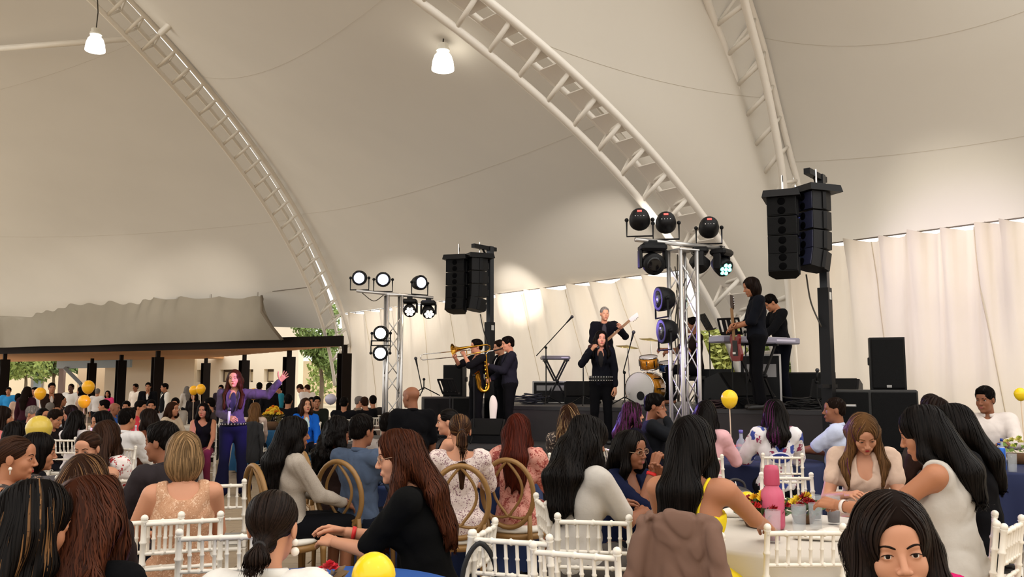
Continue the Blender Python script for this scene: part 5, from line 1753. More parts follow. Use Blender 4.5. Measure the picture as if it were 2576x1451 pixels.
# microphones, stands
def mic_stand(px, d, zb, boom, label, mic=True, tip=None, h=1.1):
    b = Vector((gx(px, d, zb), d, zb))
    t = thing('microphone_stand', label, 'microphone stand', b, 0, 'microphone stands')
    MB().tube([(0, 0, .12), (0, 0, h)], .011, 6).build('pole', M_BLKM, t)
    for k in range(3):
        a = k * 2.094 + .4
        MB().tube([(0, 0, .16), (math.cos(a) * .30, math.sin(a) * .30, .012)], .010, 5).build('leg', M_BLKM, t)
    MB().ball((0, 0, h), .026, 8, 6).build('clutch', M_BLKM, t)
    if boom:
        p0, p1 = Vector(boom[0]) - b, Vector(boom[1]) - b
        MB().tube([p0, p1], .009, 6).build('boom', M_BLKM, t)
        if mic:
            dr = (p1 - p0).normalized()
            mc = MB().tube([p1, p1 + dr * .13], [.012, .019], 8).build('microphone', M_BLKP, t, True)
            MB().ball(p1 + dr * .15, .030, 10, 8).build('grille', mat('mic mesh', srgb(70, 70, 74), .4, .6), mc, True)
    elif mic:
        mc = MB().tube([(0, 0, h), (0, -.04, h + .14)], [.012, .019], 8).build('microphone', M_BLKP, t, True)
        MB().ball((0, -.046, h + .165), .030, 10, 8).build('grille', mat('mic mesh', srgb(70, 70, 74), .4, .6), mc, True)
    return t
mic_stand(1374, 15.6, 1.2, (at(1349, 895, 15.6), at(1425, 812, 15.5)), 'boom microphone stand rising beside the small keyboard', h=1.02)
mic_stand(1468, 14.6, 1.2, (at(1464, 925, 14.6), at(1462, 920, 14.6)), 'short microphone stand behind the stage singer', h=.78, mic=False)
mic_stand(1572, 13.8, 1.2, (at(1568, 935, 13.8), at(1588, 858, 13.7)), 'microphone stand in front of the bass drum', h=.55)
mic_stand(1066, 15.3, 1.346, (at(1063, 985, 15.3), at(1050, 922, 15.3)), 'slanting microphone stand standing on the subwoofer', h=.3, mic=True)
mic_stand(1880, 12.9, 1.2, None, 'straight microphone stand in front of the guitarist', h=1.15, mic=False)
mic_stand(2057, 12.2, 1.2, None, 'short upright microphone stand at the lifting tower', h=.40)
mic_stand(1192, 13.6, .65, None, 'grey straight stand in front of the trombone player', h=1.05, mic=False)
def music_stand(px, py, d, zb, rz, label, tilt=.5):
    p = at(px, py, d)
    t = thing('music_stand', label, 'music stand', (p.x, p.y, zb), rz, 'music stands')
    h = p.z - zb
    MB().tube([(0, 0, .12), (0, 0, h - .05)], .010, 6).build('pole', M_BLKM, t)
    t['_'] = 0; del t['_']
    for k in range(3):
        a = k * 2.094
        MB().tube([(0, 0, .16), (math.cos(a) * .26, math.sin(a) * .26, .01)], .008, 5).build('leg', M_BLKM, t)
    R = RX(-tilt)
    dk = MB()
    dk.box(Vector((0, 0, h)) + R @ Vector((0, 0, .0)), (.34, .012, .05), R).box(Vector((0, 0, h)) + R @ Vector((0, 0, .24)), (.34, .012, .03), R)
    for k in range(5): dk.box(Vector((0, 0, h)) + R @ Vector((-.16 + k * .08, 0, .12)), (.03 if k in (0, 4) else .055, .012, .24), R)
    dk.build('desk', M_BLKP, t)
    MB().box(Vector((0, 0, h)) + R @ Vector((0, -.03, -.03)), (.34, .05, .012), R).build('ledge', M_BLKP, t)
    return t
music_stand(1840, 838, 12.9, 1.2, 2.5, 'black perforated music stand beside the guitarist')
music_stand(1784, 826, 13.4, 1.2, 1.65, 'music stand tilted edge-on behind the near light tower')
music_stand(1132, 988, 13.9, .65, 2.5, 'low black music stand beside the trombone player')

# keyboards
def keyboard(pa, pb, z, label, col, keys=True, dp=.33, th=.10):
    a, b = Vector(pa), Vector(pb)
    c = (a + b) / 2
    L = (b - a).length; rz = math.atan2(b.y - a.y, b.x - a.x)
    t = thing('keyboard', label, 'keyboard', (c.x, c.y, z), rz)
    MB().box((0, 0, th / 2), (L, dp, th), bev=.02).build('body', mat('keyboard body %d' % col[0], srgb(*col), .35, .1), t)
    n = int(L * .9 / .024)
    w = MB()
    km = mat('ivory keys', srgb(232, 228, 220), .3)
    ky = MB().box((0, 0, 0), (.0215, .14, .02)).mesh('key', km)
    for i in range(n): obj('key', ky, t, (-L * .45 + i * .024, dp * .26, th + .004))
    MB().box((L * .3, -dp / 2 - .002, th * .55), (L * .25, .006, th * .3)).build('maker_plate', mat('pale print', srgb(210, 206, 226), .5), t)
    return t
def xstand(x, y, z0, z1, rz, label, w=.7):
    t = thing('keyboard_stand', label, 'stand', (x, y, z0), rz, 'keyboard stands')
    h = z1 - z0
    for yy in (-.16, .16):
        for s in (-1, 1): MB().box((0, yy, h / 2), (.03, .03, math.hypot(w * .75, h)), RY(s * math.atan2(w * .75, h))).build('leg', M_BLKM, t)
    for s in (-1, 1):
        MB().box((s * w * .37, 0, h - .015), (.04, .42, .03)).build('arm', M_BLKM, t)
        MB().box((s * w * .37, 0, .015), (.05, .46, .03)).build('foot', M_BLKM, t)
    MB().ball((0, -.19, h / 2), .035, 8, 6).build('lock_knob', M_BLKM, t)
    return t
kx = gx(1398, 16.3, 2)
zk = at(1398, 905, 16.3).z
xstand(kx, 16.3, 1.2, zk, .1, 'black folding stand under the small keyboard', .55)
keyboard((kx - .28, 16.28, 0), (kx + .26, 16.33, 0), zk + .002, 'small grey keyboard module on a black folding stand', (120, 116, 124), dp=.30, th=.07)
ka, kb = at(1800, 866, 12.75), at(1994, 848, 13.5)
zk2 = (ka.z + kb.z) / 2 - .05
xstand((ka.x + kb.x) / 2, (ka.y + kb.y) / 2, 1.2, zk2, math.atan2(kb.y - ka.y, kb.x - ka.x), 'black folding stand under the long keyboard', .7)
keyboard((ka.x, ka.y, 0), (kb.x, kb.y, 0), zk2 + .002, 'long silver stage keyboard played by the man in black', (150, 148, 168), th=.10)

# drum kit
M_AMB = mat('amber shell', srgb(196, 128, 28), .18, .25, var=.2, scale=6)
M_BLUES = mat('blue shell', srgb(38, 74, 132), .2, .3, var=.2, scale=9)
M_SKINW = mat('drum head', srgb(214, 210, 206), .45)
M_CYM = mat('cymbal bronze', srgb(196, 178, 120), .25, .9)
def drum(t, name, c, r, h, axis, shell, lugs=8):
    R = RTO(axis)
    s = MB().lathe([(r, -h / 2), (r, h / 2)], c, 28, R).build(name, shell, t, True)
    for e in (-1, 1):
        MB().lathe([(r * 1.02, e * h / 2 - .012), (r * 1.045, e * h / 2 - .012), (r * 1.045, e * h / 2 + .012), (r * 1.02, e * h / 2 + .012)], c, 28, R, cap=False).build('hoop', M_CHROME, s, True)
        MB().lathe([(r, e * h / 2), (r * .98, e * (h / 2 + .004)), (.01, e * (h / 2 + .006))], c, 28, R).build('drum_head', M_SKINW, s, True)
    for k in range(lugs):
        a = k * 2 * math.pi / lugs
        MB().box(Vector(c) + R @ Vector((math.cos(a) * (r + .01), math.sin(a) * (r + .01), 0)), (.022, .022, h * .6), R @ RZ(a)).build('lug', M_CHROME, s)
    return s
dk0 = gp(1640, 15.2, 1.2)
kit = thing('drum_kit', 'drum kit with amber and blue shells on the stage', 'drums', dk0)
inv = lambda p: Vector(p) - dk0
bc = inv(at(1600, 974, 14.6))
bax = Vector((-.62, -.78, 0)).normalized()
bd_ = drum(kit, 'bass_drum', (bc.x + .2, bc.y + .25, .285), .275, .42, -bax, M_AMB, 10)
bcl = Vector((bc.x + .2, bc.y + .25, .285)) + bax * .222
MB().lathe([(.075, 0), (.004, .002)], bcl + Vector((.02, -.02, -.12)), 18, RTO(bax)).build('port_hole', mat('dark hole', srgb(14, 14, 16), .8), bd_)
for (px, py, dd, r, h, sh, nm) in ((1632, 912, 15.0, .155, .20, M_AMB, 'tom'), (1678, 922, 15.1, .14, .14, M_BLUES, 'snare'), (1672, 992, 15.4, .20, .26, M_BLUES, 'floor_tom')):
    drum(kit, nm, inv(at(px, py, dd)), r, h, Vector((-.1, -.25, 1)) if nm != 'floor_tom' else Vector((0, 0, 1)), sh, 8)
for (px, py, dd, r) in ((1636, 853, 15.2, .20), (1578, 871, 14.8, .20)):
    c = inv(at(px, py, dd))
    cy = MB().lathe([(.02, .022), (.05, .012), (r, -.012), (r * .99, -.016), (.05, .004), (.02, .010)], c, 24, RTO((.1, -.15, 1))).build('cymbal', M_CYM, kit, True)
    MB().tube([c + Vector((.0, 0, -.02)), (c.x + .05, c.y + .05, .25)], .009, 6).build('cymbal_stand', M_CHROME, kit)
    for k in range(3):
        a = k * 2.09
        MB().tube([(c.x + .05, c.y + .05, .28), (c.x + .05 + .25 * math.cos(a), c.y + .05 + .25 * math.sin(a), .01)], .008, 5).build('stand_leg', M_CHROME, kit)
for k in range(3):
    c = inv(at(1678, 992, 15.4)); a = k * 2.09 + .5
    MB().tube([(c.x + .2 * math.cos(a), c.y + .2 * math.sin(a), .0), (c.x + .2 * math.cos(a), c.y + .2 * math.sin(a), .6)], .009, 6).build('tom_leg', M_CHROME, kit)
MB().lathe([(.15, 0), (.15, .05), (.13, .06)], (.55, .55, .48), 18).build('stool_seat', M_BLKP, kit)
MB().tube([(.55, .55, 0), (.55, .55, .48)], .02, 8).build('stool_post', M_CHROME, kit)
# ---------------------------------------------------------------- the band
BAND = 'musicians of the band'
BK = (26, 26, 30)
pr = person(590, 932, 12.2, 192, 'woman singer in black leather jacket waving one arm among the tables', sex='f', seated=False, skn='light', hair=('wavy', 'auburn', dict(front=2, len=.36, vol=.9)),
    top=dict(kind='jacket', col=(74, 64, 84), inner=(34, 30, 60), neck='v', sleeve=1, hem=.98, fold=.010, loose=.006), bottom=dict(col=(30, 30, 58), flare=.055),
    head=(-4, -4, 3), lean=(0, 0, -4), L=(-.60, .10, 1.56), Lp='open', Lup=(-.2, -1, .2), hintL=(-.1, -.3, -1), R=(.03, .27, 1.08), Rp='grip', Rup=(.2, 1, .3), lod=0, strands=900, legs={1: ((.10, .05, .49), (.13, .03, .085)), -1: ((-.12, .0, .49), (-.17, -.06, .085))}, group=BAND, mouth='red')
q = wpt(pr, pr['HA'][1])
m_ = thing('microphone', 'microphone held at the waist by the waving singer', 'microphone', q + Vector((.02, -.09, .0)), 0)
MB().tube([(0, 0, -.08), (.01, 0, .09)], [.012, .02], 8).build('handle', mat('pale mic', srgb(200, 196, 210), .4), m_, True)
MB().ball((.012, 0, .115), .028, 10, 8).build('grille', mat('mic mesh', srgb(70, 70, 74), .4, .6), m_, True)
def belt(pr, z, h, rx, ry, rows, n, strap_m):
    """a belt worn round the waist: strap and studs are parts of the wearer"""
    def ring(a, k=1.0, dz=0.0): return Vector([float(x) for x in pr['tor'](rx * k * math.sin(a), ry * k * math.cos(a) + .004, z + dz)])
    m = MB(); N_ = 36
    m.grid([[ring(2 * math.pi * q / N_, 1.0, -h / 2) for q in range(N_ + 1)], [ring(2 * math.pi * q / N_, 1.03, 0) for q in range(N_ + 1)], [ring(2 * math.pi * q / N_, 1.0, h / 2) for q in range(N_ + 1)]])
    s_ = m.build('belt', strap_m, pr['o'], True)
    st = MB().ball((0, 0, 0), .011, 6, 4).mesh('stud', M_CHROME, True)
    for r_ in rows:
        for q in range(n):
            obj('stud', st, s_, ring(-1.15 + 2.3 * q / (n - 1), 1.05, r_))
belt(pr, .985, .04, .178, .140, (0,), 11, M_BLKP)

pr = person(1512, 833, 13.3, 176, 'woman singer in black blazer singing into a microphone before the stage', sex='f', seated=False, base=.65, skn='light', hair=('long', 'black', dict(front=2, len=.24)),
    top=dict(kind='jacket', col=(30, 31, 40), inner=(24, 20, 22), neck='v', hem=.86), bottom=dict(col=(18, 18, 22)), head=(8, 0, -4), R=(.15, .24, 1.40), Rp='fist', Rup=(.6, .6, .4), L=(-.22, .06, .82), lod=1, strands=600, group=BAND, mouth='red')
q = wpt(pr, pr['HA'][1])
m_ = thing('microphone', 'black microphone held to the mouth of the stage singer', 'microphone', q)
dirm = Vector((.85, -.15, .42)).normalized()
MB().tube([dirm * -.10, dirm * .09], [.012, .02], 8).build('handle', M_BLKP, m_, True)
MB().ball(dirm * .115, .03, 10, 8).build('grille', mat('mic mesh', srgb(70, 70, 74), .4, .6), m_, True)
belt(pr, .985, .09, .176, .142, (-.025, .025), 11, M_BLKP)

def guitar(name, label, o, nk, body_col, face, head_col=(226, 222, 216)):
    """o: body centre, nk: neck tip (world), face: direction the front looks to"""
    o, nk, face = Vector(o), Vector(nk), Vector(face).normalized()
    ax = (nk - o).normalized(); L = (nk - o).length
    face = (face - ax * face.dot(ax)).normalized(); sd = ax.cross(face)
    R = Matrix((sd, ax, face)).transposed()
    t = thing(name, label, 'guitar', o, 0, 'electric guitars')
    prof = [(.0, -.20), (.12, -.19), (.165, -.10), (.13, 0.0), (.105, .05), (.14, .13), (.115, .19), (.06, .15), (-.03, .14), (-.10, .20), (-.13, .12), (-.105, .04), (-.13, -.02), (-.16, -.11), (-.11, -.19)]
    MB().prism(prof, -.02, .022, R).build('body', mat('guitar body %d' % body_col[0], srgb(*body_col), .25), t)
    MB().prism([(-.06, -.12), (.08, -.12), (.09, .10), (-.05, .10)], .022, .026, R).build('pickguard', mat('pickguard', srgb(30, 26, 26), .4), t)
    MB().box(R @ Vector((0, (L + .1) / 2, .022)), (.048, L - .12, .024), R).build('neck', mat('fretboard', srgb(150, 112, 70), .4), t)
    MB().prism([(-.03, L - .03), (.03, L - .03), (.055, L + .08), (.045, L + .17), (-.02, L + .19), (-.035, L + .06)], .0, .02, R).build('headstock', mat('headstock %d' % head_col[0], srgb(*head_col), .35), t)
    for k in range(4): MB().ball(R @ Vector((.06, L + .03 + k * .035, .01)), .010, 6, 4).build('tuning_peg', M_CHROME, t)
    MB().box(R @ Vector((0, -.08, .032)), (.09, .03, .014), R).build('bridge', M_CHROME, t)
    return t
pr = person(1521, 773, 16.0, 172, 'tall man in black suit playing a white-headed bass guitar on stage', sex='m', seated=False, base=1.2, skn='light', hair=('fade', 'grey'), top=dict(kind='jacket', col=(32, 32, 38), inner=(60, 56, 62), neck='crew', hem=.78), bottom=dict(col=(22, 22, 26)),
    head=(16, 4, 0), L=(-.30, .27, 1.30), Lp='grip', Lup=(0, 1, .2), R=(.10, .24, 1.02), Rp='grip', group=BAND, lod=1)
guitar('bass_guitar', 'bass guitar with white headstock held up by the man in the suit', wpt(pr, (.10, .20, .98)), wpt(pr, (-.46, .30, 1.46)), (60, 30, 26), Vector((0, -1, .1)))
pr = person(1198, 855, 14.1, 118, 'man in black shirt playing a trombone', sex='m', seated=False, base=.65, skn='light', hair=('short', 'black'), top=dict(kind='shirt', col=(28, 28, 32), neck='v', sleeve=.55, hem=.86), bottom=dict(col=(20, 20, 24)),
    head=(-10, -4, 0), L=(-.04, .26, 1.44), Lp='grip', Lup=(-.7, .2, .3), R=(.03, .40, 1.40), Rp='grip', Rup=(.6, .2, .5), hintR=(.8, -.1, -.8), hintL=(-.8, 0, -.8), group=BAND, lod=1)
M_BRASS = mat('lacquered brass', srgb(214, 158, 58), .18, 1.0, var=.1, scale=6)
tb = thing('trombone', 'brass trombone pointing at the far light tower', 'trombone', pr['o'].location.copy(), math.radians(118))
tb.scale = (pr['S'],) * 3
hcb = pr['hc'] + pr['HB'] @ v3(0, .10, -.062)
mo = Vector([float(x) for x in hcb])
fw = Vector((.06, 1, -.10)).normalized()
up = Vector((0, .1, 1)).normalized()
MB().tube([mo + fw * .01, mo + fw * .09], [.012, .006], 10).build('mouthpiece', M_CHROME, tb, True)
a0 = mo + fw * .05
MB().tube([a0, a0 + fw * .82, a0 + fw * .85 - up * .02, a0 + fw * .85 - up * .075, a0 + fw * .82 - up * .095, a0 + fw * .06 - up * .095], .0075, 8).build('slide', M_CHROME, tb, True)
sx = Vector((-.085, 0, -.05))
bp = [a0 + fw * .06 - up * .095, a0 + fw * -.02 + sx - up * .02, a0 - fw * .32 + sx, a0 - fw * .38 + sx + up * .03, a0 - fw * .38 + sx + up * .09, a0 - fw * .32 + sx + up * .115, a0 + sx + up * .10, a0 + fw * .18 + sx + up * .085, a0 + fw * .26 + sx + up * .08, a0 + fw * .30 + sx + up * .077]
MB().tube(bp, [.008, .008, .009, .010, .011, .012, .018, .030, .058, .11], 18, cap=False).build('bell', M_BRASS, tb, True)
MB().tube([a0 + fw * .02, a0 + fw * .02 - up * .095], .007, 6).build('brace', M_BRASS, tb)
MB().tube([a0 + fw * .12, a0 + fw * .12 - up * .095], .007, 6).build('brace', M_CHROME, tb)

pr2 = person(1256, 857, 14.55, 110, 'man in black half hidden behind the saxophonist', sex='m', seated=False, base=.65, skn='light', hair=('short', 'dark'), top=dict(kind='jacket', col=(26, 26, 30), inner=(220, 216, 212), neck='v', hem=.84), bottom=dict(col=(18, 18, 22)), head=(2, 4, 0), R=(.12, .32, 1.2), L=(-.08, .34, 1.18), Rp='grip', Lp='grip', group=BAND, lod=1)
pr = person(1277, 848, 14.0, 98, 'man in dark blazer playing a golden saxophone', sex='m', seated=False, base=.65, skn='light', hair=('short', 'black'), top=dict(kind='jacket', col=(44, 44, 54), inner=(40, 40, 46), neck='crew', hem=.80), bottom=dict(col=(20, 20, 24)),
    head=(10, 6, 0), L=(-.02, .33, 1.22), Lp='grip', Lup=(-.8, .3, .2), R=(.06, .30, 1.02), Rp='grip', Rup=(.8, .3, 0), group=BAND, lod=1, shoes='white', build=1.08)
sx_ = thing('saxophone', 'golden saxophone with silver neck', 'saxophone', pr['o'].location.copy(), math.radians(98)); sx_.scale = (pr['S'],) * 3
mo = Vector([float(x) for x in (pr['hc'] + pr['HB'] @ v3(0, .10, -.062))])
MB().tube([mo, mo + Vector((0, .07, -.02)), mo + Vector((0, .16, -.04))], [.008, .012, .012], 10).build('mouthpiece', M_BLKP, sx_, True)
MB().tube(spline([mo + Vector((0, .14, -.035)), mo + Vector((0, .23, -.05)), mo + Vector((0, .27, -.10))], 4), .012, 10).build('neck', M_CHROME, sx_, True)
b0_ = mo + Vector((0, .27, -.10))
bodyp = spline([b0_, b0_ + Vector((.01, -.02, -.25)), b0_ + Vector((.03, -.05, -.50)), b0_ + Vector((.03, -.02, -.585)), b0_ + Vector((.03, .05, -.60)), b0_ + Vector((.03, .105, -.54)), b0_ + Vector((.02, .125, -.42)), b0_ + Vector((.02, .15, -.33)), b0_ + Vector((.02, .175, -.295))], 4)
rs_ = [.013 + .022 * i / 16 for i in range(16)] + [.036 + .009 * i / 8 for i in range(8)] + [.046 + .05 * (i / 8) ** 2 for i in range(9)]
MB().tube(bodyp, rs_[:len(bodyp)], 16, cap=False).build('body', M_BRASS, sx_, True)
for k in range(9): MB().lathe([(.018 + .001 * k, 0), (.018 + .001 * k, .012)], bodyp[2 + k] + Vector((.0, .022 + .0022 * k, 0)), 10, RX(-1.57)).build('key_cup', M_BRASS, sx_)
MB().tube([b0_ + Vector((.025, .01, -.06)), b0_ + Vector((.045, -.02, -.5))], .004, 5).build('key_rod', M_BRASS, sx_)
# instrument bag hanging from the saxophonist's stand
cushion_blob('towel', at(1240, 1092, 13.75), (.055, .035, .31), mat('towel white', srgb(226, 220, 212), .9), 'white towel hanging between the two horn players', 'towel', 9, .014)

pr = person(1889, 700, 12.4, 84, 'long-haired man in black shirt standing with a red guitar', sex='m', seated=False, base=1.2, skn='tan', hair=('bob', 'dark', dict(vol=1.0)), top=dict(kind='shirt', col=(30, 32, 40), neck='collar', sleeve=.6, hem=.84), bottom=dict(col=(18, 18, 22)),
    head=(8, 16, 0), R=(.02, .26, 1.10), L=(-.04, .28, 1.06), Rp='relax', Lp='relax', group=BAND, lod=1, face=True, hintL=(-.6, -.4, -.7), hintR=(.7, -.4, -.7))
guitar('electric_guitar', 'red electric guitar hanging upright before the long-haired man', wpt(pr, (.0, .27, .80)), wpt(pr, (-.02, .30, 1.32)), (120, 30, 28), Vector((-1, -.25, 0)), (60, 40, 28))
pr = person(1938, 745, 13.7, 97, 'man in black jacket bent over the long keyboard', sex='m', seated=False, base=1.2, skn='tan', hair=('short', 'black'), top=dict(kind='jacket', col=(26, 26, 30), neck='crew', hem=.78), bottom=dict(col=(20, 22, 32)),
    head=(0, 24, 0), lean=(8, 0, 0), R=(.18, .42, 1.02), L=(-.14, .42, 1.02), Rp='flat', Lp='flat', group=BAND, lod=1)
pr = person(1742, 800, 15.0, 95, 'drummer in dark clothes behind the near light tower', sex='m', seated=True, base=1.2, skn='brown', hair=('short', 'black'), top=dict(kind='shirt', col=(40, 30, 28), sleeve=.4), bottom=dict(col=(20, 20, 24)), R=(.15, .45, .85), L=(-.16, .42, .80), Rp='fist', Lp='fist', group=BAND, lod=1)
stl = thing('drum_stool', 'round black stool under the drummer', 'stool', (pr['o'].location.x, pr['o'].location.y, 1.2))
MB().lathe([(.17, .42), (.18, .44), (.17, .50), (.05, .51)], n=20).build('seat', M_BLKP, stl, True)
MB().tube([(0, 0, .0), (0, 0, .43)], .022, 8).build('post', M_CHROME, stl)
for k in range(3): MB().tube([(0, 0, .22), (.2 * math.cos(k * 2.1), .2 * math.sin(k * 2.1), .01)], .012, 6).build('leg', M_CHROME, stl)
kitc = [c for c in kit.children if c.name.startswith('stool')]
for c in kitc: bpy.data.objects.remove(c)

# ---------------------------------------------------------------- guests near the viewer
def col3(*c): return c
LACE = cloth_print('peach lace', srgb(192, 146, 112), srgb(220, 184, 154), 26, .36, srgb(174, 122, 88))
FLOR = cloth_print('white floral', srgb(226, 208, 200), srgb(128, 84, 96), 30, .36)
PINKF = cloth_print('pink floral', srgb(214, 150, 134), srgb(142, 58, 52), 15, .40, srgb(180, 98, 84))
REDW = cloth_print('red white print', srgb(232, 222, 216), srgb(176, 30, 36), 18, .36)
BLKF = cloth_print('black floral', srgb(26, 24, 26), srgb(146, 120, 100), 26, .28)
GLIT = cloth_print('grey knit', srgb(168, 156, 142), srgb(134, 124, 114), 60, .35)
JERS = cloth_print('printed jersey', srgb(228, 224, 226), srgb(52, 70, 150), 7, .30, srgb(150, 50, 86))
STRP = cloth_print('dark animal print', srgb(54, 44, 40), srgb(180, 160, 140), 20, .28)
person(92, 1222, 2.55, -30, 'woman with long black highlighted hair at the bottom corner, black top', hair=('long', 'black', dict(hi='light', hip=.10, vol=1.15, len=.44, front=1)), skn='tan', top=dict(col=(20, 20, 22)), lod=0, strands=3000, head=(-12, 6, 0), lean=(4, 0, 0), Rp='relax', chair='white')
person(232, 1204, 2.75, -8, 'woman with voluminous auburn hair in black top, back turned at the bottom edge', hair=('wavy', 'auburn', dict(vol=1.35, len=.46, w=1.9, w2=2.1)), skn='tan', top=dict(col=(18, 18, 20)), lod=0, strands=3200, head=(0, 4, 0), build=1.05, chair='white')
person(215, 1150, 3.6, 10, 'woman with light brown hair behind the auburn-haired woman', hair=('long', 'brown', dict(hi='light', hip=.4, vol=1.1, len=.34)), skn='tan', top=dict(col=(60, 48, 44)), lod=0, strands=1800, head=(0, 8, 0))
pr = person(690, 1236, 2.75, 2, 'woman in white blazer with a low dark ponytail, back turned', hair=('pony', 'dark', dict(len=.36, tz=-.05, vol=1.15)), skn='light', top=dict(kind='jacket', col=(226, 222, 214), neck='collar', sleeve=1), lod=0, strands=2600, head=(-6, 4, 0), R=(.18, .36, .80), L=(-.2, .3, .8))
for s in (1,):
    e = wpt(pr, pr['hc'] + pr['HB'] @ v3(.078, -.004, -.045))
    tag(MB().ball(e, .011, 10, 8).ball(e + Vector((0, 0, -.028)), .014, 10, 8).build('pearl_earring', mat('pearl', srgb(236, 226, 212), .2), smooth=True), 'pearl drop earring worn by the woman in the white blazer', 'earring')
pr = person(1004, 1087, 4.25, 74, 'woman with glasses and long auburn hair in black blouse, in profile at the blue table', hair=('wavy', 'auburn', dict(vol=1.05, len=.36, front=2)), skn='light', top=dict(col=(17, 16, 18), kind='blouse', sleeve=.5, neck='v'), lod=0, strands=2600,
    head=(16, -6, 0), lean=(14, 0, 10), glasses=True, R=(.10, .50, .81), L=(-.06, .48, .79), Rp='relax', Lp='relax', Rup=(.5, .2, .8), build=1.08, mouth='rose', chair='white')
def wristband(pr, s, label, col=(214, 40, 40), t=.86):
    a, b = wpt(pr, pr['EL'][s]), wpt(pr, pr['HA'][s])
    p = a.lerp(b, t); R = RTO(b - a); r = .031 * pr['S']
    o = MB().lathe([(r, -.010), (r + .0015, -.010), (r + .0015, .010), (r, .010)], n=18, rot=R, cap=False).build('wristband', mat('wristband %d' % col[0], srgb(*col), .5), smooth=True)
    o.location = p
    return tag(o, label, 'wristband')
wristband(pr, 1, 'red paper wristband on the woman in profile at the blue table')
pr = person(2246, 1257, 2.15, 158, 'woman looking into the camera in the bottom corner, dark hair, face cut by the frame', hair=('long', 'dark', dict(front=2, vol=1.2, len=.34)), skn='light', top=dict(col=(28, 24, 26)), lod=0, strands=2600, head=(8, 4, 6), R=(.15, .35, .72))
YEL = (234, 206, 40)
pr = person(1742, 1052, 4.25, -24, 'woman in yellow strappy dress with waist-long straight black hair', hair=('long', 'black', dict(len=.48, vol=1.0, shift=-.07, w=1.5, w2=1.7, front=1)), skn='tan', top=dict(kind='dress', col=YEL, neck='strap', sleeve=0, drop=.20), lod=0, strands=3200, head=(-8, 2, 0), R=(.26, .46, .80), Rp='relax', L=(-.06, .4, .82), chair='white')
pr = person(1478, 1055, 4.95, -48, 'woman in white t-shirt with long black wavy hair at the white table', hair=('wavy', 'black', dict(len=.34, vol=1.15)), skn='brown', top=dict(col=(192, 185, 176), sleeve=.42, fold=.004), lod=0, strands=2400, head=(-16, 6, 0), lean=(6, 0, 0), R=(.10, .44, .80), L=(-.1, .42, .82), bottom=dict(col=(90, 84, 80)), build=1.1)
pr = person(1588, 1086, 5.5, -142, 'woman in navy with round glasses resting her chin on her hand', hair=('long', 'black', dict(front=1, len=.2, vol=.9)), skn='brown', top=dict(col=(30, 36, 62), sleeve=.55, neck='v'), lod=0, strands=1500, head=(8, -6, 4), lean=(12, 0, 0), glasses=True, R=(.00, .33, 1.09), L=(-.05, .36, 1.02), Rp='fist', Lp='relax', hintR=(.4, .1, -1), hintL=(-.4, .1, -1), mouth='rose', build=1.05, chair='white')
wristband(pr, 1, 'red paper wristband on the woman in navy')
pr = person(2172, 1052, 5.95, 160, 'woman with light brown hair in beige blouse looking down at the white table', hair=('long', 'light', dict(front=2, len=.26, vol=.95, hi='purple', hip=.12, hiside=1)), skn='light', top=dict(kind='blouse', col=(206, 178, 158), sleeve=.28, neck='v'), lod=0, strands=1800, head=(10, 26, 4), lean=(10, 0, 0), R=(.12, .38, .80), L=(-.08, .40, .80), mouth='red', build=1.08, chair='white')  # purple strands paint the violet stage light on one side
pr = person(2318, 1028, 4.55, 48, 'woman in white tank top and pink trousers with long black hair at the white table', hair=('long', 'black', dict(len=.25, vol=.95, w=1.6, w2=1.7)), skn='tan', top=dict(col=(190, 183, 174), neck='tank', sleeve=0), bottom=dict(col=(214, 38, 108)), lod=0, strands=3000, head=(10, 12, 0), lean=(7, 0, 0), L=(-.12, .50, .84), R=(.06, .46, .82), Lp='relax', chair='white')
wristband(pr, -1, 'white and red wristband on the woman in the white tank top', (226, 214, 206))
pr = person(2392, 1022, 5.35, 60, 'woman in black shirt with long black hair beside the woman in white', hair=('long', 'black', dict(len=.28, vol=.95, shift=.03)), skn='brown', top=dict(col=(24, 23, 26)), lod=0, strands=1800, head=(6, 6, 0), lean=(8, 0, 0), bottom=dict(col=(20, 22, 28)), build=1.08, chair='white')
# middle rows
pr = person(1306, 1045, 6.9, -18, 'woman in pink floral dress with long red hair', hair=('long', 'red', dict(len=.36, vol=1.05, shift=.04)), skn='light', top=dict(kind='dress', mat=PINKF, sleeve=.9, loose=.014, fold=.012), lod=0, strands=1600, head=(-12, 2, 0), L=(-.2, .34, .78), R=(.14, .35, .78), chair='gold')
person(1157, 1043, 6.45, 4, 'woman in white floral dress with a long brown ponytail', hair=('pony', 'brown', dict(len=.36, tz=.0, vol=1.1, hi='light', hip=.25)), skn='light', top=dict(kind='dress', mat=FLOR, neck='scoop', sleeve=.5, loose=.003), lod=0, strands=1400, head=(6, 0, 0), L=(-.16, .4, .78), R=(.16, .4, .78), chair='gold')
person(912, 1047, 6.75, -26, 'man in blue-grey shirt with black hair, back turned on an oval chair', sex='m', hair=('short', 'black'), skn='brown', top=dict(col=(72, 84, 104), neck='collar'), lod=0, strands=1500, head=(-8, 0, 0), bottom=dict(col=(34, 38, 50)), R=(.12, .40, .80), L=(-.1, .4, .8), chair='gold', build=1.04)
person(852, 1052, 7.4, -62, 'woman with black curly hair and glasses in profile', hair=('curly', 'black', dict(len=.26, vol=1.2)), skn='brown', top=dict(col=(52, 38, 34), neck='tank', sleeve=0), lod=0, strands=1300, head=(-10, 0, 0), glasses=True, chair='gold')
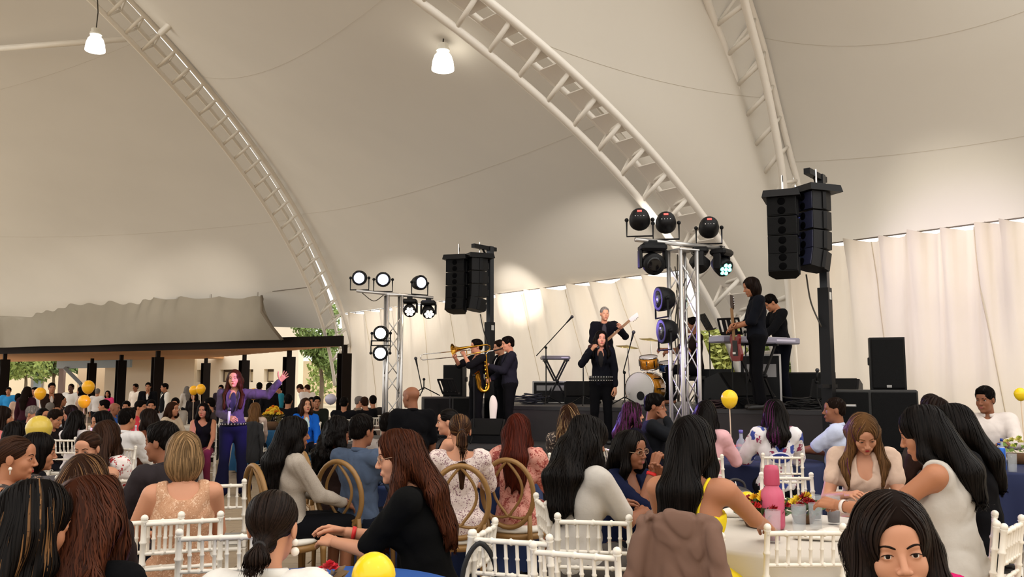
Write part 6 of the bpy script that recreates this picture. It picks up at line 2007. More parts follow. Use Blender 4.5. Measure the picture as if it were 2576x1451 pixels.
pr = person(742, 1050, 6.35, -52, 'woman in grey knit cardigan with long black hair on an oval chair', hair=('wavy', 'black', dict(len=.40, vol=1.05)), skn='brown', top=dict(mat=GLIT, sleeve=1), bottom=dict(kind='skirt', col=(20, 20, 24)), lod=0, strands=1600, head=(-14, 2, 0), R=(.10, .38, .70), L=(-.05, .38, .72), chair='gold')
wristband(pr, 1, 'red paper wristband on the woman in the grey cardigan')
person(975, 1042, 8.6, 0, 'person with short black hair in a light collar behind the man in blue-grey', sex='m', hair=('short', 'black'), skn='brown', top=dict(col=(150, 140, 134), neck='collar'), lod=1, head=(-6, 0, 0), chair='white')
person(1034, 972, 8.6, 20, 'heavy bald man in black shirt standing before the subwoofers', sex='m', seated=False, hair=('bald', 'dark'), skn='brown', top=dict(col=(20, 20, 23), neck='collar', sleeve=.5, belly=.05), bottom=dict(col=(24, 24, 28)), lod=1, head=(34, 0, 0), build=1.25)
person(1126, 1030, 8.2, 78, 'woman with pinned-up dark hair in black halter top, in profile', hair=('bun', 'black'), skn='light', top=dict(col=(20, 20, 22), neck='strap', sleeve=0, drop=.15), lod=1, head=(14, 4, 0), chair='white')
person(1432, 1020, 8.5, -5, 'woman with wavy highlighted brown hair behind the white t-shirt woman', hair=('wavy', 'brown', dict(hi='blonde', hip=.3, len=.30, vol=1.15)), skn='tan', top=dict(mat=STRP), lod=1, strands=1100, head=(-4, 0, 0), chair='white')
person(1592, 1014, 9.2, -70, 'woman with dark hair tinged purple, in profile before the low stage', hair=('wavy', 'dark', dict(hi='purple', hip=.6, len=.28, vol=1.1)), skn='light', top=dict(col=(30, 26, 40)), lod=1, strands=1000, head=(-14, 0, 0), chair='white')  # purple tinge is violet stage light put into the hair colour
person(1648, 993, 9.6, -96, 'man in dark jacket pointing a finger at his temple', sex='m', hair=('short', 'black'), skn='brown', top=dict(col=(40, 42, 46), neck='crew'), lod=1, head=(-10, 4, 0), L=(-.12, .36, .84), R=(.125, .13, 1.09), Rp='fist', hintR=(.35, .45, -1), chair='white', build=1.05)
person(1776, 1010, 8.4, -22, 'woman in pink blouse with straight black hair, seated by the navy table', hair=('long', 'black', dict(len=.38, vol=1.0, hi='purple', hip=.35, hiside=-1)), skn='light', top=dict(kind='blouse', col=(222, 172, 176)), lod=1, strands=1100, head=(-6, 0, 0), chair='white', R=(.16, .38, .82))  # purple strands: violet light painted along the stage-lit side
person(1946, 1007, 8.5, -4, 'woman in white printed sports jacket with straight black hair', hair=('long', 'black', dict(len=.20, vol=1.0, hi='purple', hip=.3, hiside=-1)), skn='light', top=dict(mat=JERS, loose=.014), lod=1, strands=1100, head=(4, 0, 0), L=(-.2, .4, .8), R=(.16, .4, .8), chair='white', build=1.08)  # violet rim light on the hair painted as purple strands
person(2097, 1002, 9.15, 62, 'man in pale blue shirt with cropped hair, in profile at the navy table', sex='m', hair=('fade', 'dark'), skn='brown', top=dict(col=(196, 204, 228), neck='collar', sleeve=.45), lod=1, head=(18, 0, 0), L=(-.06, .44, .80), R=(.12, .40, .80), chair='white', build=1.15, bottom=dict(col=(34, 40, 66)))
person(2476, 975, 9.7, 150, 'man in pale shirt with dark beard shadow behind the glasses on the navy table', sex='m', hair=('short', 'black'), skn='brown', top=dict(col=(222, 212, 206), neck='collar', sleeve=1), lod=1, head=(-24, 6, 0), build=1.15, chair='white', R=(.16, .42, .82), L=(-.16, .42, .82))
person(2348, 1003, 7.2, 20, 'woman with dark brown centre-parted hair behind the white tank top woman', hair=('long', 'dark', dict(len=.34, vol=1.1)), skn='tan', top=dict(col=(60, 44, 40)), lod=1, strands=900, head=(0, 0, 0), chair='white')
person(2338, 992, 8.8, 10, 'person with dark bun showing just above the other heads', hair=('bun', 'dark'), skn='tan', top=dict(col=(70, 60, 58)), lod=1, head=(0, 4, 0), chair='white')
# left rows
pr = person(462, 1092, 4.75, 22, 'woman in peach lace dress with a blonde bob, back turned', hair=('bob', 'blonde', dict(vol=1.05)), skn='light', top=dict(kind='dress', mat=LACE, neck='tank', sleeve=0, fold=.006), lod=0, strands=2200, head=(14, 6, 0), L=(-.2, .36, .74), R=(.12, .38, .74), build=1.12, chair='white')
person(408, 1067, 5.55, 66, 'man in charcoal suit with slick black hair, in profile next to the peach dress', sex='m', hair=('short', 'black'), skn='brown', top=dict(kind='jacket', col=(60, 54, 56), inner=(120, 44, 44), neck='collar'), lod=0, strands=1500, head=(14, 0, 0), lean=(4, 0, 0), L=(-.1, .4, .72), chair='white')
person(222, 1088, 6.0, 176, 'woman with centre-parted tied-back brown hair looking down', hair=('bun', 'brown'), skn='light', top=dict(col=(196, 160, 140), neck='strap', sleeve=0), lod=0, strands=1300, head=(0, 12, 0), lean=(2, 0, 0), chair='white')
person(272, 1062, 6.5, -12, 'woman with very long chestnut hair in red and white print blouse', hair=('long', 'brown', dict(len=.46, vol=1.0, shift=.05)), skn='light', top=dict(kind='blouse', mat=REDW), lod=0, strands=1400, head=(0, 0, 0), chair='white')
pr = person(44, 1098, 4.7, -70, 'woman in profile with pearl earring and dark patterned halter at the frame edge', hair=('pony', 'brown', dict(len=.34, tz=-.03)), skn='tan', top=dict(mat=STRP, neck='tank', sleeve=0), lod=0, strands=1300, head=(-6, 4, 0), R=(.1, .46, .80), L=(-.1, .46, .8), mouth='red', chair='gold')
e = wpt(pr, pr['hc'] + pr['HB'] @ v3(.078, .0, -.050))
tag(MB().ball(e, .010, 8, 6).tube([e, e + Vector((0, 0, -.03))], .003, 5).build('drop_earring', mat('pearl', srgb(236, 226, 212), .2), smooth=True), 'long drop earring on the woman in profile at the frame edge', 'earring')
person(100, 1093, 5.5, -52, 'woman in black floral blouse with black bobbed hair on an oval chair', hair=('bob', 'black', dict(vol=1.0)), skn='tan', top=dict(kind='blouse', mat=BLKF), lod=0, strands=1100, head=(-8, 4, 0), chair='gold')
person(256, 1036, 9.0, 150, 'woman with loose black hair glancing sideways behind the chestnut hair', hair=('long', 'black', dict(len=.22, front=1)), skn='tan', top=dict(col=(160, 120, 100)), lod=1, head=(-10, 4, 0), chair='white')
person(322, 1030, 9.8, -16, 'man in white shirt on a grey oval chair, back turned', sex='m', hair=('short', 'black'), skn='tan', top=dict(col=(222, 218, 216), neck='collar'), lod=1, head=(-8, 0, 0), chair='grey')
person(372, 1030, 10.2, 70, 'woman in brown sleeveless top facing the man in white', hair=('long', 'dark', dict(len=.24)), skn='tan', top=dict(col=(110, 62, 44), neck='tank', sleeve=0), lod=1, head=(10, 2, 0), chair='white')
person(42, 1064, 8.2, -30, 'person with black hair and black top low behind the profile woman', hair=('bob', 'black'), skn='tan', top=dict(col=(24, 24, 28)), lod=1, head=(0, 12, 0), chair='white')
person(8, 1024, 9.6, -60, 'woman in pink dress with dark hair at the left frame edge', hair=('long', 'dark', dict(len=.2)), skn='tan', top=dict(col=(222, 126, 124)), lod=1, head=(0, 0, 0), chair='white')
person(110, 1027, 11.4, -130, 'woman in coral dress with hair pulled back looking across', hair=('pony', 'black', dict(len=.2)), skn='tan', top=dict(col=(196, 88, 84), neck='tank', sleeve=0), lod=1, head=(14, 0, 0), chair='white')
person(84, 1023, 12.6, -100, 'man in black shirt beside the coral dress', sex='m', hair=('short', 'grey'), skn='tan', top=dict(col=(26, 26, 30)), lod=1, head=(0, 6, 0), chair='white')
person(140, 1033, 11.2, -100, 'person with cropped dark hair eating beside the coral dress', sex='m', hair=('short', 'dark'), skn='tan', top=dict(col=(40, 34, 36)), lod=1, head=(0, 14, 0), chair='white')
person(177, 1021, 13.0, 120, 'woman with brown bob holding a drink at the far table', hair=('bob', 'dark'), skn='tan', top=dict(col=(120, 84, 70)), lod=1, head=(0, 6, 0), chair='white')
person(195, 1034, 10.9, -8, 'woman with straight black hair in white blouse, back turned, at the far table', hair=('long', 'black', dict(len=.3)), skn='tan', top=dict(col=(224, 216, 216)), lod=1, head=(0, 0, 0), chair='white')
FAR = 'guests far back by the porch'
def far(px, y, d, yaw, label, sex='m', seated=True, hair=('short', 'black'), col=(40, 40, 44), skn='tan', **k):
    t = dict(col=col); t.update(k.pop('top', {}))
    return person(px, y, d, yaw, label, sex=sex, seated=seated, hair=hair, skn=skn, top=t, lod=2, group=FAR, chair='white' if seated else None, **k)
far(22, 975, 24, 200, 'man in blue polo shirt with a pale stripe standing by the porch', seated=False, col=(52, 142, 206))
far(70, 973, 18, 0, 'woman with long dark hair in maroon dress standing, back turned', sex='f', seated=False, hair=('long', 'dark', dict(len=.34)), col=(66, 34, 44))
far(46, 990, 21, 40, 'person with black hair standing beside the maroon dress', sex='f', seated=False, hair=('bob', 'black'), col=(200, 168, 150))
far(88, 975, 21, 170, 'person with black hair hidden behind the low balloon', seated=False, col=(196, 192, 190))
far(131, 964, 19, 215, 'man in open dark brown jacket standing with crossed arms', seated=False, col=(54, 38, 32), top=dict(kind='jacket', inner=(206, 190, 180), neck='v'), R=(-.05, .22, 1.12), L=(.05, .25, 1.08), build=1.12)
far(179, 966, 23, 180, 'bald dark-skinned man in white shirt standing under the porch', seated=False, hair=('fade', 'dark'), skn='dark', col=(226, 220, 214), build=1.1)
far(204, 973, 21, 100, 'woman with black hair in profile beside the tall balloon', sex='f', seated=False, hair=('long', 'black', dict(len=.2)), col=(170, 140, 120))
far(246, 978, 25, 10, 'grey-haired man in white shirt standing, back turned', seated=False, hair=('short', 'grey'), col=(222, 214, 210))
far(271, 983, 26, 190, 'woman in hot pink with sunglasses standing by the column', sex='f', seated=False, hair=('long', 'black', dict(len=.2)), col=(238, 70, 130))
far(341, 966, 27, 160, 'man in white standing in the sun by the annex', seated=False, skn='brown', col=(240, 226, 210))
far(373, 963, 23.5, 195, 'waiter in black jacket over white shirt', seated=False, col=(26, 26, 30), top=dict(kind='jacket', inner=(236, 230, 222), neck='v'))
far(414, 965, 23, 130, 'waiter in black waistcoat with white sleeves', seated=False, col=(228, 220, 208), top=dict(vest=1))
far(470, 972, 27, 40, 'woman with long grey hair standing by the cream wall', sex='f', seated=False, hair=('long', 'grey', dict(len=.34)), col=(200, 190, 180))
far(488, 985, 20, 175, 'woman in black top standing behind a pair of balloons', sex='f', seated=False, hair=('long', 'black', dict(len=.3)), col=(40, 34, 34))
far(556, 969, 25, 180, 'person standing mostly hidden behind the waving singer', seated=False, col=(60, 50, 60))
far(653, 963, 22, 10, 'person in dark clothes with a black cap of hair, back turned by the columns', seated=False, col=(30, 28, 30))
far(678, 963, 21, 30, 'person in black with smooth dark hair standing behind the raised arm', sex='f', seated=False, hair=('bob', 'black'), col=(28, 26, 30))
far(702, 968, 23, 120, 'masked man in dark vest with white and teal sleeves', seated=False, col=(40, 120, 140), top=dict(kind='jacket', inner=(230, 230, 230), neck='v'))
far(755, 968, 23, 80, 'waiter in white shirt bending forward in the courtyard', seated=False, hair=('fade', 'brown'), skn='light', col=(232, 222, 220), lean=(28, 0, 0))
far(773, 968, 24, 60, 'second waiter in white shirt behind the bending one', seated=False, hair=('fade', 'brown'), skn='light', col=(244, 234, 230), lean=(14, 0, 0))
far(156, 996, 19.5, -80, 'guest in a dark flat cap near the brown jacket', hair=('cap', 'dark'), col=(60, 52, 56))
far(127, 1014, 17, 0, 'guest with grey cap seated low behind the balloons', hair=('short', 'grey'), col=(90, 84, 80))
far(262, 1007, 16.5, 100, 'man in grey jacket with glasses seated at a far table', col=(96, 92, 92))
far(290, 1013, 15.6, -90, 'bald man in blue shirt at a far table', hair=('bald', 'dark'), col=(46, 90, 170), skn='brown')
far(318, 1010, 17, 190, 'man in navy shirt turned to the viewer at a far table', col=(38, 44, 66))
far(355, 1009, 14.8, -100, 'man in coral red shirt at a far table', col=(214, 66, 78))
far(381, 1007, 15.6, 200, 'young man in grey t-shirt at a far table', col=(170, 166, 166))
far(436, 1012, 14.2, -110, 'woman with long light brown hair in beige at a far table', sex='f', hair=('long', 'brown', dict(len=.34)), col=(196, 176, 152))
far(441, 1002, 17, 190, 'man with glasses seated behind the beige woman', col=(150, 140, 130))
person(512, 1015, 13.6, 196, 'woman in black sleeveless top turning to the viewer beside the waving singer', hair=('long', 'black', dict(len=.2)), skn='tan', top=dict(col=(24, 22, 26), neck='tank', sleeve=0), bottom=dict(col=(110, 40, 60)), lod=1, head=(-16, 0, 0), mouth='red', chair='white')
far(527, 1002, 16.5, 90, 'guest with dark glasses behind the woman in black sleeveless', col=(70, 60, 60))
person(642, 1014, 14.6, 6, 'woman with long straight light brown hair, back turned behind the singer', hair=('long', 'light', dict(len=.34)), skn='light', top=dict(col=(206, 182, 168)), lod=1, chair='white')
person(726, 993, 17.0, 6, 'man in black suit, back turned, at the teal table', sex='m', hair=('short', 'black'), skn='tan', top=dict(kind='jacket', col=(24, 24, 28), neck='crew'), lod=1, build=1.08, chair='white')
person(770, 1003, 14.2, 206, 'woman in bright blue cardigan looking up', hair=('long', 'brown', dict(len=.2, front=1)), skn='light', top=dict(kind='jacket', col=(22, 92, 190), inner=(190, 214, 214), neck='v'), lod=1, head=(8, -8, 0), mouth='red', chair='white', build=1.08)
far(797, 998, 17.5, 200, 'smiling man in dark green jacket seated by the courtyard', col=(44, 48, 42))
far(784, 1000, 18.5, 190, 'guest with black hair behind the blue cardigan', sex='f', hair=('bob', 'black'), col=(40, 36, 40))
person(866, 1000, 16.6, 4, 'man in black suit, back turned, on the chair nearest the far light tower', sex='m', hair=('short', 'black'), skn='tan', top=dict(kind='jacket', col=(26, 26, 30)), lod=1, chair='white')
far(905, 998, 19, -70, 'elderly guest with grey hair by the curtain', hair=('short', 'grey'), col=(120, 104, 90), skn='light')
person(917, 1000, 17.4, 30, 'man in black shirt leaning to the elderly guest', sex='m', hair=('short', 'brown'), skn='tan', top=dict(col=(24, 24, 27)), lod=1, lean=(4, -6, 0), chair='white')
far(938, 996, 18.6, 20, 'man in charcoal shirt farthest along by the light tower', col=(60, 56, 54))

# ---------------------------------------------------------------- chairs
for kind, loc, rz, lab, S in CHAIRS_WANTED:
    nm = {'white': 'white bamboo-style chair', 'gold': 'gold oval-back chair', 'grey': 'grey oval-back chair'}[kind]
    short = ' '.join(lab.split()[:9])
    place_chair(kind, (loc.x, loc.y, 0), rz, nm + ' used by the ' + short)
def empty_chair(px, ytop, yaw, label, kind='white', d=None):
    d = d or (CAMZ - .92) * FPX / (ytop - 960.5)
    # the back of the chair stands at depth d
    r = math.radians(yaw)
    bx, by = .25 * math.sin(r), -.25 * math.cos(r)
    x = gx(px, d, .9)
    return place_chair(kind, (x - bx, d - by, 0), r, label)
empty_chair(1285, 1332, -20, 'empty white bamboo-style chair with a black bag hanging on its post')
empty_chair(1445, 1362, -22, 'empty white bamboo-style chair lowest at the bottom edge')
empty_chair(1362, 1246, -82, 'empty white bamboo-style chair seen edge-on between two others')
empty_chair(1492, 1288, -10, 'white bamboo-style chair behind the white t-shirt')
empty_chair(2026, 1312, 2, 'empty white bamboo-style chair pushed up to the white table')
empty_chair(1978, 1186, 176, 'empty white bamboo-style chair on the far side of the white table')
empty_chair(2505, 1292, 62, 'white bamboo-style chair at the right frame edge')
empty_chair(556, 1322, 12, 'empty white bamboo-style chair beside the white blazer')
empty_chair(360, 1288, 24, 'white bamboo-style chair behind the auburn hair')
empty_chair(545, 1204, 14, 'white bamboo-style chair beyond the peach dress')
empty_chair(805, 1062, 100, 'white bamboo-style chair seen sideways by the blue cardigan')
empty_chair(950, 1046, 8, 'white bamboo-style chair beside the far light tower foot')

# ---------------------------------------------------------------- tables and what stands on them
NAVY, BLUE, TEAL, WHT = (26, 36, 74), (32, 78, 150), (24, 82, 124), (206, 198, 186)
round_table(gx(800, 3.45, .75), 3.47, .60, BLUE, 'a bright blue cloth at the bottom edge', 'bright blue round tablecloth at the bottom edge', seed=2)
TW = Vector((1.58, 4.98, 0))
round_table(TW.x, TW.y, .74, WHT, 'a white cloth beside the yellow dress', 'white round tablecloth beside the yellow dress', seed=3)
TN = Vector((5.15, 8.75, 0))
round_table(TN.x, TN.y, .80, NAVY, 'a navy cloth by the side curtain', 'navy round tablecloth at the right frame edge', seed=4)
TM = Vector((2.64, 9.36, 0))
round_table(TM.x, TM.y, .68, NAVY, 'a navy cloth before the stage', 'navy round tablecloth under the clear bottle', seed=5)
TC = Vector((gx(1130, 7.65, .75), 7.65, 0))
round_table(TC.x, TC.y, .8, (34, 52, 96), 'a dark blue cloth behind the floral dress', 'dark blue round tablecloth behind the floral dress', seed=6)
round_table(gx(700, 15.7, .75), 15.7, .75, TEAL, 'a teal cloth by the blue cardigan', 'teal round tablecloth by the blue cardigan', seed=7)
round_table(gx(180, 7.3, .75), 7.3, .8, (64, 60, 66), 'a grey cloth behind the chestnut hair', 'grey round tablecloth behind the chestnut hair', seed=8)
round_table(gx(108, 12.5, .75), 12.5, .74, WHT, 'a white cloth by the coral dress', 'white round tablecloth by the coral dress', seed=9)
round_table(gx(362, 12.2, .75), 12.2, .74, WHT, 'a white cloth by the man in the white shirt', 'white round tablecloth by the man in the white shirt', seed=10)
round_table(gx(395, 16.3, .75), 16.6, .8, WHT, 'a white cloth among the far guests', 'white round tablecloth among the far guests', seed=11)
round_table(gx(890, 18.2, .75), 18.2, .75, (150, 130, 118), 'a taupe cloth by the far light tower', 'taupe round tablecloth by the far light tower', seed=12)

M_GLASS = mat('drinking glass', (.72, .78, .82), .03, alpha=.15, spec=.9)
def glass(p, r, h, label, drink=None, fill=.4, name='drinking_glass', group='glasses on the tables'):
    t = thing(name, label, 'glass', p, 0, group)
    MB().lathe([(r * .80, 0), (r * .84, h * .02), (r, h), (r * .95, h), (r * .80, h * .06), (.002, h * .05)], n=20).build('bowl', M_GLASS, t, True)
    if drink:
        MB().lathe([(r * .76, h * .065), (r * (.78 + .14 * fill), h * fill), (.002, h * fill)], n=18).build('drink', mat('drink %d %d %d' % drink, srgb(*drink), .15), t, True)
    return t
def bottle(p, r, h, label, col, cap=None, name='bottle', clear=True):
    t = thing(name, label, 'bottle', p, 0, 'bottles on the tables')
    bm = mat('bottle %d %d %d' % col, srgb(*col), .06, alpha=.38 if clear else 1.0, spec=.8)
    MB().lathe([(r * .9, 0), (r, h * .03), (r, h * .55), (r * .85, h * .64), (r * .36, h * .74), (r * .32, h * .92)], n=20).build('body', bm, t, True)
    MB().lathe([(r * .40, h * .90), (r * .40, h), (r * .3, h * 1.005)], n=14).build('cap', mat('cap %s' % str(cap or (200, 200, 205)), srgb(*(cap or (200, 200, 205))), .4), t, True)
    MB().lathe([(r * 1.012, h * .18), (r * 1.012, h * .46)], n=20, cap=False).build('paper_label', mat('paper label', srgb(190, 188, 196), .6), t, True)
    return t
def onto(px, z, d): return Vector((gx(px, d, z), d, z))
ZT = .762
# white table
sb = thing('sports_bottle', 'tall pink sports bottle standing on the white table', 'bottle', onto(1945, ZT, 5.05))
PNK = mat('pink plastic', srgb(206, 92, 120), .4)
MB().lathe([(.062, 0), (.068, .02), (.068, .17), (.060, .21), (.040, .235), (.040, .25)], n=24).build('body', PNK, sb, True)
MB().lathe([(.043, .245), (.045, .25), (.043, .33), (.036, .355), (.010, .36)], n=20).build('lid', mat('pink lid', srgb(188, 72, 100), .4), sb, True)
glass(onto(1946, ZT, 4.62), .042, .165, 'pink-tinted tall glass in front of the sports bottle', (150, 90, 110), .25)
glass(onto(2011, ZT, 4.92), .042, .15, 'clear tall glass beside the flower bowl')
glass(onto(2053, ZT, 5.02), .040, .145, 'clear tall glass between the flowers and the dark drink')
glass(onto(2052, ZT, 5.35), .038, .15, 'clear glass farthest across the white table')
glass(onto(2098, ZT, 5.2), .042, .165, 'glass half filled with dark red drink on the white table', (60, 18, 26), .45)
st_ = glass(onto(1873, ZT, 5.35), .042, .17, 'pale iced drink with a straw beside the flowers', (190, 160, 160), .7)
MB().tube([(0, 0, .02), (-.05, 0, .23)], .003, 5).build('straw', mat('straw', srgb(240, 236, 226), .5), st_)
def leafm(m, c, ax, L, w, r):
    ax = Vector(ax).normalized(); sd = ax.orthogonal().normalized(); nr = ax.cross(sd)
    m.add([c, c + ax * L * .5 + sd * w, c + ax * L - nr * L * .15, c + ax * L * .5 - sd * w], [(0, 1, 2, 3)])
def flowers(p, rad, h, label, cols, n, seed, leaf=(58, 84, 40), cup=True, lw=.05):
    r = random.Random(seed)
    t = thing('flower_arrangement', label, 'flowers', p, 0, 'flower arrangements')
    if cup: MB().lathe([(rad * .55, 0), (rad * .7, h * .3), (rad * .62, h * .34)], n=18).build('bowl', mat('basket', srgb(96, 66, 40), .8), t, True)
    for i in range(int(n * 2.2)):
        a = r.uniform(0, 6.28); q = r.uniform(.2, 1) * rad
        m = MB()
        c = Vector((math.cos(a) * q * .6, math.sin(a) * q * .6, h * r.uniform(.25, .6)))
        leafm(m, c, (math.cos(a), math.sin(a), r.uniform(.0, .9)), lw * r.uniform(1.2, 2.0), lw * r.uniform(.4, .65), r)
        m.build('leaf', mat('leaf %d' % leaf[0], srgb(*leaf), .5, island=.3, var=.0), t)
    for i in range(n):
        a = r.uniform(0, 6.28); q = math.sqrt(r.random()) * rad * .85
        c = Vector((math.cos(a) * q, math.sin(a) * q, h * (.55 + .45 * (1 - q / rad)) + r.uniform(-.01, .01)))
        col = r.choice(cols)
        m = MB(); pr_ = lw * .55
        for ring, k in ((1.0, 7), (.65, 6), (.3, 4)):
            for j in range(k):
                b = j * 2 * math.pi / k + ring
                d_ = Vector((math.cos(b) * ring, math.sin(b) * ring, 1.15 - ring * .8)).normalized()
                leafm(m, c, d_, pr_ * 1.25, pr_ * .55, r)
        m.ball(c + Vector((0, 0, pr_ * .3)), pr_ * .35, 6, 5)
        m.build('flower', mat('petal %d %d %d' % col, srgb(*col), .6), t)
    return t
flowers(onto(1918, ZT, 5.12), .17, .19, 'flower centrepiece with red and yellow blooms on the white table', [(236, 196, 40), (160, 26, 30), (196, 44, 40), (230, 180, 30)], 26, 3)
flowers(onto(2022, ZT, 5.25), .10, .16, 'smaller bunch of yellow and red flowers behind the tall glasses', [(236, 206, 60), (150, 24, 28)], 12, 4)
for px, d, w, lab in ((2120, 4.85, .16, 'crumpled white napkin before the woman in beige'), (1850, 5.5, .10, 'crumpled white napkin behind the centrepiece'), (2060, 4.70, .12, 'white folded napkin near the dark drink')):
    cushion_blob('napkin', onto(px, .756, d), (w, w * .6, .022), mat('napkin cloth', srgb(232, 226, 216), .85), lab, 'napkin', int(px), .012)
# navy table at the right frame edge
for k, (px, d, h, lab, dr) in enumerate(((2476, 8.25, .17, 'clear tall glass nearest on the navy table by the curtain', None), (2496, 8.5, .16, 'glass of pale drink on the navy table by the curtain', (206, 170, 140)), (2548, 8.15, .17, 'clear tall glass beside the blue can', None), (2465, 8.8, .15, 'clear glass behind the tall glasses by the curtain', None))):
    glass(onto(px, ZT, d), .042, h, lab, dr, .35)
bottle(onto(2488, ZT, 8.9), .034, .27, 'clear water bottle behind the glasses by the curtain', (206, 216, 228))
bottle(onto(2523, ZT, 8.75), .034, .27, 'clear water bottle beside the blue can', (200, 212, 226), (30, 60, 150))
bottle(onto(2516, ZT, 9.1), .045, .20, 'round water bottle with blue cap by the curtain', (214, 220, 230), (40, 70, 160))
cn = thing('drink_can', 'bright blue drink can on the navy table by the curtain', 'can', onto(2522, ZT, 8.3))
MB().lathe([(.032, 0), (.036, .012), (.036, .20), (.030, .215), (.028, .215)], n=20).build('body', mat('blue can', srgb(30, 92, 190), .25, .4), cn, True)
MB().lathe([(.030, .213), (.029, .218), (.003, .217)], n=20).build('rim', M_CHROME, cn, True)
flowers(onto(2562, ZT, 9.0), .16, .30, 'green leafy bouquet in a glass vase at the right frame edge', [(190, 200, 90), (220, 210, 120)], 8, 6, (112, 140, 60))
# navy table before the stage
bottle(onto(1866, ZT, 9.2), .055, .33, 'clear glass liquor bottle on the navy table before the stage', (220, 224, 236), (120, 110, 190))
glass(onto(1870, ZT, 9.0), .045, .17, 'clear glass in front of the liquor bottle')
bottle(onto(1892, ZT, 9.5), .034, .24, 'small water bottle beside the printed jacket', (206, 214, 240))
cushion_blob('gift_bag', onto(1852, ZT, 9.6), (.10, .07, .07), mat('red paper', srgb(196, 60, 60), .6), 'small red paper parcel beside the liquor bottle', 'parcel', 12, .012)
# other tables
cup = thing('table_lantern', 'small lit yellow table lantern behind the floral dress', 'lantern', onto(1236, ZT, 7.5))
MB().lathe([(.035, 0), (.038, .005), (.038, .085)], n=16).build('glass_cup', mat('lantern glow', srgb(226, 196, 110), .4, emit=(1, .8, .4), estr=.5), cup, True)
flowers(onto(686, ZT, 15.3), .18, .42, 'yellow and orange flower centrepiece on the teal table', [(240, 190, 40), (220, 120, 30), (246, 214, 70)], 22, 8, (92, 80, 40), lw=.07)
for i, (px, d, lab) in enumerate(((150, 12.0, 'clear water bottle on the white table by the coral dress'), (178, 11.9, 'small water bottle before the straight black hair'), (340, 11.8, 'clear bottle on the table by the man in white'))):
    bottle(onto(px, ZT, d), .035, .25, lab, (200, 214, 224))
for i, (px, d, lab) in enumerate(((105, 11.8, 'clear glass by the coral dress'), (300, 11.7, 'clear glass on the table beyond the grey oval chair'), (888, 18.0, 'glass on the taupe table'), (715, 15.4, 'clear glass on the teal table'), (1090, 7.5, 'clear glass on the dark blue table'))):
    glass(onto(px, ZT, d), .04, .15, lab)
# small posy in the hands of the woman with glasses
flowers(Vector((gx(828, 3.55, .8), 3.55, .76)), .06, .11, 'small posy of red and pink flowers on the blue table', [(206, 40, 50), (236, 190, 190), (196, 60, 60), (244, 214, 204)], 10, 21, (110, 84, 50), cup=False, lw=.035)

# coats and bags
def coat(loc, rz, col, label, s=1.0, seed=1):
    P = [('rc', .03, (-.135, -.25, .905), (.135, -.25, .905), .040, .040), ('el', .05, (0, -.285, .66), (.175, .040, .30)), ('el', .04, (0, -.195, .74), (.17, .028, .20)), ('el', .04, (0, -.29, .42), (.22, .05, .16)),
         ('rc', .016, (.150, -.270, .885), (.205, -.350, .62), .045, .042), ('rc', .012, (.205, -.350, .62), (.200, -.335, .36), .040, .034), ('rc', .016, (-.150, -.270, .885), (-.205, -.350, .62), .045, .042), ('rc', .012, (-.205, -.350, .62), (-.200, -.335, .36), .040, .034),
         ('rc', .008, (-.10, -.285, .925), (.10, -.285, .925), .020, .020), ('crc', .012, (0, -.338, .86), (.01, -.355, .40), .014, .018), ('crc', .014, (.07, -.335, .80), (.10, -.36, .40), .012, .02), ('crc', .014, (-.08, -.335, .72), (-.10, -.36, .38), .012, .02)]
    v, f = net(lambda p: union(p, P) - .010 * waves(p * v3(1, 1, .5), 20, seed, 3) + np.minimum(.012, .040 * np.maximum(0, .45 - np.abs(waves(p * v3(1, 1, .5), 30, seed + 3, 2)))), (-.36, -.44, .26), (.36, -.08, 1.0), .0095)
    o = obj('coat', to_mesh('coat', [(v, f, 0)], [mat('coat %d %d %d' % col, srgb(*col), .9, var=.08, scale=6)]))
    o.location = loc; o.rotation_euler = (0, 0, rz); o.scale = (s,) * 3
    return tag(o, label, 'coat', 'coats hung over chair backs')
def chair_of(words):
    for kind, loc, rz, lab, S in CHAIRS_WANTED:
        if words in lab: return (loc.x, loc.y, 0), rz
l_, r_z = chair_of('yellow strappy'); coat(l_, r_z, (112, 84, 70), 'brown wool coat hung over the chair of the yellow dress', 1.06)
l_, r_z = chair_of('long straight light brown'); coat(l_, r_z, (40, 40, 42), 'dark coat hung over the chair of the light brown hair', 1.0, 2)
l_, r_z = chair_of('turning to the viewer'); coat(l_, r_z, (18, 18, 22), 'black coat hung beside the waving singer', 1.05, 3)
def handbag(p, rz, label, col, w=.26, h=.24, dp=.10, strap=.28):
    t = thing('handbag', label, 'bag', p, rz, 'handbags')
    v, f = net(lambda q: union(q, [('el', .04, (0, 0, h * .45), (w / 2, dp / 2, h * .45)), ('rc', .03, (-w * .36, 0, .04), (w * .36, 0, .04), dp * .42, dp * .42)]) - .004 * waves(q, 20, 4, 2), (-w * .7, -dp, -.05), (w * .7, dp, h * 1.1), .012)
    obj('pouch', to_mesh('pouch', [(v, f, 0)], [mat('bag %d' % col[0], srgb(*col), .5)]), t)
    MB().tube(spline([(-w * .32, 0, h * .7), (-w * .25, 0, h * .7 + strap * .7), (0, 0, h * .7 + strap), (w * .25, 0, h * .7 + strap * .7), (w * .32, 0, h * .7)], 5), .012, 6, flat=.4).build('strap', mat('bag %d' % col[0], srgb(*col), .5), t, True)
    return t
handbag(Vector((gx(1205, 3.9, .5), 3.95, .30)), .4, 'black shoulder bag hanging from the empty chair', (24, 24, 26), .30, .34, .14, .34)
handbag(onto(1850, .50, 7.6), .3, 'dark leather handbag beyond the yellow dress', (44, 40, 42), .34, .22, .16, .1)
handbag(onto(640, .0, 5.2) + Vector((0, 0, .02)), .2, 'black handbag on the floor in the aisle', (22, 20, 22), .26, .62, .18, .05)

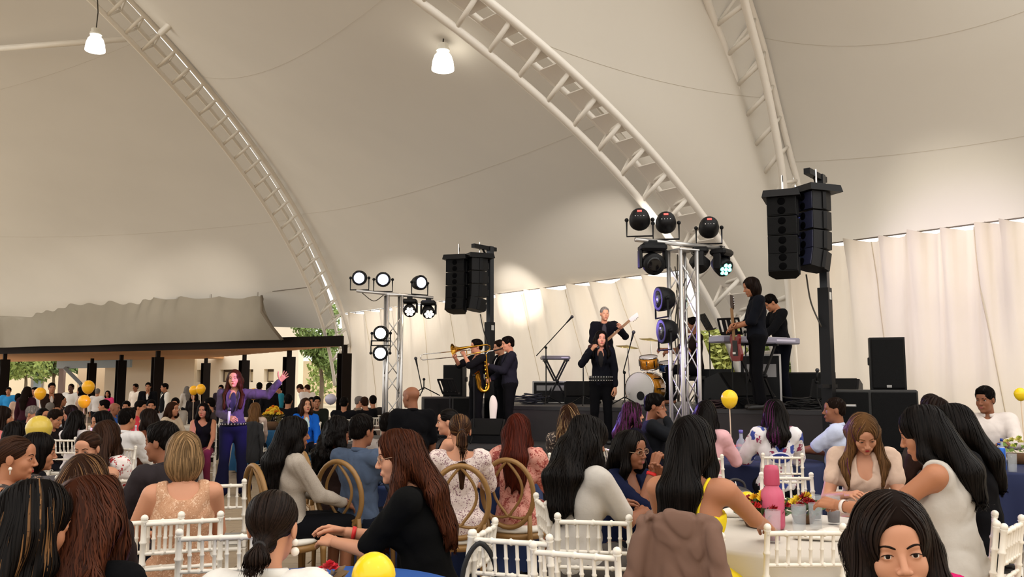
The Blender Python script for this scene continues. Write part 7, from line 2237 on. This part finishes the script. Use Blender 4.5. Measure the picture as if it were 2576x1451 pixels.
# ---------------------------------------------------------------- balloons
def balloon(px, py, d, rpx, label, col, stick_to=None, sq=1.12):
    c = at(px, py, d); r = rpx * d / FPX
    t = thing('balloon', label, 'balloon', c, 0, 'party balloons')
    prof = [(r * math.sin(a) * (1 - .10 * max(0, -math.cos(a)) * 0 - (.16 * ((1 - math.cos(math.pi - a)) / 2) ** 2 if a < math.pi / 2 else 0)), -r * sq * math.cos(a)) for a in np.linspace(.06, math.pi - .03, 16)]
    MB().lathe(prof, n=24).build('skin', mat('balloon %d %d %d' % col, srgb(*col), .22, spec=.5), t, True)
    MB().lathe([(r * .07, -r * sq * .99), (r * .03, -r * sq * 1.03), (r * .09, -r * sq * 1.09)], n=10).build('knot', mat('balloon %d %d %d' % col, srgb(*col), .22), t)
    if stick_to is not None:
        MB().tube([(0, 0, -r * sq), (.01, 0, stick_to - c.z)], .0055, 6).build('stick', mat('balloon stick', srgb(232, 206, 176), .5), t)
    return t
YB, OB = (246, 208, 30), (242, 176, 30)
balloon(940, 1452, 2.75, 54, 'big yellow balloon at the bottom edge on the blue table', YB, .76)
balloon(1835, 1004, 8.9, 21, 'yellow balloon on a stick before the stage', (248, 204, 40), .76, 1.14)
balloon(2567, 992, 8.9, 15, 'yellow balloon cut by the right frame edge', YB, .76)
balloon(1880, 1262, 5.3, 25, 'yellow balloon lying in the flower centrepiece', YB, None, 1.0)
balloon(98, 1080, 7.2, 31, 'pale gold balloon behind the black bobbed hair', (206, 178, 74), .76)
balloon(222, 974, 14.5, 15.5, 'highest orange-yellow balloon by the porch column', OB, .76)
balloon(212, 1010, 13.6, 15, 'orange-yellow balloon just below the highest one', OB, .76)
balloon(101, 990, 14.0, 14, 'orange-yellow balloon beside the brown jacket man', OB, .76)
balloon(487, 982, 15.0, 11, 'smaller of the paired orange-yellow balloons by the singer', OB, .76)
balloon(505, 979, 14.6, 12, 'larger of the paired orange-yellow balloons by the singer', OB, .76)
balloon(638, 991, 16.6, 13, 'orange-yellow balloon behind the waving singer shoulder', OB, .76)
balloon(832, 1004, 17.0, 15, 'lilac-white balloon in the courtyard opening', (196, 190, 206), None, .92)
balloon(1062, 1168, 7.2, 8, 'small yellow balloon beside the white floral dress', YB, None, 1.0)

# emblem on the back of the printed jacket
_lbl = [o for o in COL.objects if o.get('label', '').startswith('woman in white printed sports jacket')][0]
_em = MB().lathe([(.088, 0), (.088, .006), (.075, .008)], (0, -.155, .82), 24, RX(math.pi / 2 + .12) @ Matrix.Diagonal((1.15, .62, 1))).build('emblem_rim', mat('emblem white', srgb(224, 222, 230), .6), _lbl)
MB().lathe([(.074, 0), (.074, .011), (.05, .012)], (0, -.155, .82), 24, RX(math.pi / 2 + .12) @ Matrix.Diagonal((1.15, .60, 1))).build('emblem', mat('emblem blue', srgb(30, 46, 120), .6), _em)
